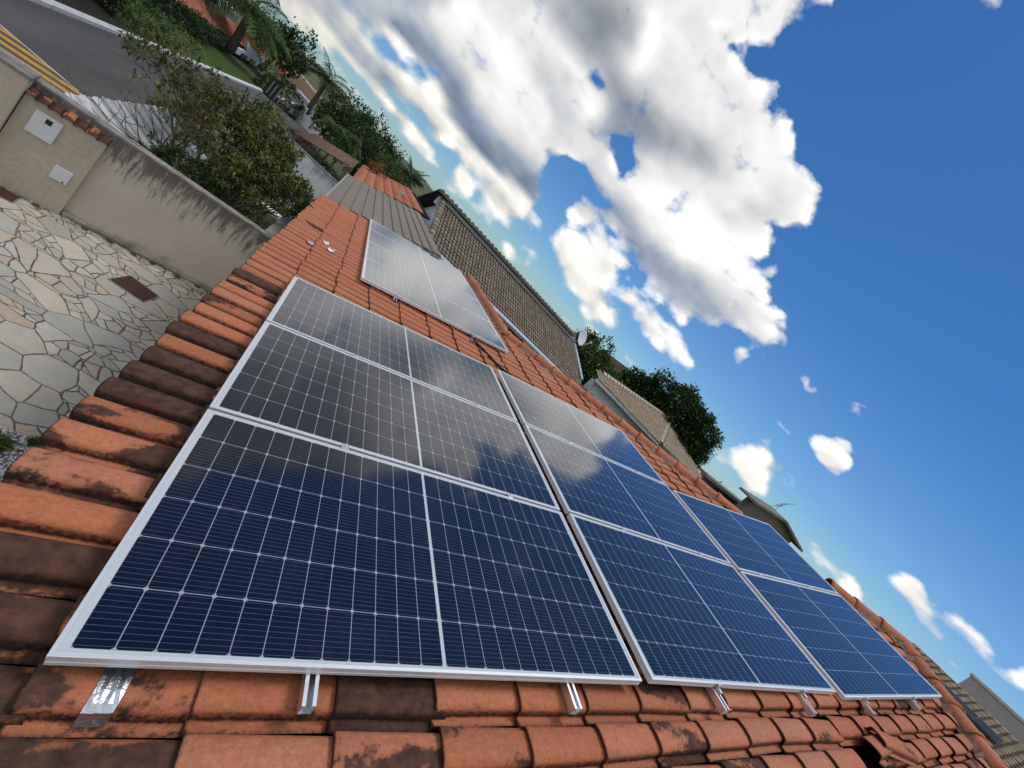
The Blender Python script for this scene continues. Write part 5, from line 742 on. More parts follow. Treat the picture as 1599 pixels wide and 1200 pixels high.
def pave_fn(n, b):
    p = geo_pos(n)
    w = n.noise(p, 1.1, 2, 0.5, out=1)
    q = n.vmath('ADD', p, n.vmath('SCALE', n.vmath('SUBTRACT', w, (0.5, 0.5, 0.5)), 0.35))
    q = n.vmath('MULTIPLY', q, (1.0, 1.22, 0.0))
    q = n.vmath('ADD', q, n.vmath('SCALE', n.comb(n.xyz(q)[1], 0.0, 0.0), 0.30))
    def cells(sc, off):
        qq = n.vmath('ADD', q, off)
        v = n.new('ShaderNodeTexVoronoi', voronoi_dimensions='2D', feature='F1'); n.put(v.inputs['Vector'], qq); v.inputs['Scale'].default_value = sc
        e = n.new('ShaderNodeTexVoronoi', voronoi_dimensions='2D', feature='DISTANCE_TO_EDGE'); n.put(e.inputs['Vector'], qq); e.inputs['Scale'].default_value = sc
        h = n.new('ShaderNodeSeparateColor'); n.l.new(v.outputs['Color'], h.inputs[0])
        return h.outputs, n.math('DIVIDE', e.outputs['Distance'], sc)
    hc, ec = cells(2.6, (0, 0, 0)); hf, ef = cells(4.9, (3.3, 1.7, 0))
    split = n.math('GREATER_THAN', hc[1], 0.52)             # some slabs are broken into smaller pieces
    ed = n.mix(split, n.comb(ec, ec, ec), n.comb(n.math('MINIMUM', ec, ef), 0, 0))
    ed = n.xyz(ed)[0]
    hue = n.xyz(n.mix(split, n.comb(hc[0], 0, 0), n.comb(n.math('FRACT', n.math('ADD', hc[0], hf[0])), 0, 0)))[0]
    st = n.ramp(hue, [(0.0, (0.33, 0.32, 0.285)), (0.25, (0.47, 0.455, 0.41)), (0.45, (0.46, 0.39, 0.30)), (0.6, (0.38, 0.38, 0.355)), (0.8, (0.52, 0.49, 0.42)), (1.0, (0.42, 0.34, 0.26))])
    a = n.noise(p, 5.0, 6, 0.6); f = n.noise(p, 45, 4, 0.6)
    st = n.mix(n.rng(a, 0.4, 0.75, 0, 0.35), st, (0.27, 0.235, 0.20))
    st = n.mix(0.3, st, n.mix(n.rng(f, 0.35, 0.65), (0.40, 0.40, 0.40), (0.60, 0.60, 0.60)), 'OVERLAY')
    ragged = n.math('ADD', ed, n.math('MULTIPLY', n.math('SUBTRACT', n.noise(p, 12, 5, 0.65), 0.5), 0.022))
    j = n.rng(ragged, 0.006, 0.011, 1, 0, True)
    jc = n.mix(n.rng(n.noise(p, 3.0, 4), 0.4, 0.62), (0.085, 0.070, 0.058), (0.17, 0.14, 0.115))
    x, y, z = n.xyz(p)
    wl = n.math('SUBTRACT', n.math('SUBTRACT', y, 8.68), n.math('MULTIPLY', x, 0.274))           # distance to the wall foot
    moss = n.math('MULTIPLY', n.rng(wl, -0.55, -0.05), n.rng(n.noise(p, 6, 5, 0.65), 0.48, 0.60))
    jc = n.mix(moss, jc, (0.035, 0.060, 0.015))
    c = n.mix(j, st, jc); c = n.mix(n.math('MULTIPLY', moss, 0.5), c, (0.06, 0.075, 0.03))
    n.put(b.inputs['Base Color'], c); b.inputs['Roughness'].default_value = 0.78
    set_bump(n, b, n.math('ADD', n.rng(ragged, 0.005, 0.018, 0, 1), n.math('MULTIPLY', a, 0.35)), 0.5, 0.012)
def grass_fn(n, b):
    p = geo_pos(n)
    a = n.noise(p, 1.2, 6, 0.6); f = n.noise(p, 30, 4, 0.6)
    c = n.mix(n.rng(a, 0.3, 0.7), (0.040, 0.085, 0.016), (0.085, 0.14, 0.028))
    c = n.mix(n.rng(f, 0.35, 0.7), c, (0.03, 0.05, 0.015))
    n.put(b.inputs['Base Color'], c); set_bump(n, b, f, 0.8, 0.03)
M_GRASS = mat('lawn', rough=0.9, spec=0.1, fn=grass_fn)
M_PAINT = mottled('white_paint', (0.68, 0.69, 0.68), (0.48, 0.48, 0.46), 5.0, 0.7)
def stripe_fn(n, b):
    p = geo_pos(n); a = n.noise(p, 6.0, 6, 0.7)
    n.put(b.inputs['Base Color'], n.mix(n.rng(a, 0.52, 0.72, 0, 0.8), (0.52, 0.27, 0.035), (0.12, 0.10, 0.08)))
ring = [(math.cos(a * math.pi / 24) * 9000, math.sin(a * math.pi / 24) * 9000) for a in range(48)]
sheet('ground', ring, GZ - 0.020, mat('ground', rough=0.95, spec=0.1, fn=ground_fn))
sheet('road', [(-8.70, -30), (-4.55, -30), (-4.55, 90), (-8.70, 90)], GZ - 0.008, mat('asphalt', fn=road_fn))
sheet('yard_paving', [(-4.3, -8), (0.30, -8), (0.30, 8.78), (-4.3, 7.52)], GZ, mat('stone_paving', fn=pave_fn))
sheet('neighbour_lawn', [(-3.85, 7.66), (-0.75, 8.52), (-0.75, 18.2), (-3.85, 18.2)], GZ - 0.004, M_GRASS)
sheet('far_lawn', [(-13.0, 24), (-9.0, 24), (-9.0, 44), (-13.0, 44)], GZ - 0.004, M_GRASS)
b = MB(); b.bx(-9.02, -8.70, -30, 90, GZ - 0.05, GZ + 0.11)
tag(b.obj('kerb', M_PAINT, None, (-8.86, 20, GZ)), kind='structure')
b = MB(); b.bx(-4.55, -4.40, -30, 90, GZ - 0.05, GZ + 0.09)
tag(b.obj('kerb', mottled('concrete', (0.34, 0.33, 0.31), (0.24, 0.23, 0.21), 3.0), None, (-4.48, 20, GZ)), kind='structure')
# yellow hatching on the road, bars cut off along a slanting line
def clip(poly, a, bb, c):
    out = []
    for i in range(len(poly)):
        p, q = poly[i], poly[(i + 1) % len(poly)]; dp = a * p[0] + bb * p[1] - c; dq = a * q[0] + bb * q[1] - c
        if dp <= 0: out.append(p)
        if dp * dq < 0: t = dp / (dp - dq); out.append((p[0] + (q[0] - p[0]) * t, p[1] + (q[1] - p[1]) * t))
    return out
M_YEL = mat('yellow_paint', rough=0.7, fn=stripe_fn)
hb = MB(); dd = Vector((0.90, 0.42, 0)).normalized(); nn = Vector((-dd.y, dd.x, 0))
for k in range(-3, 3):
    o = Vector((-6.0, 13.18, 0)) + nn * (k * 0.44)
    pl = [o - dd * 4, o + dd * 4, o + dd * 4 + nn * 0.24, o - dd * 4 + nn * 0.24]
    pl = [(p.x, p.y) for p in pl]
    pl = clip(pl, 0.22, 1.0, 12.38); pl = clip(pl, 1, 0, -5.15); pl = clip(pl, -1, 0, 8.6)
    if len(pl) > 2: hb.add([(x, y, GZ - 0.004) for x, y in pl], [tuple(range(len(pl)))])
tag(hb.obj('road_marking', M_YEL, None, (-6, 13, GZ)), kind='structure')
b = MB(); b.add([(-7.2 - 1.4, 13.98 + .31, GZ - .004), (-5.15, 13.52, GZ - .004), (-5.15, 13.57, GZ - .004), (-8.6, 14.34, GZ - .004)], [(0, 1, 2, 3)])
tag(b.obj('road_marking', M_PAINT, None, (-6, 13.7, GZ)), kind='structure')

# distant hills
hb = MB(); N = 90; vs = []
for i in range(N + 1):
    a = rad(-45 + 150 * i / N); d = 5200
    h = 8 + 10 * max(0, math.sin(i * 0.31) + 0.5 * math.sin(i * 0.83 + 1)) + 34 * math.exp(-((math.degrees(a) - 5.6) / 1.6) ** 2) + 22 * math.exp(-((math.degrees(a) - 3.2) / 1.0) ** 2)
    for r, z in ((d - 900, -6), (d, h), (d + 900, -6)): vs.append((math.sin(a) * r, math.cos(a) * r, z))
fs = []
for i in range(N):
    for j in (0, 1): fs.append((i * 3 + j, (i + 1) * 3 + j, (i + 1) * 3 + j + 1, i * 3 + j + 1))
hb.add(vs, fs, 0, True)
tag(hb.obj('hills', mottled('hill_green', (0.045, 0.07, 0.05), (0.07, 0.09, 0.055), 0.004), None, (0, 5000, 0)), kind='structure')

# ------------------------------------------------------------------ boundary wall with its meter block
WT = Vector((2.058, 0.564, 0)).normalized(); WN = Vector((WT.y, -WT.x, 0))       # along the wall, out of its face to the yard
WA = Vector((-2.820, 7.907, GZ))
WR = Matrix((WT, -WN, Vector((0, 0, 1)))).transposed()
def WP(s, o, z): return WA + WT * s + WN * o + Vector((0, 0, z - GZ))
def plaster_fn(n, b):
    p = objco(n); x, y, z = n.xyz(p)
    a = n.noise(p, 1.6, 6, 0.6); f = n.noise(p, 40, 4, 0.6)
    c = n.mix(n.rng(a, 0.3, 0.7), (0.62, 0.56, 0.475), (0.53, 0.475, 0.405))
    st = n.noise(n.vmath('MULTIPLY', p, (4.2, 1.0, 0.70)), 2.6, 8, 0.74, 0.35)
    reach = n.rng(z, 0.35, 1.60, -0.24, 0.25)
    m = n.rng(n.math('ADD', st, reach), 0.52, 0.74, 0, 0.85, True)
    c = n.mix(m, c, (0.085, 0.078, 0.080))
    low = n.rng(n.math('ADD', n.noise(p, 3.5, 6, 0.65), n.rng(z, 0.0, 0.5, 0.14, -0.3)), 0.52, 0.75, 0, 0.6)
    c = n.mix(low, c, (0.20, 0.165, 0.14))
    n.put(b.inputs['Base Color'], c); b.inputs['Roughness'].default_value = 0.9
    set_bump(n, b, n.math('ADD', f, n.math('MULTIPLY', a, 2.0)), 0.35, 0.01)
M_PLASTER = mat('stained_plaster', spec=0.2, fn=plaster_fn)
M_CREAM = mottled('cream_plaster', (0.56, 0.49, 0.385), (0.47, 0.415, 0.33), 2.2, 0.9, 0.2, 0.2)
M_CAPC = mottled('weathered_concrete', (0.36, 0.33, 0.29), (0.13, 0.12, 0.115), 3.5, 0.9, 0.2, 0.4)
wall = thing('boundary_wall', 'long low beige plaster wall with black streaks running down from its top', 'wall', WP(0.4, 0, GZ), WR)
b = MB(); b.box(WP(0.45, -0.085, (GZ - 1.53) / 2), (2.05, 0.085, (-1.53 - GZ) / 2), WR); b.obj('wall_face', M_PLASTER, wall, WP(0.4, 0, GZ), WR)
b = MB(); b.box(WP(0.45, -0.085, -1.508), (2.06, 0.098, 0.022), WR); b.obj('wall_cap', M_CAPC, wall, WP(0.4, 0, -1.5), WR, 0.008)
b = MB(); b.box(WP(1.2, 0.05, GZ + 0.03), (1.2, 0.05, 0.03), WR); b.obj('wall_foot', M_CAPC, wall, WP(0.4, 0, GZ), WR, 0.01)
blk = thing('meter_block', 'beige plaster block with clay tile coping standing against the streaked wall', 'wall block', WP(-0.45, 0, GZ), WR)
b = MB(); b.box(WP(-0.455, 0.065, (GZ - 1.68) / 2), (0.435, 0.0630, (-1.68 - GZ) / 2), WR); b.obj('block_body', M_CREAM, blk, WP(-0.45, 0.06, GZ), WR, 0.006)
cb = MB()
for i in range(7):
    o = WP(-0.92 + i * 0.130, 0.175, -1.70); up = (-WN * 0.93 + Vector((0, 0, 0.37))).normalized(); nm = WT.cross(up)
    tile_shape(cb, lambda x, y, z, o=o, up=up, nm=nm: o + up * x * 0.52 + WT * y * 0.8 + nm * z * 0.75, tint=rng.random(), stain=0.5 + 0.4 * rng.random(), jit=0)
cb.obj('coping_tiles', M_CLAY, blk, WP(-0.45, 0.1, -1.7))
M_PLASTW = mottled('white_plastic', (0.74, 0.76, 0.78), (0.66, 0.68, 0.70), 4.0, 0.45, 0.5, 0.0)
M_DARKG = mat('dark_glass', (0.02, 0.022, 0.026), 0.15)
mb_ = thing('meter_box', 'larger white meter box with a small dark window under the tile coping', 'meter box', WP(-0.60, 0.13, -1.96), WR)
b = MB(); b.box(WP(-0.600, 0.146, -1.965), (0.140, 0.016, 0.180), WR); b.obj('box_door', M_PLASTW, mb_, WP(-0.6, 0.146, -1.965), WR, 0.008)
b = MB(); b.box(WP(-0.585, 0.1635, -1.865), (0.032, 0.0035, 0.038), WR); b.obj('window', M_DARKG, mb_, WP(-0.585, 0.164, -1.865), WR)
m2 = thing('meter_box', 'smaller plain white box mounted low beside the wall corner', 'meter box', WP(-0.20, 0.13, -2.48), WR)
b = MB(); b.box(WP(-0.225, 0.143, -2.480), (0.098, 0.013, 0.110), WR); b.obj('box_door', M_PLASTW, m2, WP(-0.225, 0.143, -2.48), WR, 0.006)
b = MB(); b.box(WP(-0.170, 0.158, -2.570), (0.010, 0.002, 0.010), WR); b.obj('latch', M_DARKG, m2, WP(-0.17, 0.157, -2.57), WR)
pl = thing('gate_pillar', 'tall cream gate pillar at the left end of the streaked wall', 'pillar', WP(-1.25, 0, GZ), WR)
b = MB(); b.box(WP(-1.27, 0.09, (GZ - 1.47) / 2), (0.37, 0.16, (-1.47 - GZ) / 2), WR); b.obj('shaft', M_CREAM, pl, WP(-1.25, 0, GZ), WR, 0.01)
b = MB(); b.box(WP(-1.27, 0.09, -1.445), (0.39, 0.18, 0.025), WR); b.obj('cap', M_CAPC, pl, WP(-1.25, 0, -1.45), WR, 0.01)
M_RUST = mottled('brown_iron', (0.075, 0.032, 0.026), (0.050, 0.022, 0.018), 12.0, 0.7, 0.3, 0.2)
def cover(label, poly):
    P = [Vector((x, y, GZ + 0.004)) for x, y in poly]
    root = thing('drain_cover', label, 'drain cover', sum(P, Vector()) / 4, None, 'drain covers in the paving')
    b = MB(); b.slab(P, (0, 0, 0.014)); b.obj('plate', M_RUST, root, sum(P, Vector()) / 4, None, 0.003)
    c = sum(P, Vector()) / 4
    P2 = [c + (p - c) * 1.07 + Vector((0, 0, -0.001)) for p in P]
    b = MB()
    for i in range(4):
        j = (i + 1) % 4; b.slab([P[i] + (P[i] - c) * .012, P2[i], P2[j], P[j] + (P[j] - c) * .012], (0, 0, 0.009))
    b.obj('rim', M_CAPC, root, c)
cover('brown iron drain cover lying in the open paving near the eave', [(-1.69, 6.88), (-1.20, 6.82), (-1.14, 7.21), (-1.59, 7.31)])
cover('dark brown drain cover against the foot of the meter block', [(-3.62, 7.20), (-3.12, 7.34), (-3.17, 7.60), (-3.68, 7.46)])
# pale garden wall of the neighbour, beyond the roof edge
gw = thing('garden_wall', 'pale cream topped low wall running away beyond the roof edge', 'wall', (-0.6, 10.5, GZ))
b = MB(); b.bx(-0.70, -0.36, 8.72, 12.6, GZ, -1.74); b.obj('wall_face', M_CREAM, gw, (-0.6, 10.5, GZ))
b = MB(); b.bx(-0.72, -0.34, 8.70, 12.62, -1.738, -1.70); b.obj('wall_cap', mottled('pale_cap', (0.60, 0.55, 0.44), (0.50, 0.46, 0.37), 3.0), gw, (-0.6, 10.5, -1.7), None, 0.008)
b = MB(); b.bx(-2.9, -0.74, 15.75, 16.15, GZ - .05, GZ + .14); tag(b.obj('garden_kerb', mottled('white_render', (0.76, 0.73, 0.66), (0.68, 0.64, 0.57), 3.0), None, (-1.8, 16, GZ), None, 0.01), 'low white kerb crossing the lawn under the right side of the shrub tree', 'kerb')

# leaves ------------------------------------------------------------------------------
def leaf_fn(c1, c2, c3):
    def fn(n, b):
        t = n.attr('tint')
        c = n.ramp(t, [(0.0, c1), (0.55, c2), (1.0, c3)])
        n.put(b.inputs['Base Color'], c); b.inputs['Roughness'].default_value = 0.55
        tr = n.new('ShaderNodeBsdfTranslucent'); n.put(tr.inputs[0], n.mix(1.0, c, (1.0, 1.1, 0.5), 'MULTIPLY'))
        mx = n.new('ShaderNodeMixShader'); mx.inputs[0].default_value = 0.25
        out = n.n['Material Output']; n.l.new(b.outputs[0], mx.inputs[1]); n.l.new(tr.outputs[0], mx.inputs[2]); n.l.new(mx.outputs[0], out.inputs[0])
    return fn
M_LEAF = mat('leaf_green', spec=0.3, fn=leaf_fn((0.028, 0.063, 0.014), (0.063, 0.119, 0.022), (0.126, 0.168, 0.035)))
M_LEAFY = mat('leaf_yellow_green', spec=0.3, fn=leaf_fn((0.035, 0.062, 0.015), (0.094, 0.125, 0.027), (0.300, 0.250, 0.044)))
M_LEAFD = mat('leaf_dark', spec=0.3, fn=leaf_fn((0.014, 0.035, 0.012), (0.032, 0.065, 0.017), (0.065, 0.102, 0.026)))
M_LEAFP = mat('leaf_purple', spec=0.3, fn=leaf_fn((0.05, 0.012, 0.03), (0.10, 0.025, 0.06), (0.17, 0.06, 0.11)))
M_LEAFO = mat('leaf_orange', spec=0.3, fn=leaf_fn((0.12, 0.05, 0.01), (0.30, 0.10, 0.015), (0.40, 0.22, 0.03)))
M_BARK = mottled('bark', (0.16, 0.13, 0.10), (0.085, 0.066, 0.05), 9.0, 0.9, 0.1, 0.6)
M_TWIG = mottled('twig', (0.24, 0.20, 0.15), (0.13, 0.10, 0.075), 12.0, 0.9, 0.1, 0.4)
def leaf(mb, p, d, L, w, droop, tint, r):
    """one leaf: folded along its midrib, two segments"""
    d = d.normalized(); s = d.cross(Vector((r.uniform(-.4, .4), r.uniform(-.4, .4), 1))).normalized(); n = s.cross(d)
    m = p + d * L * 0.5 + n * 0.06 * L; e = p + d * L * 0.97 - Vector((0, 0, droop * L))
    mb.add([p, m + s * w * .5 + n * w * .12, e, m - s * w * .5 + n * w * .12, m], [(0, 1, 4), (1, 2, 4), (0, 4, 3), (4, 2, 3)], 0, False, tint=tint)
def rnd_dir(r, zmin=-1.0):
    while True:
        q = Vector((r.uniform(-1, 1), r.uniform(-1, 1), r.uniform(-1, 1)))
        if 0.05 < q.length < 1:
            q.normalize()
            if q.z >= zmin: return q
def crown_leaves(mb, blobs, nclump, per, size, spread, r, aspect=0.5):
    tot = sum(q[1][0] * q[1][1] * q[1][2] for q in blobs) ** (1.0)
    for c, rr in blobs:
        k = max(3, int(nclump * (rr[0] * rr[1] * rr[2]) ** 0.67 / sum((q[1][0] * q[1][1] * q[1][2]) ** 0.67 for q in blobs)))
        for i in range(k):
            d = rnd_dir(r, -0.75); f = r.uniform(0.55, 1.04) ** 0.6
            bump = 1 + 0.16 * math.sin(d.x * 5 + c[0]) * math.sin(d.y * 5 + c[1] * 2) + 0.10 * math.sin(d.z * 7 + c[2])
            p = Vector(c) + Vector((d.x * rr[0], d.y * rr[1], d.z * rr[2])) * f * bump
            ct = r.random() * 0.5
            for j in range(per):
                q = p + rnd_dir(r) * spread * r.random()
                leaf(mb, q, (d + rnd_dir(r) * 0.9), size * r.uniform(.7, 1.3), size * aspect, 0.15, min(1, ct + 0.45 * r.random() ** 1.5), r)
def tree(name, label, base, blobs, nclump, per, size, spread, lm=None, tr=0.16, seed=1, group=None, cat='tree', aspect=.5):
    r = random.Random(seed); base = Vector(base)
    root = thing(name, label, cat, base, None, group)
    t = MB(); top = sum((Vector(q[0]) for q in blobs), Vector()) / len(blobs)
    fork = base + (top - base) * 0.45 + Vector((r.uniform(-.2, .2), r.uniform(-.2, .2), 0))
    t.tube([base - Vector((0, 0, .05)), base + (fork - base) * .5 + Vector((r.uniform(-.1, .1), r.uniform(-.1, .1), 0)), fork], [tr * 1.3, tr, tr * .8], 8)
    for c, rr in blobs:
        c = Vector(c); mid = fork + (c - fork) * .5 + Vector((0, 0, -0.1))
        t.tube([fork, mid, c], [tr * .6, tr * .4, tr * .15], 6)
        for q in range(5):
            e = c + Vector((r.uniform(-1, 1) * rr[0], r.uniform(-1, 1) * rr[1], r.uniform(-.3, 1) * rr[2])) * .7
            t.tube([mid + (c - mid) * .6, (mid + e) / 2 + Vector((0, 0, .1)), e], [tr * .25, tr * .15, tr * .06], 5)
    t.obj('trunk', M_BARK, root, base)
    m = MB(); crown_leaves(m, blobs, nclump, per, size, spread, r, aspect)
    m.obj('crown', lm or M_LEAF, root, base)
    return root
def palm(name, label, base, top, nf, fl, r0, seed, lm=None, droop=1.0, group=None):
    r = random.Random(seed); base, top = Vector(base), Vector(top)
    root = thing(name, label, 'palm tree', base, None, group)
    t = MB(); mid = (base + top) / 2 + Vector((r.uniform(-.15, .15), r.uniform(-.15, .15), 0))
    P = [base.lerp(mid, k / 5.0) if k < 5 else mid.lerp(top, (k - 5) / 5.0) for k in range(11)]
    t.tube(P, [r0 * (1.25 - .5 * k / 10.0) for k in range(11)], 9); t.obj('trunk', M_BARK, root, base)
    f = MB()
    for i in range(nf):
        a = 2 * math.pi * i / nf + r.uniform(-.2, .2); el = r.uniform(-0.35, 1.15); L = fl * r.uniform(.8, 1.1)
        h = Vector((math.cos(a), math.sin(a), 0)); pts = []; p = top.copy(); d = (h * math.cos(el) + Vector((0, 0, math.sin(el)))).normalized()
        for k in range(9):
            pts.append(p.copy()); p = p + d * (L / 8.0); d = (d + Vector((0, 0, -0.20 * droop))).normalized()
        f.tube(pts, [0.03 * (1 - k / 9.5) + .004 for k in range(9)], 4, tint=0.4)
        tn = r.random() * .6
        for k in range(1, 9):
            for q in range(5):
                t_ = (k - 1 + q / 5.0) / 8.0; x = pts[k - 1].lerp(pts[k], q / 5.0); dv = (pts[k] - pts[k - 1]).normalized()
                s = dv.cross(Vector((0, 0, 1))).normalized()
                ll = fl * 0.27 * math.sin(math.pi * min(1, .15 + t_ * .85)) + .05
                for sg in (-1, 1):
                    leaf(f, x, (s * sg + dv * .55 + Vector((0, 0, -.15 - .25 * r.random()))), ll, 0.045 * fl / 2.5 + .01, 0.25, min(1, tn + .3 * r.random()), r)
    f.obj('fronds', lm or M_LEAF, root, base)
    return root
def bush(name, label, c, rr, n, per, size, lm, seed, cat='bush', group=None, aspect=.5):
    r = random.Random(seed); c = Vector(c); root = thing(name, label, cat, (c.x, c.y, c.z - rr[2]), None, group)
    t = MB()
    for i in range(5):
        d = rnd_dir(r, 0.2); t.tube([(c.x, c.y, c.z - rr[2]), c + Vector((d.x * rr[0], d.y * rr[1], d.z * rr[2])) * .3, c + Vector((d.x * rr[0], d.y * rr[1], d.z * rr[2])) * .8], [.03, .02, .008], 5)
    t.obj('stems', M_TWIG, root, (c.x, c.y, c.z - rr[2]))
    m = MB(); crown_leaves(m, [(c, rr)], n, per, size, size * 1.2, r, aspect); m.obj('foliage', lm, root, (c.x, c.y, c.z - rr[2]))
    return root

# small plants at the foot of the wall, gravel bed with grass
def tuft(name, label, x, y, rad_, h, n, lm, seed, cat='weed', group=None):
    r = random.Random(seed); m = MB()
    for i in range(n):
        a = r.uniform(0, 6.28); q = r.random() * .02; p = Vector((x + math.cos(a) * q, y + math.sin(a) * q, GZ + .002))
        d = Vector((math.cos(a) * rad_ / h * 1.3, math.sin(a) * rad_ / h * 1.3, 1.1)) + rnd_dir(r) * .5
        leaf(m, p, d, h * r.uniform(.5, 1.2), h * .16, 0.25, r.random(), r)
    return tag(m.obj(name, lm, None, (x, y, GZ)), label, cat, group)
for i, (s, o, n) in enumerate([(0.30, .15, 60), (0.62, .13, 90), (0.95, .16, 60), (1.22, .12, 80), (1.62, .14, 110), (1.95, .12, 70), (-0.62, .22, 90), (-0.25, .20, 60)]):
    q = WP(s, o, GZ)
    tuft('weed', ['small weed in the paving joint along the foot of the streaked wall', 'weed growing at the foot of the meter block'][s < 0], q.x, q.y, 0.05 + n / 1000., 0.055, n, M_LEAF, 40 + i, group=['weeds along the wall foot', 'weeds at the meter block'][s < 0])
r = random.Random(3); m = MB()
for i in range(900):
    x = -1.32 + r.random() * 0.72; y = 2.75 + r.random() * 0.80; s = r.uniform(.012, .026); p = Vector((x, y, GZ + .008 + r.random() * .02))
    R = Euler((r.uniform(0, 6), r.uniform(0, 6), r.uniform(0, 6))).to_matrix(); k = []
    for z, q in ((-.6, .6), (0, 1), (.6, .6)):
        for j in range(6): k.append(p + R @ Vector((math.cos(j * 1.047) * q * s, math.sin(j * 1.047) * q * s * .75, z * s * .7)))
    m.add(k, [(a * 6 + j, a * 6 + (j + 1) % 6, a * 6 + 6 + (j + 1) % 6, a * 6 + 6 + j) for a in (0, 1) for j in range(6)] + [(5, 4, 3, 2, 1, 0), (12, 13, 14, 15, 16, 17)], 0, True)
tag(m.obj('white_gravel', mottled('white_stone', (0.66, 0.68, 0.70), (0.50, 0.52, 0.55), 9.0, 0.8), None, (-.95, 3.3, GZ)), 'bed of white gravel beside the stone paving at the left edge', 'gravel', kind='stuff')
tuft('grass_clump', 'fresh green grass clump growing out of the white gravel', -0.93, 3.32, .10, .17, 260, M_LEAF, 60, 'grass', )
tuft('grass_clump', 'smaller grass clump between the gravel and the stone paving', -0.72, 3.50, .05, .11, 120, M_LEAF, 61, 'grass', )
tuft('grass_clump', 'grass clump at the very left edge of the gravel bed', -0.98, 3.05, .08, .14, 160, M_LEAF, 62, 'grass', )

# ------------------------------------------------------------------ neighbours' houses
def pantile(mb, O, X, U, W, L, pw=0.21, course=0.34, amp=0.035, inside=None, r=None):
    """field of barrel tiles on the plane O + a X + b U (X along the eave, U up the slope)"""
    O, X, U = Vector(O), Vector(X).normalized(), Vector(U).normalized(); N = X.cross(U).normalized()
    r = r or random.Random(5)
    for j in range(int(L / course)):
        for i in range(int(W / pw)):
            a, bb = i * pw, j * course
            if inside and not inside(a + pw / 2, bb + course / 2): continue
            vs = []; jn = []; dn = r.uniform(-.004, .004); t = r.random()
            for x, lift in ((-.02, 0.030), (course + .01, 0.0)):
                for k, (y, z) in enumerate(((0.0, 0.0), (.16, .05), (.27, .72), (.42, 1.0), (.62, 1.0), (.78, .72), (.9, .05), (1.0, 0.0))):
                    vs.append(O + X * (a + y * pw) + U * (bb + x) + N * (z * amp + lift + dn)); jn.append(1.0 if k in (0, 1, 6, 7) else 0.0)
            vs += [p - N * 0.022 for p in vs[:8]]; jn += [1.0] * 8
            fs = [(k, k + 1, 9 + k, 8 + k) for k in range(7)] + [(16 + k, 17 + k, k + 1, k) for k in range(7)]
            mb.add(vs, fs, 0, True, tint=t, joint=jn)
def tile_fn(c1, c2, c3, dark):
    def fn(n, b):
        t = n.attr('tint'); j = n.attr('joint'); p = objco(n)
        c = n.ramp(t, [(0, c1), (0.5, c2), (1, c3)])
        a = n.noise(p, 3.0, 6, 0.6); c = n.mix(n.rng(a, 0.45, 0.72, 0, 0.5), c, dark)
        c = n.mix(n.rng(j, 0.3, 1.0, 0, 0.8), c, (dark[0] * .35, dark[1] * .35, dark[2] * .35))
        n.put(b.inputs['Base Color'], c); b.inputs['Roughness'].default_value = 0.85
    return fn
M_TGREY = mat('grey_tile', spec=0.2, fn=tile_fn((0.205, 0.170, 0.130), (0.265, 0.222, 0.172), (0.32, 0.275, 0.215), (0.125, 0.10, 0.08)))
M_TTAN = mat('tan_tile', spec=0.2, fn=tile_fn((0.33, 0.27, 0.19), (0.40, 0.33, 0.24), (0.45, 0.38, 0.28), (0.24, 0.19, 0.14)))
M_TCRM = mat('cream_tile', spec=0.2, fn=tile_fn((0.46, 0.40, 0.31), (0.52, 0.46, 0.36), (0.56, 0.50, 0.40), (0.30, 0.25, 0.19)))
M_TRED = mat('red_tile', spec=0.2, fn=tile_fn((0.40, 0.13, 0.08), (0.50, 0.18, 0.11), (0.53, 0.22, 0.14), (0.28, 0.10, 0.065)))
M_FLASH = mottled('zinc_flashing', (0.40, 0.47, 0.53), (0.32, 0.38, 0.43), 3.0, 0.5, 0.5, 0.05, metal=0.3)
M_WALLB = mottled('pale_blue_wall', (0.70, 0.78, 0.84), (0.64, 0.72, 0.78), 1.5, 0.85, 0.2, 0.1)
M_WALLW = mottled('white_wall', (0.74, 0.74, 0.73), (0.62, 0.62, 0.61), 1.8, 0.85, 0.2, 0.1)
M_DARKW = mat('dark_soffit', (0.022, 0.018, 0.015), 0.8)
M_WIN = mat('window_glass', (0.015, 0.018, 0.022), 0.1)
def stripw_fn(n, b):
    p = objco(n)
    st = n.noise(n.vmath('MULTIPLY', p, (2.2, 1.0, 0.7)), 2.0, 7, 0.68); z = n.xyz(p)[2]
    m = n.rng(n.math('ADD', st, n.rng(z, 0.9, 2.1, -0.2, 0.16)), 0.52, 0.72, 0, 0.75, True)
    n.put(b.inputs['Base Color'], n.mix(m, (0.70, 0.72, 0.75), (0.22, 0.22, 0.24)))

# --- grey-brown tiled house beyond the far end of the clay roof
class H1MB(PlotMB): scale, move = 1.7, Vector((0.1085, 0.5320, -0.9527))
H1 = thing('grey_tiled_house', 'big house with weathered grey brown tile roof in tiers and bluish metal flashing', 'house', (10.3, 22.6, GZ))
L0 = (6.0, 13.0, -1.26)
SL = 0.405; uy = Vector((0, 1, SL)).normalized()
tb = H1MB(); z0 = 1.361 - .099 * 12
slopeL = 3.19 * math.sqrt(1 + SL * SL)
pantile(tb, (2.25, 11.24, z0), (1, 0, 0), uy, 8.0, slopeL - .22, 0.128, 0.225, 0.030)
tb.obj('main_roof_tiles', M_TGREY, H1, L0)
b = H1MB(); b.slab([(2.25, 11.26, z0 - .03), (10.2, 11.26, z0 - .03), (10.2, 14.43, z0 - .03 + 3.17 * SL), (2.25, 14.43, z0 - .03 + 3.17 * SL)], (0, 0, -.08)); b.obj('roof_deck', M_DARKW, H1, L0)
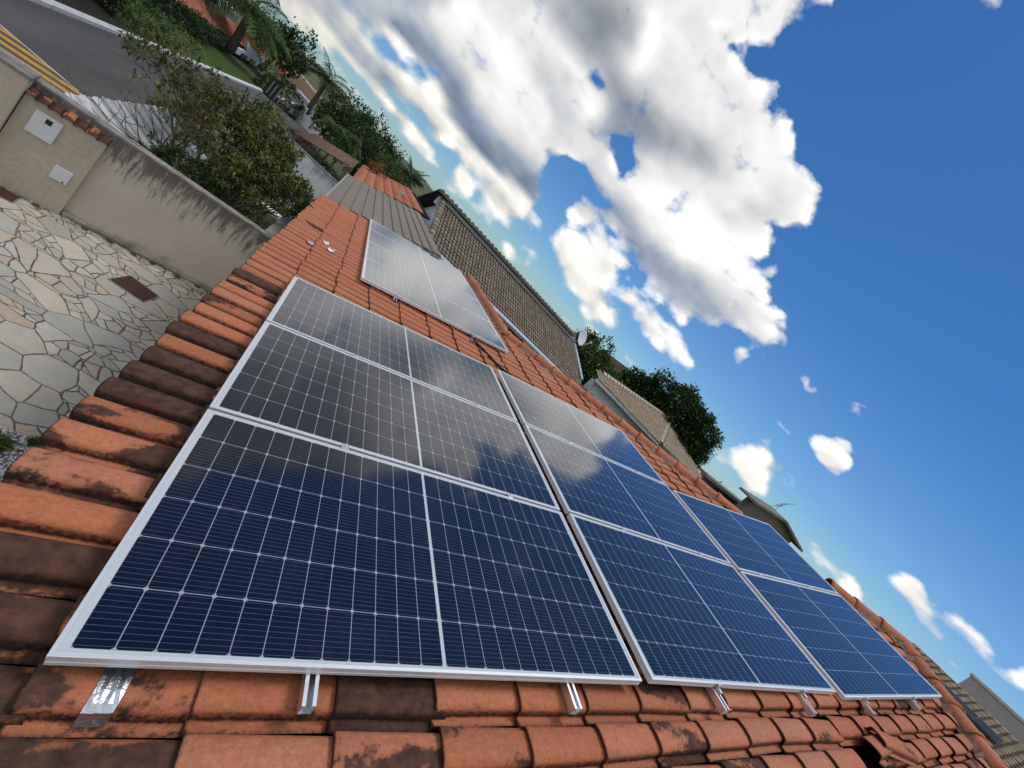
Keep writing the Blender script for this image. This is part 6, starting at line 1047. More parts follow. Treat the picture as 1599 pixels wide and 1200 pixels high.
tb = H1MB(); pantile(tb, (2.9, 8.9, z0 - 2.10 * SL - .10), (1, 0, 0), uy, 8.2, 2.25, 0.128, 0.225, 0.030)
tb.obj('lower_roof_tiles', M_TGREY, H1, L0); tb = H1MB()
pantile(tb, (10.32, 11.25, z0 - .10), (1, 0, 0), uy, 0.9, 1.05, 0.128, 0.225, 0.030)
tb.obj('lower_roof_tiles', M_TGREY, H1, L0)
b = H1MB(); b.slab([(2.9, 8.9, z0 - 2.13 * SL - .15), (11.2, 8.9, z0 - 2.13 * SL - .15), (11.2, 12.2, z0 + 1.10 * SL - .1), (2.9, 11.2, z0 - .15)], (0, 0, -.06)); b.obj('roof_deck', M_DARKW, H1, L0)
# verge caps along the gable
vb = H1MB(); r5 = random.Random(9)
for i in range(13):
    o = Vector((2.27, 11.22, z0 + .05)) + uy * (i * slopeL / 13.0); n_ = Vector((1, 0, 0)).cross(uy)
    vs = []
    for x, s in ((-.02, 1.12), (.03, 1.05), (slopeL / 13.0 + .02, .9)):
        for j in range(9):
            a = math.pi * j / 8.0; vs.append(o + uy * x + Vector((1, 0, 0)) * math.cos(a) * .115 * s + n_ * (math.sin(a) * .10 * s - .02))
    vb.add(vs, [(a * 9 + j, a * 9 + j + 1, a * 9 + 10 + j, a * 9 + 9 + j) for a in (0, 1) for j in range(8)], 0, True, tint=r5.random(), joint=[.9 if q % 9 in (0, 8) else 0 for q in range(27)])
vb.obj('verge_tiles', M_TGREY, H1, L0)
# clerestory strip with flashing, upper roof behind it
b = H1MB(); b.bx(2.10, 10.05, 14.44, 14.60, 1.18, 1.60); b.obj('clerestory_wall', M_WALLB, H1, L0)
b = H1MB(); b.box((6.12, 14.31, 1.470), (3.93, 0.022, 0.062)); b.obj('flashing', M_FLASH, H1, L0, None, .008)
b = H1MB(); b.box((6.40, 11.36, z0 + .125), (3.98, 0.085, 0.035), Matrix.Rotation(math.atan(SL), 3, 'X')); b.obj('flashing', M_FLASH, H1, L0, None, .008)
b = H1MB(); b.slab([(10.02, 14.44, 1.42), (10.16, 14.44, 1.42), (10.20, 12.15, .62), (10.06, 12.15, .62)], (0, 0, .07)); b.obj('flashing', M_FLASH, H1, L0, None, .008)
ur = H1MB(); dn = Vector((0, 1, -0.27)).normalized()
pantile(ur, (9.75, 18.9, 1.68 - 4.75 * .27), (-1, 0, 0), -dn, 7.85, 4.9, 0.200, 0.33, 0.045)
ur.obj('upper_roof_tiles', M_TGREY, H1, L0)
b = H1MB(); b.slab([(1.92, 14.13, 1.65), (9.75, 14.13, 1.65), (9.75, 18.94, 1.65 - 4.81 * .27), (1.92, 18.94, 1.65 - 4.81 * .27)], (0, 0, -.075)); b.obj('soffit', M_DARKW, H1, L0)
eb = H1MB(); r6 = random.Random(4)
for i in range(39):
    o = Vector((1.98 + i * .2, 14.10, 1.615)); vs = []
    for y, s in ((-.03, 1.1), (.28, .9)):
        for j in range(7): a = math.pi * j / 6.0; vs.append(o + Vector((math.cos(a) * .085 * s + .05, y, math.sin(a) * .085 * s - .01 - y * .1)))
    eb.add(vs, [(j, j + 1, 8 + j, 7 + j) for j in range(6)] + [(6, 5, 4, 3, 2, 1, 0)], 0, False, tint=r6.random(), joint=[.8 if q % 7 in (0, 6) else .0 for q in range(14)])
eb.bx(1.92, 9.77, 14.075, 14.10, 1.572, 1.640, tint=.4, joint=0.0)
eb.obj('eave_tiles', M_TGREY, H1, L0)
b = H1MB(); b.slab([(2.36, 11.5, -1.26), (2.36, 18.7, -1.26), (2.36, 18.7, .30), (2.36, 14.5, 1.40), (2.36, 11.5, z0 - .0)], (0.12, 0, 0)); b.obj('gable_wall', M_WALLB, H1, L0)
b = H1MB(); b.bx(2.5, 9.9, 11.7, 14.4, -1.26, -0.2); b.bx(3.2, 10.9, 9.4, 11.68, -1.26, -1.0); b.obj('walls', M_WALLW, H1, L0)
# dish on the corner of the upper roof
dsh = thing('satellite_dish', 'pale round satellite dish on the right corner of the grey tile roof', 'satellite dish', (17.4, 25.0, 2.2))
Rd = Euler((rad(62), 0, rad(22))).to_matrix()
b = H1MB(); Cd = Vector((10.22, 14.35, 1.80)); b.lathe([(0.0, -.075), (.10, -.071), (.20, -.058), (.30, -.030), (.36, 0.0), (.362, .006), (.30, -.022), (.20, -.05), (.0, -.068)], 28, Cd, Rd); b.obj('reflector', mottled('dish_grey', (0.66, 0.69, 0.72), (0.58, 0.60, 0.63), 5.0, 0.6), dsh, Cd, Rd)
b = H1MB(); b.tube([Cd + Rd @ Vector((0, -.36, 0)), Cd + Rd @ Vector((0, -.16, .42))], .012, 6); b.lathe([(.0, .0), (.035, .0), (.035, .09), (.0, .09)], 10, Cd + Rd @ Vector((0, -.13, .42)), Rd); b.obj('feed_arm', M_ALU, dsh, Cd)
b = H1MB(); b.tube([(10.18, 14.42, 1.35), (10.18, 14.42, 1.62), Cd - Rd @ Vector((0, 0, .08))], .022, 8); b.obj('mast', M_ALU, dsh, Cd)

# --- grey metal roof between the clay roof and the grey tiled house
mr = thing('metal_roof', 'flat grey brown standing seam metal roof just past the far end of the clay roof', 'roof', (1.0, 12.0, GZ))
b = MB(); X0, X1, ya, yb = -0.24, 2.10, 8.62, 15.1; za, zb = -0.20, 0.56
k = 11
for i in range(k):
    xa, xb = X0 + (X1 - X0) * i / k, X0 + (X1 - X0) * (i + 1) / k; z1, z2 = za + (zb - za) * i / k, za + (zb - za) * (i + 1) / k
    b.slab([(xa + .004, ya, z1 + .028), (xb, ya, z2), (xb, yb, z2), (xa + .004, yb, z1 + .028)], (0, 0, -.03), tint=r6.random())
def metal_fn(n, b):
    p = objco(n); a = n.noise(n.vmath('MULTIPLY', p, (1, .3, 1)), 2.0, 6, .6)
    c = n.mix(n.rng(a, .3, .7), (0.215, 0.175, 0.130), (0.165, 0.142, 0.112)); c = n.mix(n.math('MULTIPLY', n.attr('tint'), .4), c, (0.17, 0.155, 0.12))
    n.put(b.inputs['Base Color'], c); b.inputs['Roughness'].default_value = 0.6
b.obj('seam_sheets', mat('brown_metal', fn=metal_fn), mr, (1, 12, 0))
b = MB()
for x, z in ((0.0, -.26), (1.95, .38)):
    for y in (9.0, 11.8, 14.6): b.bx(x - .06, x + .06, y - .06, y + .06, GZ, z)
b.obj('posts', M_BARK, mr, (1, 12, GZ))
b = MB(); b.bx(X0 - .06, X0 - .005, ya, yb, za - .10, za + .03); b.obj('fascia', mottled('grey_fascia', (0.34, 0.32, 0.29), (0.26, 0.25, 0.22), 3.0), mr, (1, 12, 0))

# --- orange roof and pergola further along
orf = thing('orange_roof_house', 'low house with bright terracotta roof behind the grey metal roof', 'house', (1.5, 20.0, GZ))
tb = MB(); A = Vector((-0.45, 16.2, -0.38)); ux = Vector((1, 0, 0.357)).normalized()
pantile(tb, (-0.10, 27.2, -0.42), (0, -1, 0), ux, 9.8, 3.05, 0.22, 0.40, 0.03)
tb.obj('roof_tiles', M_TRED, orf, (1.5, 20, 0))
b = MB(); b.slab([(-.10, 17.3, -.47), (2.85, 17.3, .58), (2.85, 27.2, .58), (-.10, 27.2, -.47)], (0, 0, -.06)); b.obj('roof_deck', M_UNDER, orf, (1.5, 20, 0))
b = MB(); b.bx(0.15, 2.7, 17.6, 26.9, GZ, -.62); b.obj('walls', M_WALLW, orf, (1.5, 20, GZ))
b = MB(); b.bx(1.55, 1.80, 20.2, 20.5, 0.05, 0.42); b.obj('chimney', M_CREAM, orf, (1.6, 20.3, 0))
pg = thing('pergola', 'dark wooden pole pergola roof beside the street behind the white wall', 'pergola', (-1.6, 23.0, GZ))
b = MB()
for i in range(15): y = 20.6 + i * .42; b.tube([(-2.65, y, -1.02), (-0.35, y + .1, -0.42)], [.045, .04], 6)
b.obj('poles', mottled('weathered_wood', (0.25, 0.16, 0.11), (0.12, 0.075, 0.055), 6.0, 0.9), pg, (-1.6, 23, -1))
b = MB()
for x, z in ((-2.55, -1.09), (-0.45, -0.53)): b.tube([(x, 20.3, z), (x, 26.8, z)], .07, 8)
b.obj('beam', M_BARK, pg, (-1.6, 23, -1))
for x, y in ((-2.55, 20.6), (-2.55, 26.4), (-.45, 20.6), (-.45, 26.4)):
    b = MB(); b.tube([(x, y, GZ), (x, y, -1.1 if x < -1 else -.55)], .08, 8); b.obj('post', M_BARK, pg, (x, y, GZ))
# white cross wall behind the frangipani
cw = thing('white_wall', 'white wall with grey streaks crossing behind the flowering shrub tree', 'wall', (-1.4, 18.3, GZ))
b = MB(); b.bx(-3.95, -0.10, 18.24, 18.40, GZ, -1.06); b.obj('wall_face', mat('streaked_white', rough=.9, fn=stripw_fn), cw, (-1.4, 18.24, GZ))
b = MB(); b.bx(-3.97, -0.08, 18.22, 18.42, -1.058, -1.02); b.obj('wall_cap', M_CAPC, cw, (-1.4, 18.3, -1.04))
# corrugated white awning over the neighbour's gate, by the street
aw = thing('metal_awning', 'white ribbed sheet metal gate awning behind the beige wall beside the street', 'awning', (-3.5, 11.0, GZ))
b = MB(); N_ = 27; y0, y1 = 8.1, 13.3
vs = []; jn = []
for i in range(N_ * 2 + 2):
    y = y0 + (y1 - y0) * (i + (.35 if i % 2 else 0)) / (N_ * 2 + 1.); o = (0.0, .05)[(i // 2) % 2]
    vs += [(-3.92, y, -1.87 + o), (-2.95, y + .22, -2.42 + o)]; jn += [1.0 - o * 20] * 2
b.add(vs, [(2 * i, 2 * i + 2, 2 * i + 3, 2 * i + 1) for i in range(N_ * 2 + 1)], 0, False, joint=jn)  # joint here weights the rib shading painted into the sheet colour
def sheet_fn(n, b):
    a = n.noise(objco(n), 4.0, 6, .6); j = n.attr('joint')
    c = n.mix(n.rng(a, .3, .7), (0.78, 0.81, 0.82), (0.70, 0.73, 0.74)); c = n.mix(n.math('MULTIPLY', j, .75), c, (0.36, 0.38, 0.39))     # shade between the ribs painted as grey troughs
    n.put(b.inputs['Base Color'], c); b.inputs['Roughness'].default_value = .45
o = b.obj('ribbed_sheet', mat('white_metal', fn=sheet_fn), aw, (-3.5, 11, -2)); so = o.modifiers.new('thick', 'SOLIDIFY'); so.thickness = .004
for y in (8.2, 10.15, 12.0, 13.25):
    b = MB(); b.slab([(-3.95, y - .03, -1.845), (-3.95, y + .03, -1.845), (-2.93, y + .25, -2.395), (-2.93, y + .19, -2.395)], (0, 0, .03)); b.obj('cover_strip', M_PAINT, aw, (-3.5, y, -2))
    b = MB(); b.bx(-3.98, -3.90, y - .04, y + .04, GZ, -1.89); b.obj('post', M_ALU, aw, (-3.9, y, GZ))
b = MB(); b.bx(-3.985, -3.945, 8.1, 13.3, -3.0, -1.90); b.obj('gate_sheet', M_PAINT, aw, (-3.95, 11, GZ))

# --- pale blue house on the right behind the hip
class H2MB(PlotMB): scale, move = 1.8, Vector((0.1240, 0.6080, -1.0888))
H2 = thing('pale_blue_house', 'pale blue walled house with tan tile hip roof behind the clay hip ridge', 'house', (29, 24, GZ))
L2 = (16, 13, 0)
def P2(yr, X, zr): return Vector((X - .155, yr - .76, zr + 1.361))
e0, e1, ap, lv, er = P2(13, 10.9, -.26), P2(13, 16.4, -.26), P2(16.7, 20.0, 1.04), P2(13.73, 11.4, -.014), P2(13.25, 22.2, -.10)
uy2 = Vector((0, 1, 0.35)).normalized()
tb = H2MB()
def in_left(a, bb):
    x = e0.x + a; y = e0.y + bb * uy2.y
    if x - e1.x > (y - e0.y) * 0.97: return False
    return (y - lv.y) * (ap.x - lv.x) < (x - lv.x) * (ap.y - lv.y) + .3
pantile(tb, e0 - Vector((0, .06, 0)), (1, 0, 0), uy2, 9.5, 4.1, 0.135, 0.21, 0.026, in_left)
# face right of the hip
ur2 = (ap - e1); xr = (er - e1).normalized(); nr = xr.cross(ur2).normalized(); upr = nr.cross(xr).normalized()
def in_right(a, bb):
    q = e1 + xr * a + upr * bb; t = (q - e1).dot(upr) / max(1e-6, (ap - e1).dot(upr))
    if t > 1: return False
    lo = (ap - e1).dot(xr) * t; hi = (er - e1).dot(xr) * (1 - t) + (ap - e1).dot(xr) * t
    return lo < a < hi + .1
pantile(tb, e1 + Vector((0, 0, .02)), xr, upr, 6.2, 4.6, 0.135, 0.21, 0.026, in_right)
tb.obj('roof_tiles', M_TTAN, H2, L2)
b = H2MB(); b.slab([e0 + Vector((0, .06, .0)), e1 + Vector((0, .06, 0)), ap, lv], (0, 0, -.08)); b.slab([e1, er, ap], (0, 0, -.08)); b.obj('roof_deck', M_DARKW, H2, L2)
hb = H2MB()
for k_ in range(15 + 26):
    i, n_, st_ = (k_, 15, e1) if k_ < 15 else (k_ - 15, 26, lv); d = ap - st_
    o = st_ + d * (i / float(n_)) + Vector((0, 0, .03)); dv = d.normalized(); s = dv.cross(Vector((0, 0, 1))).normalized(); u_ = s.cross(dv)
    vs = []
    for x, sc in ((-.03, 1.15), (d.length / n_ + .02, .88)):
        for j in range(9): a = math.pi * j / 8.; vs.append(o + dv * x + s * math.cos(a) * .13 * sc + u_ * math.sin(a) * .11 * sc)
    hb.add(vs, [(j, j + 1, 10 + j, 9 + j) for j in range(8)], 0, True, tint=.6 + .4 * r6.random(), joint=[.9 if q % 9 in (0, 8) else 0 for q in range(18)])
hb.obj('hip_tiles', M_TCRM, H2, L2)
b = H2MB(); b.slab([e0 + Vector((-.05, -.05, -.13)), e1 + Vector((0, -.05, -.13)), er + Vector((0, -.05, -.13)), er + Vector((0, -.05, -.01)), e1 + Vector((0, -.05, 0)), e0 + Vector((-.05, -.05, 0.0))], (0, .06, 0)); b.obj('fascia', M_WALLW, H2, L2)
b = H2MB(); b.slab([(11.35, 12.75, -1.12), (21.6, 12.95, -1.12), (21.6, 12.95, 1.12), (11.35, 12.75, .96)], (0, .15, 0)); b.obj('walls', M_WALLB, H2, L2)
b = H2MB(); b.slab([(11.33, 12.76, -1.12), (11.33, 13.1, -1.12), (11.33, 13.1, 0.95), (11.33, 12.76, .93)], (-.12, 0, 0)); b.obj('side_wall', M_WALLW, H2, L2)
b = H2MB(); b.bx(21.75, 22.9, 12.6, 13.3, -1.12, 1.75); tag(b.obj('orange_wall', mottled('orange_render', (0.42, 0.20, 0.10), (0.16, 0.12, 0.05), 1.2), None, (22, 13, -1.12)), 'orange rendered wall stained with moss at the end of the tan tile roof', 'wall')
b = H2MB(); b.tube([(23.0, 13.1, 1.3), (23.05, 13.1, 1.72), (23.45, 13.1, 2.15)], [.06, .05, .03], 8); tag(b.obj('vent_pipe', M_BLACK, None, (23, 13.1, 1.3)), 'thin dark pipe sticking up beside the orange wall', 'pipe')
# --- two shallow grey roofs farther right
def P3(yr, tx, tz): return Vector((tx * yr - .155, yr - .76, tz * yr + 1.361))
M_FIBRE = mottled('fibre_cement', (0.23, 0.22, 0.19), (0.15, 0.145, 0.125), 1.5, 0.85, 0.2, 0.2)
M_OLIVE = mottled('olive_wall', (0.17, 0.17, 0.14), (0.13, 0.13, 0.11), 1.0, 0.9)
def gable(name, label, yr, L, A, R, dep, body, thick, extra=None):
    root = thing(name, label, 'house', P3(yr, A[0], 0) * Vector((1, 1, 0)).to_3d() if False else Vector((P3(yr, A[0], 0).x, yr, GZ)))
    lo = (P3(yr, *A).x, yr, 0)
    D = Vector((0, dep, 0)); l, a, rr = P3(yr, *L), P3(yr, *A), P3(yr, *R)
    b = MB(); b.slab([l, a, a + D, l + D], (0, 0, -thick)); b.slab([a + Vector((.004, 0, 0)), rr, rr + D, a + D + Vector((.004, 0, 0))], (0, 0, -thick)); b.obj('roof', M_FIBRE, root, lo, None, .01)
    b = MB(); x0, x1 = l.x + body[0], rr.x - body[1]
    zl = l.z + (a.z - l.z) * body[0] / (a.x - l.x) - thick - .01; zr = rr.z + (a.z - rr.z) * body[1] / (rr.x - a.x) - thick - .01
    b.slab([(x0, l.y + .5, GZ), (x1, l.y + .5, GZ), (x1, l.y + .5, zr), (a.x, l.y + .5, a.z - thick - .01), (x0, l.y + .5, zl)], (0, dep - .8, 0)); b.obj('walls', M_OLIVE, root, lo)
    if extra: extra(root, l, a, rr, lo)
    return root
def trim(root, l, a, rr, lo):
    b = MB(); d = a - l
    b.slab([l + d * .10 + Vector((0, -.012, -.17)), l + d * .98 + Vector((0, -.012, -.17)), l + d * .98 + Vector((0, -.012, -.13)), l + d * .10 + Vector((0, -.012, -.13))], (0, .01, 0)); b.obj('gutter_trim', M_FLASH, root, lo)
    b = MB(); q = l + d * .55; b.bx(q.x, q.x + 1.4, q.y + .47, q.y + .498, q.z - 1.3, q.z - .35); b.obj('window', M_FLASH, root, lo)
gable('grey_roof_house', 'long house with a flat grey roof just right of the orange wall', 14.5, (1.63, .033), (2.22, .088), (2.75, .05), 1.0, (.5, .5), .17, trim)
gable('grey_roof_house', 'farthest grey gable roofed house with wide overhang left of the thin antenna', 12.0, (2.00, .112), (2.33, .168), (2.71, .138), 1.2, (.7, .9), .14)
an = thing('antenna', 'thin television aerial standing against the sky above the grey gable roof', 'antenna', P3(13.5, 2.15, .15))
b = MB(); p = P3(13.5, 2.14, .10); q = P3(13.5, 2.165, .195); b.tube([p, q], .014, 6); b.obj('mast', M_BLACK, an, p)
b = MB(); ad = Vector((.55, .45, -.35)); b.tube([q - ad * .75, q + ad * .75], .013, 5)
for k in (-.7, -.2, .35, .7): o = q + ad * k; s = Vector((.35, -.2, .42)) * (.55 if k > 0 else .85); b.tube([o - s, o + s], .010, 5)
b.obj('aerial', M_BLACK, an, q)
# --- house on the far right with a grey parapet
H5 = thing('parapet_house', 'house at the right edge with tan tiled slope below a plain grey parapet', 'house', (14, -2, GZ))
tb = MB(); ux5 = Vector((1, 0, 0.30)).normalized()
pantile(tb, (10.4, 1.70, 1.30), (0, -1, 0), ux5, 9.0, 3.65, 0.13, 0.17, 0.011)
tb.obj('roof_tiles', M_TTAN, H5, (14, -2, 0))
b = MB(); b.slab([(10.4, 1.70, 1.27), (10.4, -7.2, 1.27), (13.95, -7.2, 2.335), (13.95, 1.70, 2.335)], (0, 0, -.1)); b.obj('roof_deck', M_DARKW, H5, (14, -2, 0))
b = MB(); b.bx(14.5, 14.7, -7.3, 0.95, 1.2, 2.70); b.obj('parapet', mottled('grey_render', (0.40, 0.37, 0.34), (0.34, 0.315, 0.29), 1.2, 0.9), H5, (14, -2, 0))
b = MB(); b.bx(14.47, 14.76, -7.33, 0.98, 2.702, 2.76); b.obj('coping', mottled('pale_coping', (0.50, 0.48, 0.46), (0.42, 0.40, 0.38), 2.0), H5, (14, -2, 0))
b = MB(); b.bx(10.9, 13.9, -7.0, 1.4, GZ, 1.15); b.obj('walls', M_WALLW, H5, (14, -2, GZ))
sp = thing('solar_panel', 'dark panel lying on the tan tiled roof of the house at the right edge', 'solar panel', (12.4, .3, 1.95), None, None)
b = MB(); o5 = Vector((12.25, 0, 1.30 + 1.85 * .30 + .06)); b.slab([o5 + Vector((0, .98, 0)), o5 + Vector((0, -.10, 0)), o5 + ux5 * .48 + Vector((0, -.10, 0)), o5 + ux5 * .48 + Vector((0, .98, 0))], (0, 0, .035)); b.obj('frame', M_BLACK, sp, o5)
b = MB()
for k in range(3): b.slab([o5 + ux5 * .02 + Vector((0, .96 - k * .355, .036)), o5 + ux5 * .02 + Vector((0, .63 - k * .355, .036)), o5 + ux5 * .46 + Vector((0, .63 - k * .355, .036)), o5 + ux5 * .46 + Vector((0, .96 - k * .355, .036))], (0, 0, .004))
b.obj('cell_glass', mat('dark_cells', (0.010, 0.012, 0.024), 0.65, spec=0.2), sp, o5)

# ------------------------------------------------------------------ vegetation
def shrub_tree():
    r = random.Random(21); base = Vector((-2.40, 11.4, GZ))
    root = thing('shrub_tree', 'sprawling leafy shrub tree with many bare grey branches right behind the beige wall', 'tree', base)
    t = MB(); m = MB(); tips = []
    def grow(p, d, L, rad_, dep):
        n = 3; pts = [p]; rs = [rad_]
        for k in range(n):
            d = (d + rnd_dir(r) * .20 + Vector((0, 0, .07))).normalized(); p = p + d * (L / n); pts.append(p); rs.append(rad_ * (1 - .32 * (k + 1) / n))
        t.tube(pts, rs, 5 if dep > 1 else 6, 0, True, dep > 3)
        if dep >= 7 or L < .10: tips.append((p, d)); return
        if dep >= 3 and r.random() < .6: tips.append((pts[2], (d + rnd_dir(r) * .8).normalized()))
        k = 3 if r.random() < (.55 if dep < 4 else .38) else 2
        for i in range(k):
            a = rnd_dir(r); a = (a - d * a.dot(d)).normalized()
            e = (d + a * r.uniform(.45, .95)).normalized()
            grow(p, e, L * r.uniform(.66, .90), rad_ * .66, dep + 1)
    for a in range(6):
        an = a * 1.05 + .3; d = Vector((math.cos(an) * .75, math.sin(an) * .75, 1.0)).normalized()
        grow(base + Vector((math.cos(an) * .10, math.sin(an) * .10, 0)), d, .80 * r.uniform(.9, 1.1), .062, 0)
    t.obj('trunk', M_TWIG, root, base)
    for p, d in tips:
        low = max(0.0, min(1.0, (-0.9 - p.z) / 1.4)); right = max(0.0, min(1.0, (p.x + 3.0) / 1.6)); dens = .35 + .65 * max(low, right * .9)
        if r.random() > dens + .25: continue
        if p.x < -3.0 and p.y < 11.5 and p.z < -.9: continue
        if p.x > -1.50 and p.z < -1.30: continue
        n = int(r.uniform(6, 13) * dens) + 3; yel = r.random() < (.40 - .25 * low)
        for i in range(n):
            a = rnd_dir(r); e = (d * .7 + a * .95).normalized()
            leaf(m, p - d * .08 * r.random(), e, r.uniform(.07, .15), .040, .18, min(1, (.75 if yel else .18) * r.uniform(.5, 1.25) + .1 * r.random()), r)
    m.obj('crown', M_LEAFY, root, base)
shrub_tree()
bush('bush', 'dense dark green undergrowth low behind the beige wall under the shrub tree', (-2.25, 10.2, -2.55), (.85, .95, .62), 380, 9, .11, M_LEAFD, 31)
bush('bush', 'bright green low bush at the roof side of the garden under the shrub tree', (-1.75, 13.2, -2.75), (.60, 1.5, .38), 300, 9, .09, M_LEAF, 32)
bush('bush', 'glossy dark plant leaning over the top of the beige wall', (-2.25, 8.75, -1.62), (.35, .30, .32), 70, 8, .12, M_LEAFD, 33)
bush('bush', 'green street side bush behind the white metal awning', (-4.15, 13.9, -2.35), (.40, .9, .55), 160, 8, .10, M_LEAF, 34)
bush('bush', 'larger green bush beside the street between awning and shrub tree', (-4.2, 16.3, -2.35), (.45, 1.2, .65), 240, 8, .10, M_LEAF, 35)
bush('bush', 'purple leaved bush at the street end of the white streaked wall', (-2.648, 25.120, -1.932), (.75, .8, .75), 220, 8, .13, M_LEAFP, 36)
bush('bush', 'green bush on top of the white streaked wall by the pergola', (-1.1, 19.3, -1.35), (.9, .55, .50), 220, 8, .12, M_LEAFD, 37)
# street trees and palms
tree('street_tree', 'large dark green tree cluster head nearest the palm by the street', (-5.476, 62.040, -3.100), [((-2.946, 39.142, 0.270), (2.0, 1.8, 1.7)), ((-3.121, 38.127, -0.721), (1.5, 1.5, 1.5)), ((-1.583, 38.213, 0.253), (1.7, 1.6, 1.5))], 620, 9, .26, .45, M_LEAFD, .2, 51)
tree('street_tree', 'dark green tree behind the pergola spreading towards the orange roof', (-0.6, 34.0, GZ), [((-0.769, 34.234, 0.537), (2.0, 1.6, 1.6)), ((0.776, 33.227, 0.345), (1.5, 1.5, 1.3)), ((-0.610, 32.236, -0.548), (1.7, 1.6, 1.3))], 620, 9, .24, .42, M_LEAFD, .2, 52)
tree('street_tree', 'smaller bushy tree just above the orange roof', (1.189, 29.210, -0.173), [((1.012, 29.217, 0.163), (1.0, 1.0, .8)), ((1.832, 29.174, 0.146), (.9, .9, .7))], 260, 9, .18, .3, M_LEAF, .1, 53)
for i, (px, base, top) in enumerate(((0, (-2.306, 29.162, -1.298), (-2.436, 29.153, -0.241)), (1, (-1.774, 29.196, -1.446), (-1.793, 29.195, -0.240)), (2, (-1.256, 29.219, -1.378), (-1.183, 29.222, -0.051)))):
    palm('areca_palm', ['slim pale stemmed palm in front of the dark trees, nearest the street', 'slim pale stemmed palm in the middle in front of the dark trees', 'slim pale stemmed palm in front of the dark trees, closest to the orange roof'][i], (base[0], base[1], GZ), top, 9, 1.3, .06, 70 + i, M_LEAF, 1.4, 'slim palms by the pergola')
bush('bush', 'orange flowering bush at the edge of the orange roof', (0.585, 25.229, 0.029), (.5, .5, .35), 90, 7, .12, M_LEAFO, 38)
bush('bush', 'orange leaved bush beside the distant blue grey roofs', (2.170, 33.160, -0.241), (.9, .6, .4), 110, 7, .13, M_LEAFO, 39)
palm('palm_tree', 'coconut palm standing alone by the street with its crown against the pale sky', (-6.460, 51.005, -3.100), (-6.601, 49.831, 1.426), 17, 2.7, .22, 81, M_LEAFD, .75)
palm('palm_tree', 'short dense palm behind the orange roof beside the grey tiled house', (3.220, 32.067, 0.106), (2.501, 32.133, 1.004), 26, 1.35, .16, 82, M_LEAFD, .55)
palm('palm_tree', 'big leaning palm in front of the long terracotta house at the top edge', (-12.576, 47.672, -2.846), (-12.650, 46.620, 0.728), 18, 4.6, .30, 83, M_LEAF, .9)
tree('street_tree', 'tall ragged tree with pale upper twigs beside the leaning palm', (-11.767, 54.022, -2.609), [((-11.498, 54.079, 0.479), (2.3, 2.0, 1.9)), ((-10.441, 54.287, 1.034), (1.6, 1.6, 2.2)), ((-12.765, 55.852, 0.290), (2.2, 2.0, 1.6))], 520, 8, .34, .6, M_LEAFD, .22, 54)
bush('bush', 'dark hedge behind the black slatted gate', (-8.057, 46.585, -2.444), (2.0, 1.5, 1.3), 260, 8, .24, M_LEAFD, 40)
bush('bush', 'rounded dark bush on the far lawn', (-12.980, 38.182, -2.920), (1.6, 2.4, 1.0), 260, 8, .22, M_LEAFD, 41)
bush('hedge', 'long dark hedge under the eave of the long terracotta house', (-12.8, 40.0, -2.6), (.8, 6.0, .75), 420, 8, .2, M_LEAFD, 42, 'hedge')
bush('bush', 'clipped green hedge mound on the verge beyond the white kerb', (-10.0, 26.5, -2.6), (.7, 2.6, .6), 260, 8, .16, M_LEAF, 43)
# trees behind the houses on the right
tree('garden_tree', 'rounded green tree filling the gap right of the satellite dish', (22.5, 31.5, GZ), [((23.928, 31.177, 1.386), (2.00, 2.00, 2.20)), ((25.041, 30.307, 0.665), (2.40, 2.40, 1.80)), ((22.969, 31.878, 1.902), (1.30, 1.30, 1.40)), ((26.361, 29.188, 0.299), (2.20, 2.20, 1.60))], 1000, 10, .34, .52, M_LEAF, .16, 55)
palm('palm_tree', 'small palm top against the sky left of the big dark tree', (28.378, 32.339, 0.552), (27.368, 33.183, 2.453), 11, 1.9, .18, 84, M_LEAFD, 1.1)
tree('garden_tree', 'big round dark green tree behind the tan tiled hip roof', (35.5, 32.5, GZ), [((34.584, 33.227, 2.629), (3.63, 3.33, 2.27)), ((36.592, 31.046, 4.029), (3.93, 3.63, 3.18)), ((38.447, 28.767, 3.689), (3.02, 3.02, 2.87)), ((39.266, 27.664, 2.662), (1.81, 1.81, 1.81)), ((33.203, 34.584, 1.561), (2.12, 2.12, 1.51)), ((36.672, 30.954, 2.559), (3.02, 3.02, 2.27)), ((38.755, 28.361, 2.159), (1.97, 1.97, 1.97))], 3600, 11, .42, .62, M_LEAFD, .5, 56)
b = MB(); b.slab([(32.843, 42.489, 3.532), (37.370, 38.625, 4.527), (38.590, 37.426, 4.005), (34.724, 40.987, 1.884)], (.3, .5, 0)); tag(b.obj('far_roof', M_TGREY, None, (33.994, 41.586, 3.288)), 'brownish roof edge glimpsed between the rounded tree and the big dark tree', 'roof')

# ------------------------------------------------------------------ across the street
H3 = thing('terracotta_house', 'long low house across the street with a wide terracotta roof and white gable', 'house', (-14, 50, GZ))
L3 = (-14, 50, GZ)
def quad(mb, *p, **k): mb.add([Vector(q) for q in p], [tuple(range(len(p)))], 0, False, **k)
tb = MB(); E0, E1 = Vector((-13.0, 33.5, -1.92)), Vector((-13.0, 61.5, -1.92)); R0, R1 = Vector((-14.6, 36.0, -0.86)), Vector((-14.6, 68.5, -1.22))
pantile(tb, (-13.0, 62.5, -1.95), (0, -1, 0), (-1.6, 0, .86), 29, 1.85, .28, .46, .04)
tb.obj('roof_tiles', M_TRED, H3, L3)
b = MB(); b.slab([(-13.05, 33.5, -2.0), (-13.05, 62.5, -2.0), (-14.7, 62.5, -1.10), (-14.7, 33.5, -1.10)], (0, 0, -.12)); b.obj('roof_deck', M_DARKW, H3, L3)
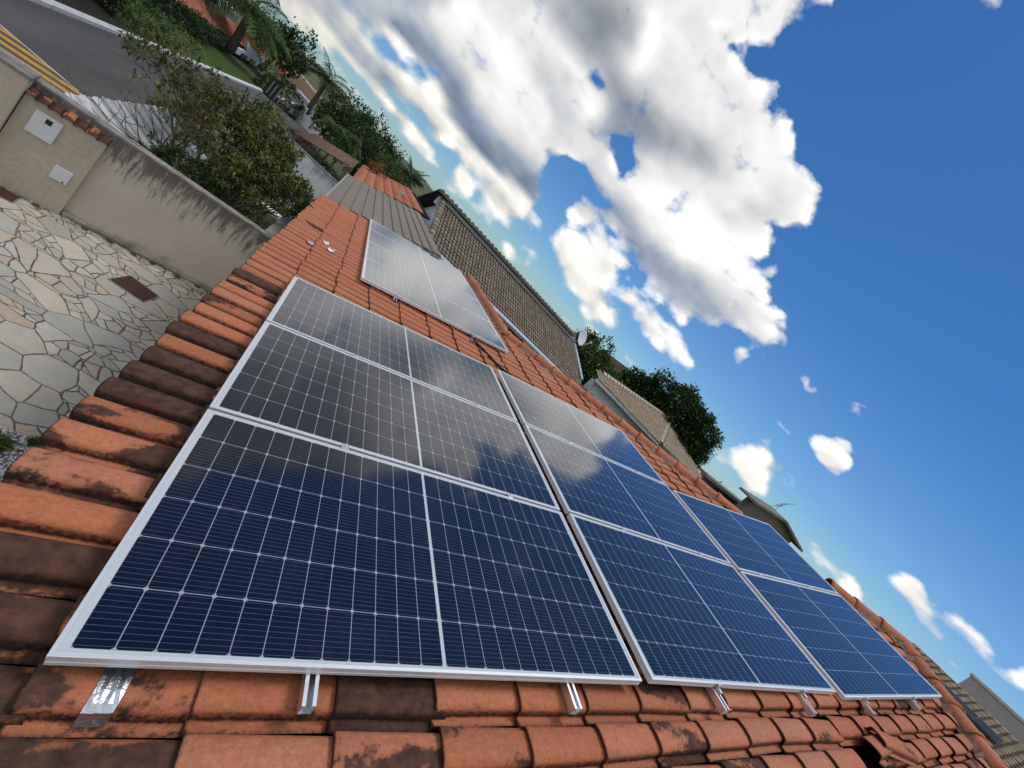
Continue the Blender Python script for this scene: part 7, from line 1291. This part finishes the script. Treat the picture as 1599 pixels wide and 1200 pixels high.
b = MB(); b.bx(-17, -13.5, 34, 62, GZ, -2.12); b.obj('walls', M_WALLW, H3, L3)
b = MB(); b.slab([(-12.7, 48.6, -2.75), (-12.7, 59.2, -2.75), (-12.7, 58.8, -1.72), (-12.7, 53.2, -1.75), (-12.7, 50.2, -1.25), (-12.7, 52.0, -2.15), (-12.7, 48.6, -2.35)], (-.25, 0, 0)); b.obj('gable_wall', M_WALLW, H3, L3)
for y in (51.0, 54.2, 57.2):
    b = MB(); b.bx(-12.69, -12.62, y, y + 1.7, -2.95, -2.45); b.obj('garage_opening', M_WIN, H3, L3)
H4 = thing('white_house', 'white two storey wall with green panel above the terracotta roof at the top edge', 'house', (-20, 55, GZ))
b = MB(); b.bx(-18.0, -15.2, 40, 54.5, GZ, -0.35); b.obj('walls', M_WALLW, H4, (-17, 50, GZ))
b = MB(); b.bx(-15.18, -15.10, 51.0, 54.4, -1.4, -.62); b.obj('green_panel', mottled('green_panel', (0.22, 0.36, 0.28), (0.18, 0.30, 0.24), 1.0), H4, (-15, 52, -1))
b = MB(); b.bx(-15.18, -15.12, 47.2, 48.6, -0.95, -.55); b.obj('window', M_WIN, H4, (-15, 48, -.7))
H6 = thing('sand_house', 'sand coloured block house behind the palm down the street', 'house', (-13, 85, GZ))
b = MB(); b.slab([(-17.271, 82.498, -1.353), (-14.647, 82.995, -0.842), (-10.484, 83.610, -1.324), (-10.704, 83.582, -2.603), (-13.670, 83.158, -2.954), (-16.013, 82.747, -2.745)], (0, 5, 0)); b.obj('walls', mottled('sand_render', (0.42, 0.30, 0.19), (0.36, 0.25, 0.16), .6), H6, (-14.230, 83.066, -1.788))
b = MB(); b.slab([(-15.905, 77.674, -1.625), (-15.048, 77.841, -1.681), (-13.937, 78.044, -2.248), (-15.024, 77.846, -2.884)], (0, 3, 0)); b.obj('annex_roof', M_TRED, H6, (-15.072, 77.837, -1.933))
gh = thing('gate_house', 'small blue grey shuttered building just left of the lone palm trunk', 'building', (-7.889, 55.635, -3.100))
b = MB(); b.slab([(-9.744, 60.494, -1.736), (-7.355, 60.820, -1.895), (-7.343, 60.821, -3.210), (-9.431, 60.542, -3.374)], (0, 3, 0)); b.obj('walls', mottled('blue_grey', (0.40, 0.43, 0.48), (0.34, 0.37, 0.41), .8), gh, (-8.647, 60.655, -2.459))
gt = thing('slatted_gate', 'black slatted gate by the far kerb below the white gable', 'gate', (-8.653, 44.448, -3.376))
b = MB(); g0, g1 = Vector((-8.835, 44.413, -3.590)), Vector((-7.846, 44.592, -2.962)); g1.z = g0.z = GZ
b.bx(min(g0.x, g1.x), max(g0.x, g1.x), g0.y, g0.y + .08, GZ, GZ + 1.55); b.obj('panel', M_BLACK, gt, g0)
b = MB()
for k in range(4): x = min(g0.x, g1.x) + .25 + k * .32; b.bx(x, x + .10, g0.y - .03, g0.y - .004, GZ + .15, GZ + 1.35)
b.obj('slats', mottled('grey_slat', (0.25, 0.24, 0.24), (0.18, 0.17, 0.17), 3.0), gt, g0)
mp = thing('meter_pillar', 'little white roadside meter pillar with a black square near the lone palm', 'meter pillar', (-6.551, 47.306, -3.100))
q = Vector((-6.551, 47.306, -3.100)); b = MB(); b.bx(q.x - .45, q.x + .45, q.y - .2, q.y + .2, GZ, GZ + 1.5); b.obj('pillar', M_WALLW, mp, q)
b = MB(); b.bx(q.x - .18, q.x + .18, q.y - .23, q.y - .204, GZ + .85, GZ + 1.2); b.obj('window', M_WIN, mp, q)
b = MB(); b.bx(q.x + .5, q.x + 2.2, q.y - .1, q.y + .1, GZ, GZ + 1.0); tag(b.obj('low_wall', M_WALLW, None, (q.x + 1.3, q.y, GZ)), 'low white wall right beside the roadside meter pillar', 'wall')
# dark carport opening and cream post across the road, top left
dg = thing('carport', 'dark open carport with a cream post across the road at the top left', 'carport', (-10.6, 20.5, GZ))
b = MB(); b.bx(-13.5, -13.3, 15.0, 24.5, GZ, -.5); b.bx(-13.3, -9.9, 24.3, 24.5, GZ, -.5); b.obj('walls', M_DARKW, dg, (-11, 20, GZ))
b = MB(); b.bx(-13.5, -9.7, 14.5, 24.6, -.48, -.25); b.obj('roof', M_DARKW, dg, (-11, 20, -.4))
b = MB(); b.bx(-10.15, -9.85, 20.2, 20.6, GZ, -.49); b.obj('post', M_CREAM, dg, (-10, 20.4, GZ))
sheet('carport_floor', [(-13.4, 14), (-9.02, 14), (-9.02, 24.4), (-13.4, 24.4)], GZ - .003, mottled('dark_floor', (0.035, 0.030, 0.026), (0.02, 0.018, 0.016), 1.0))
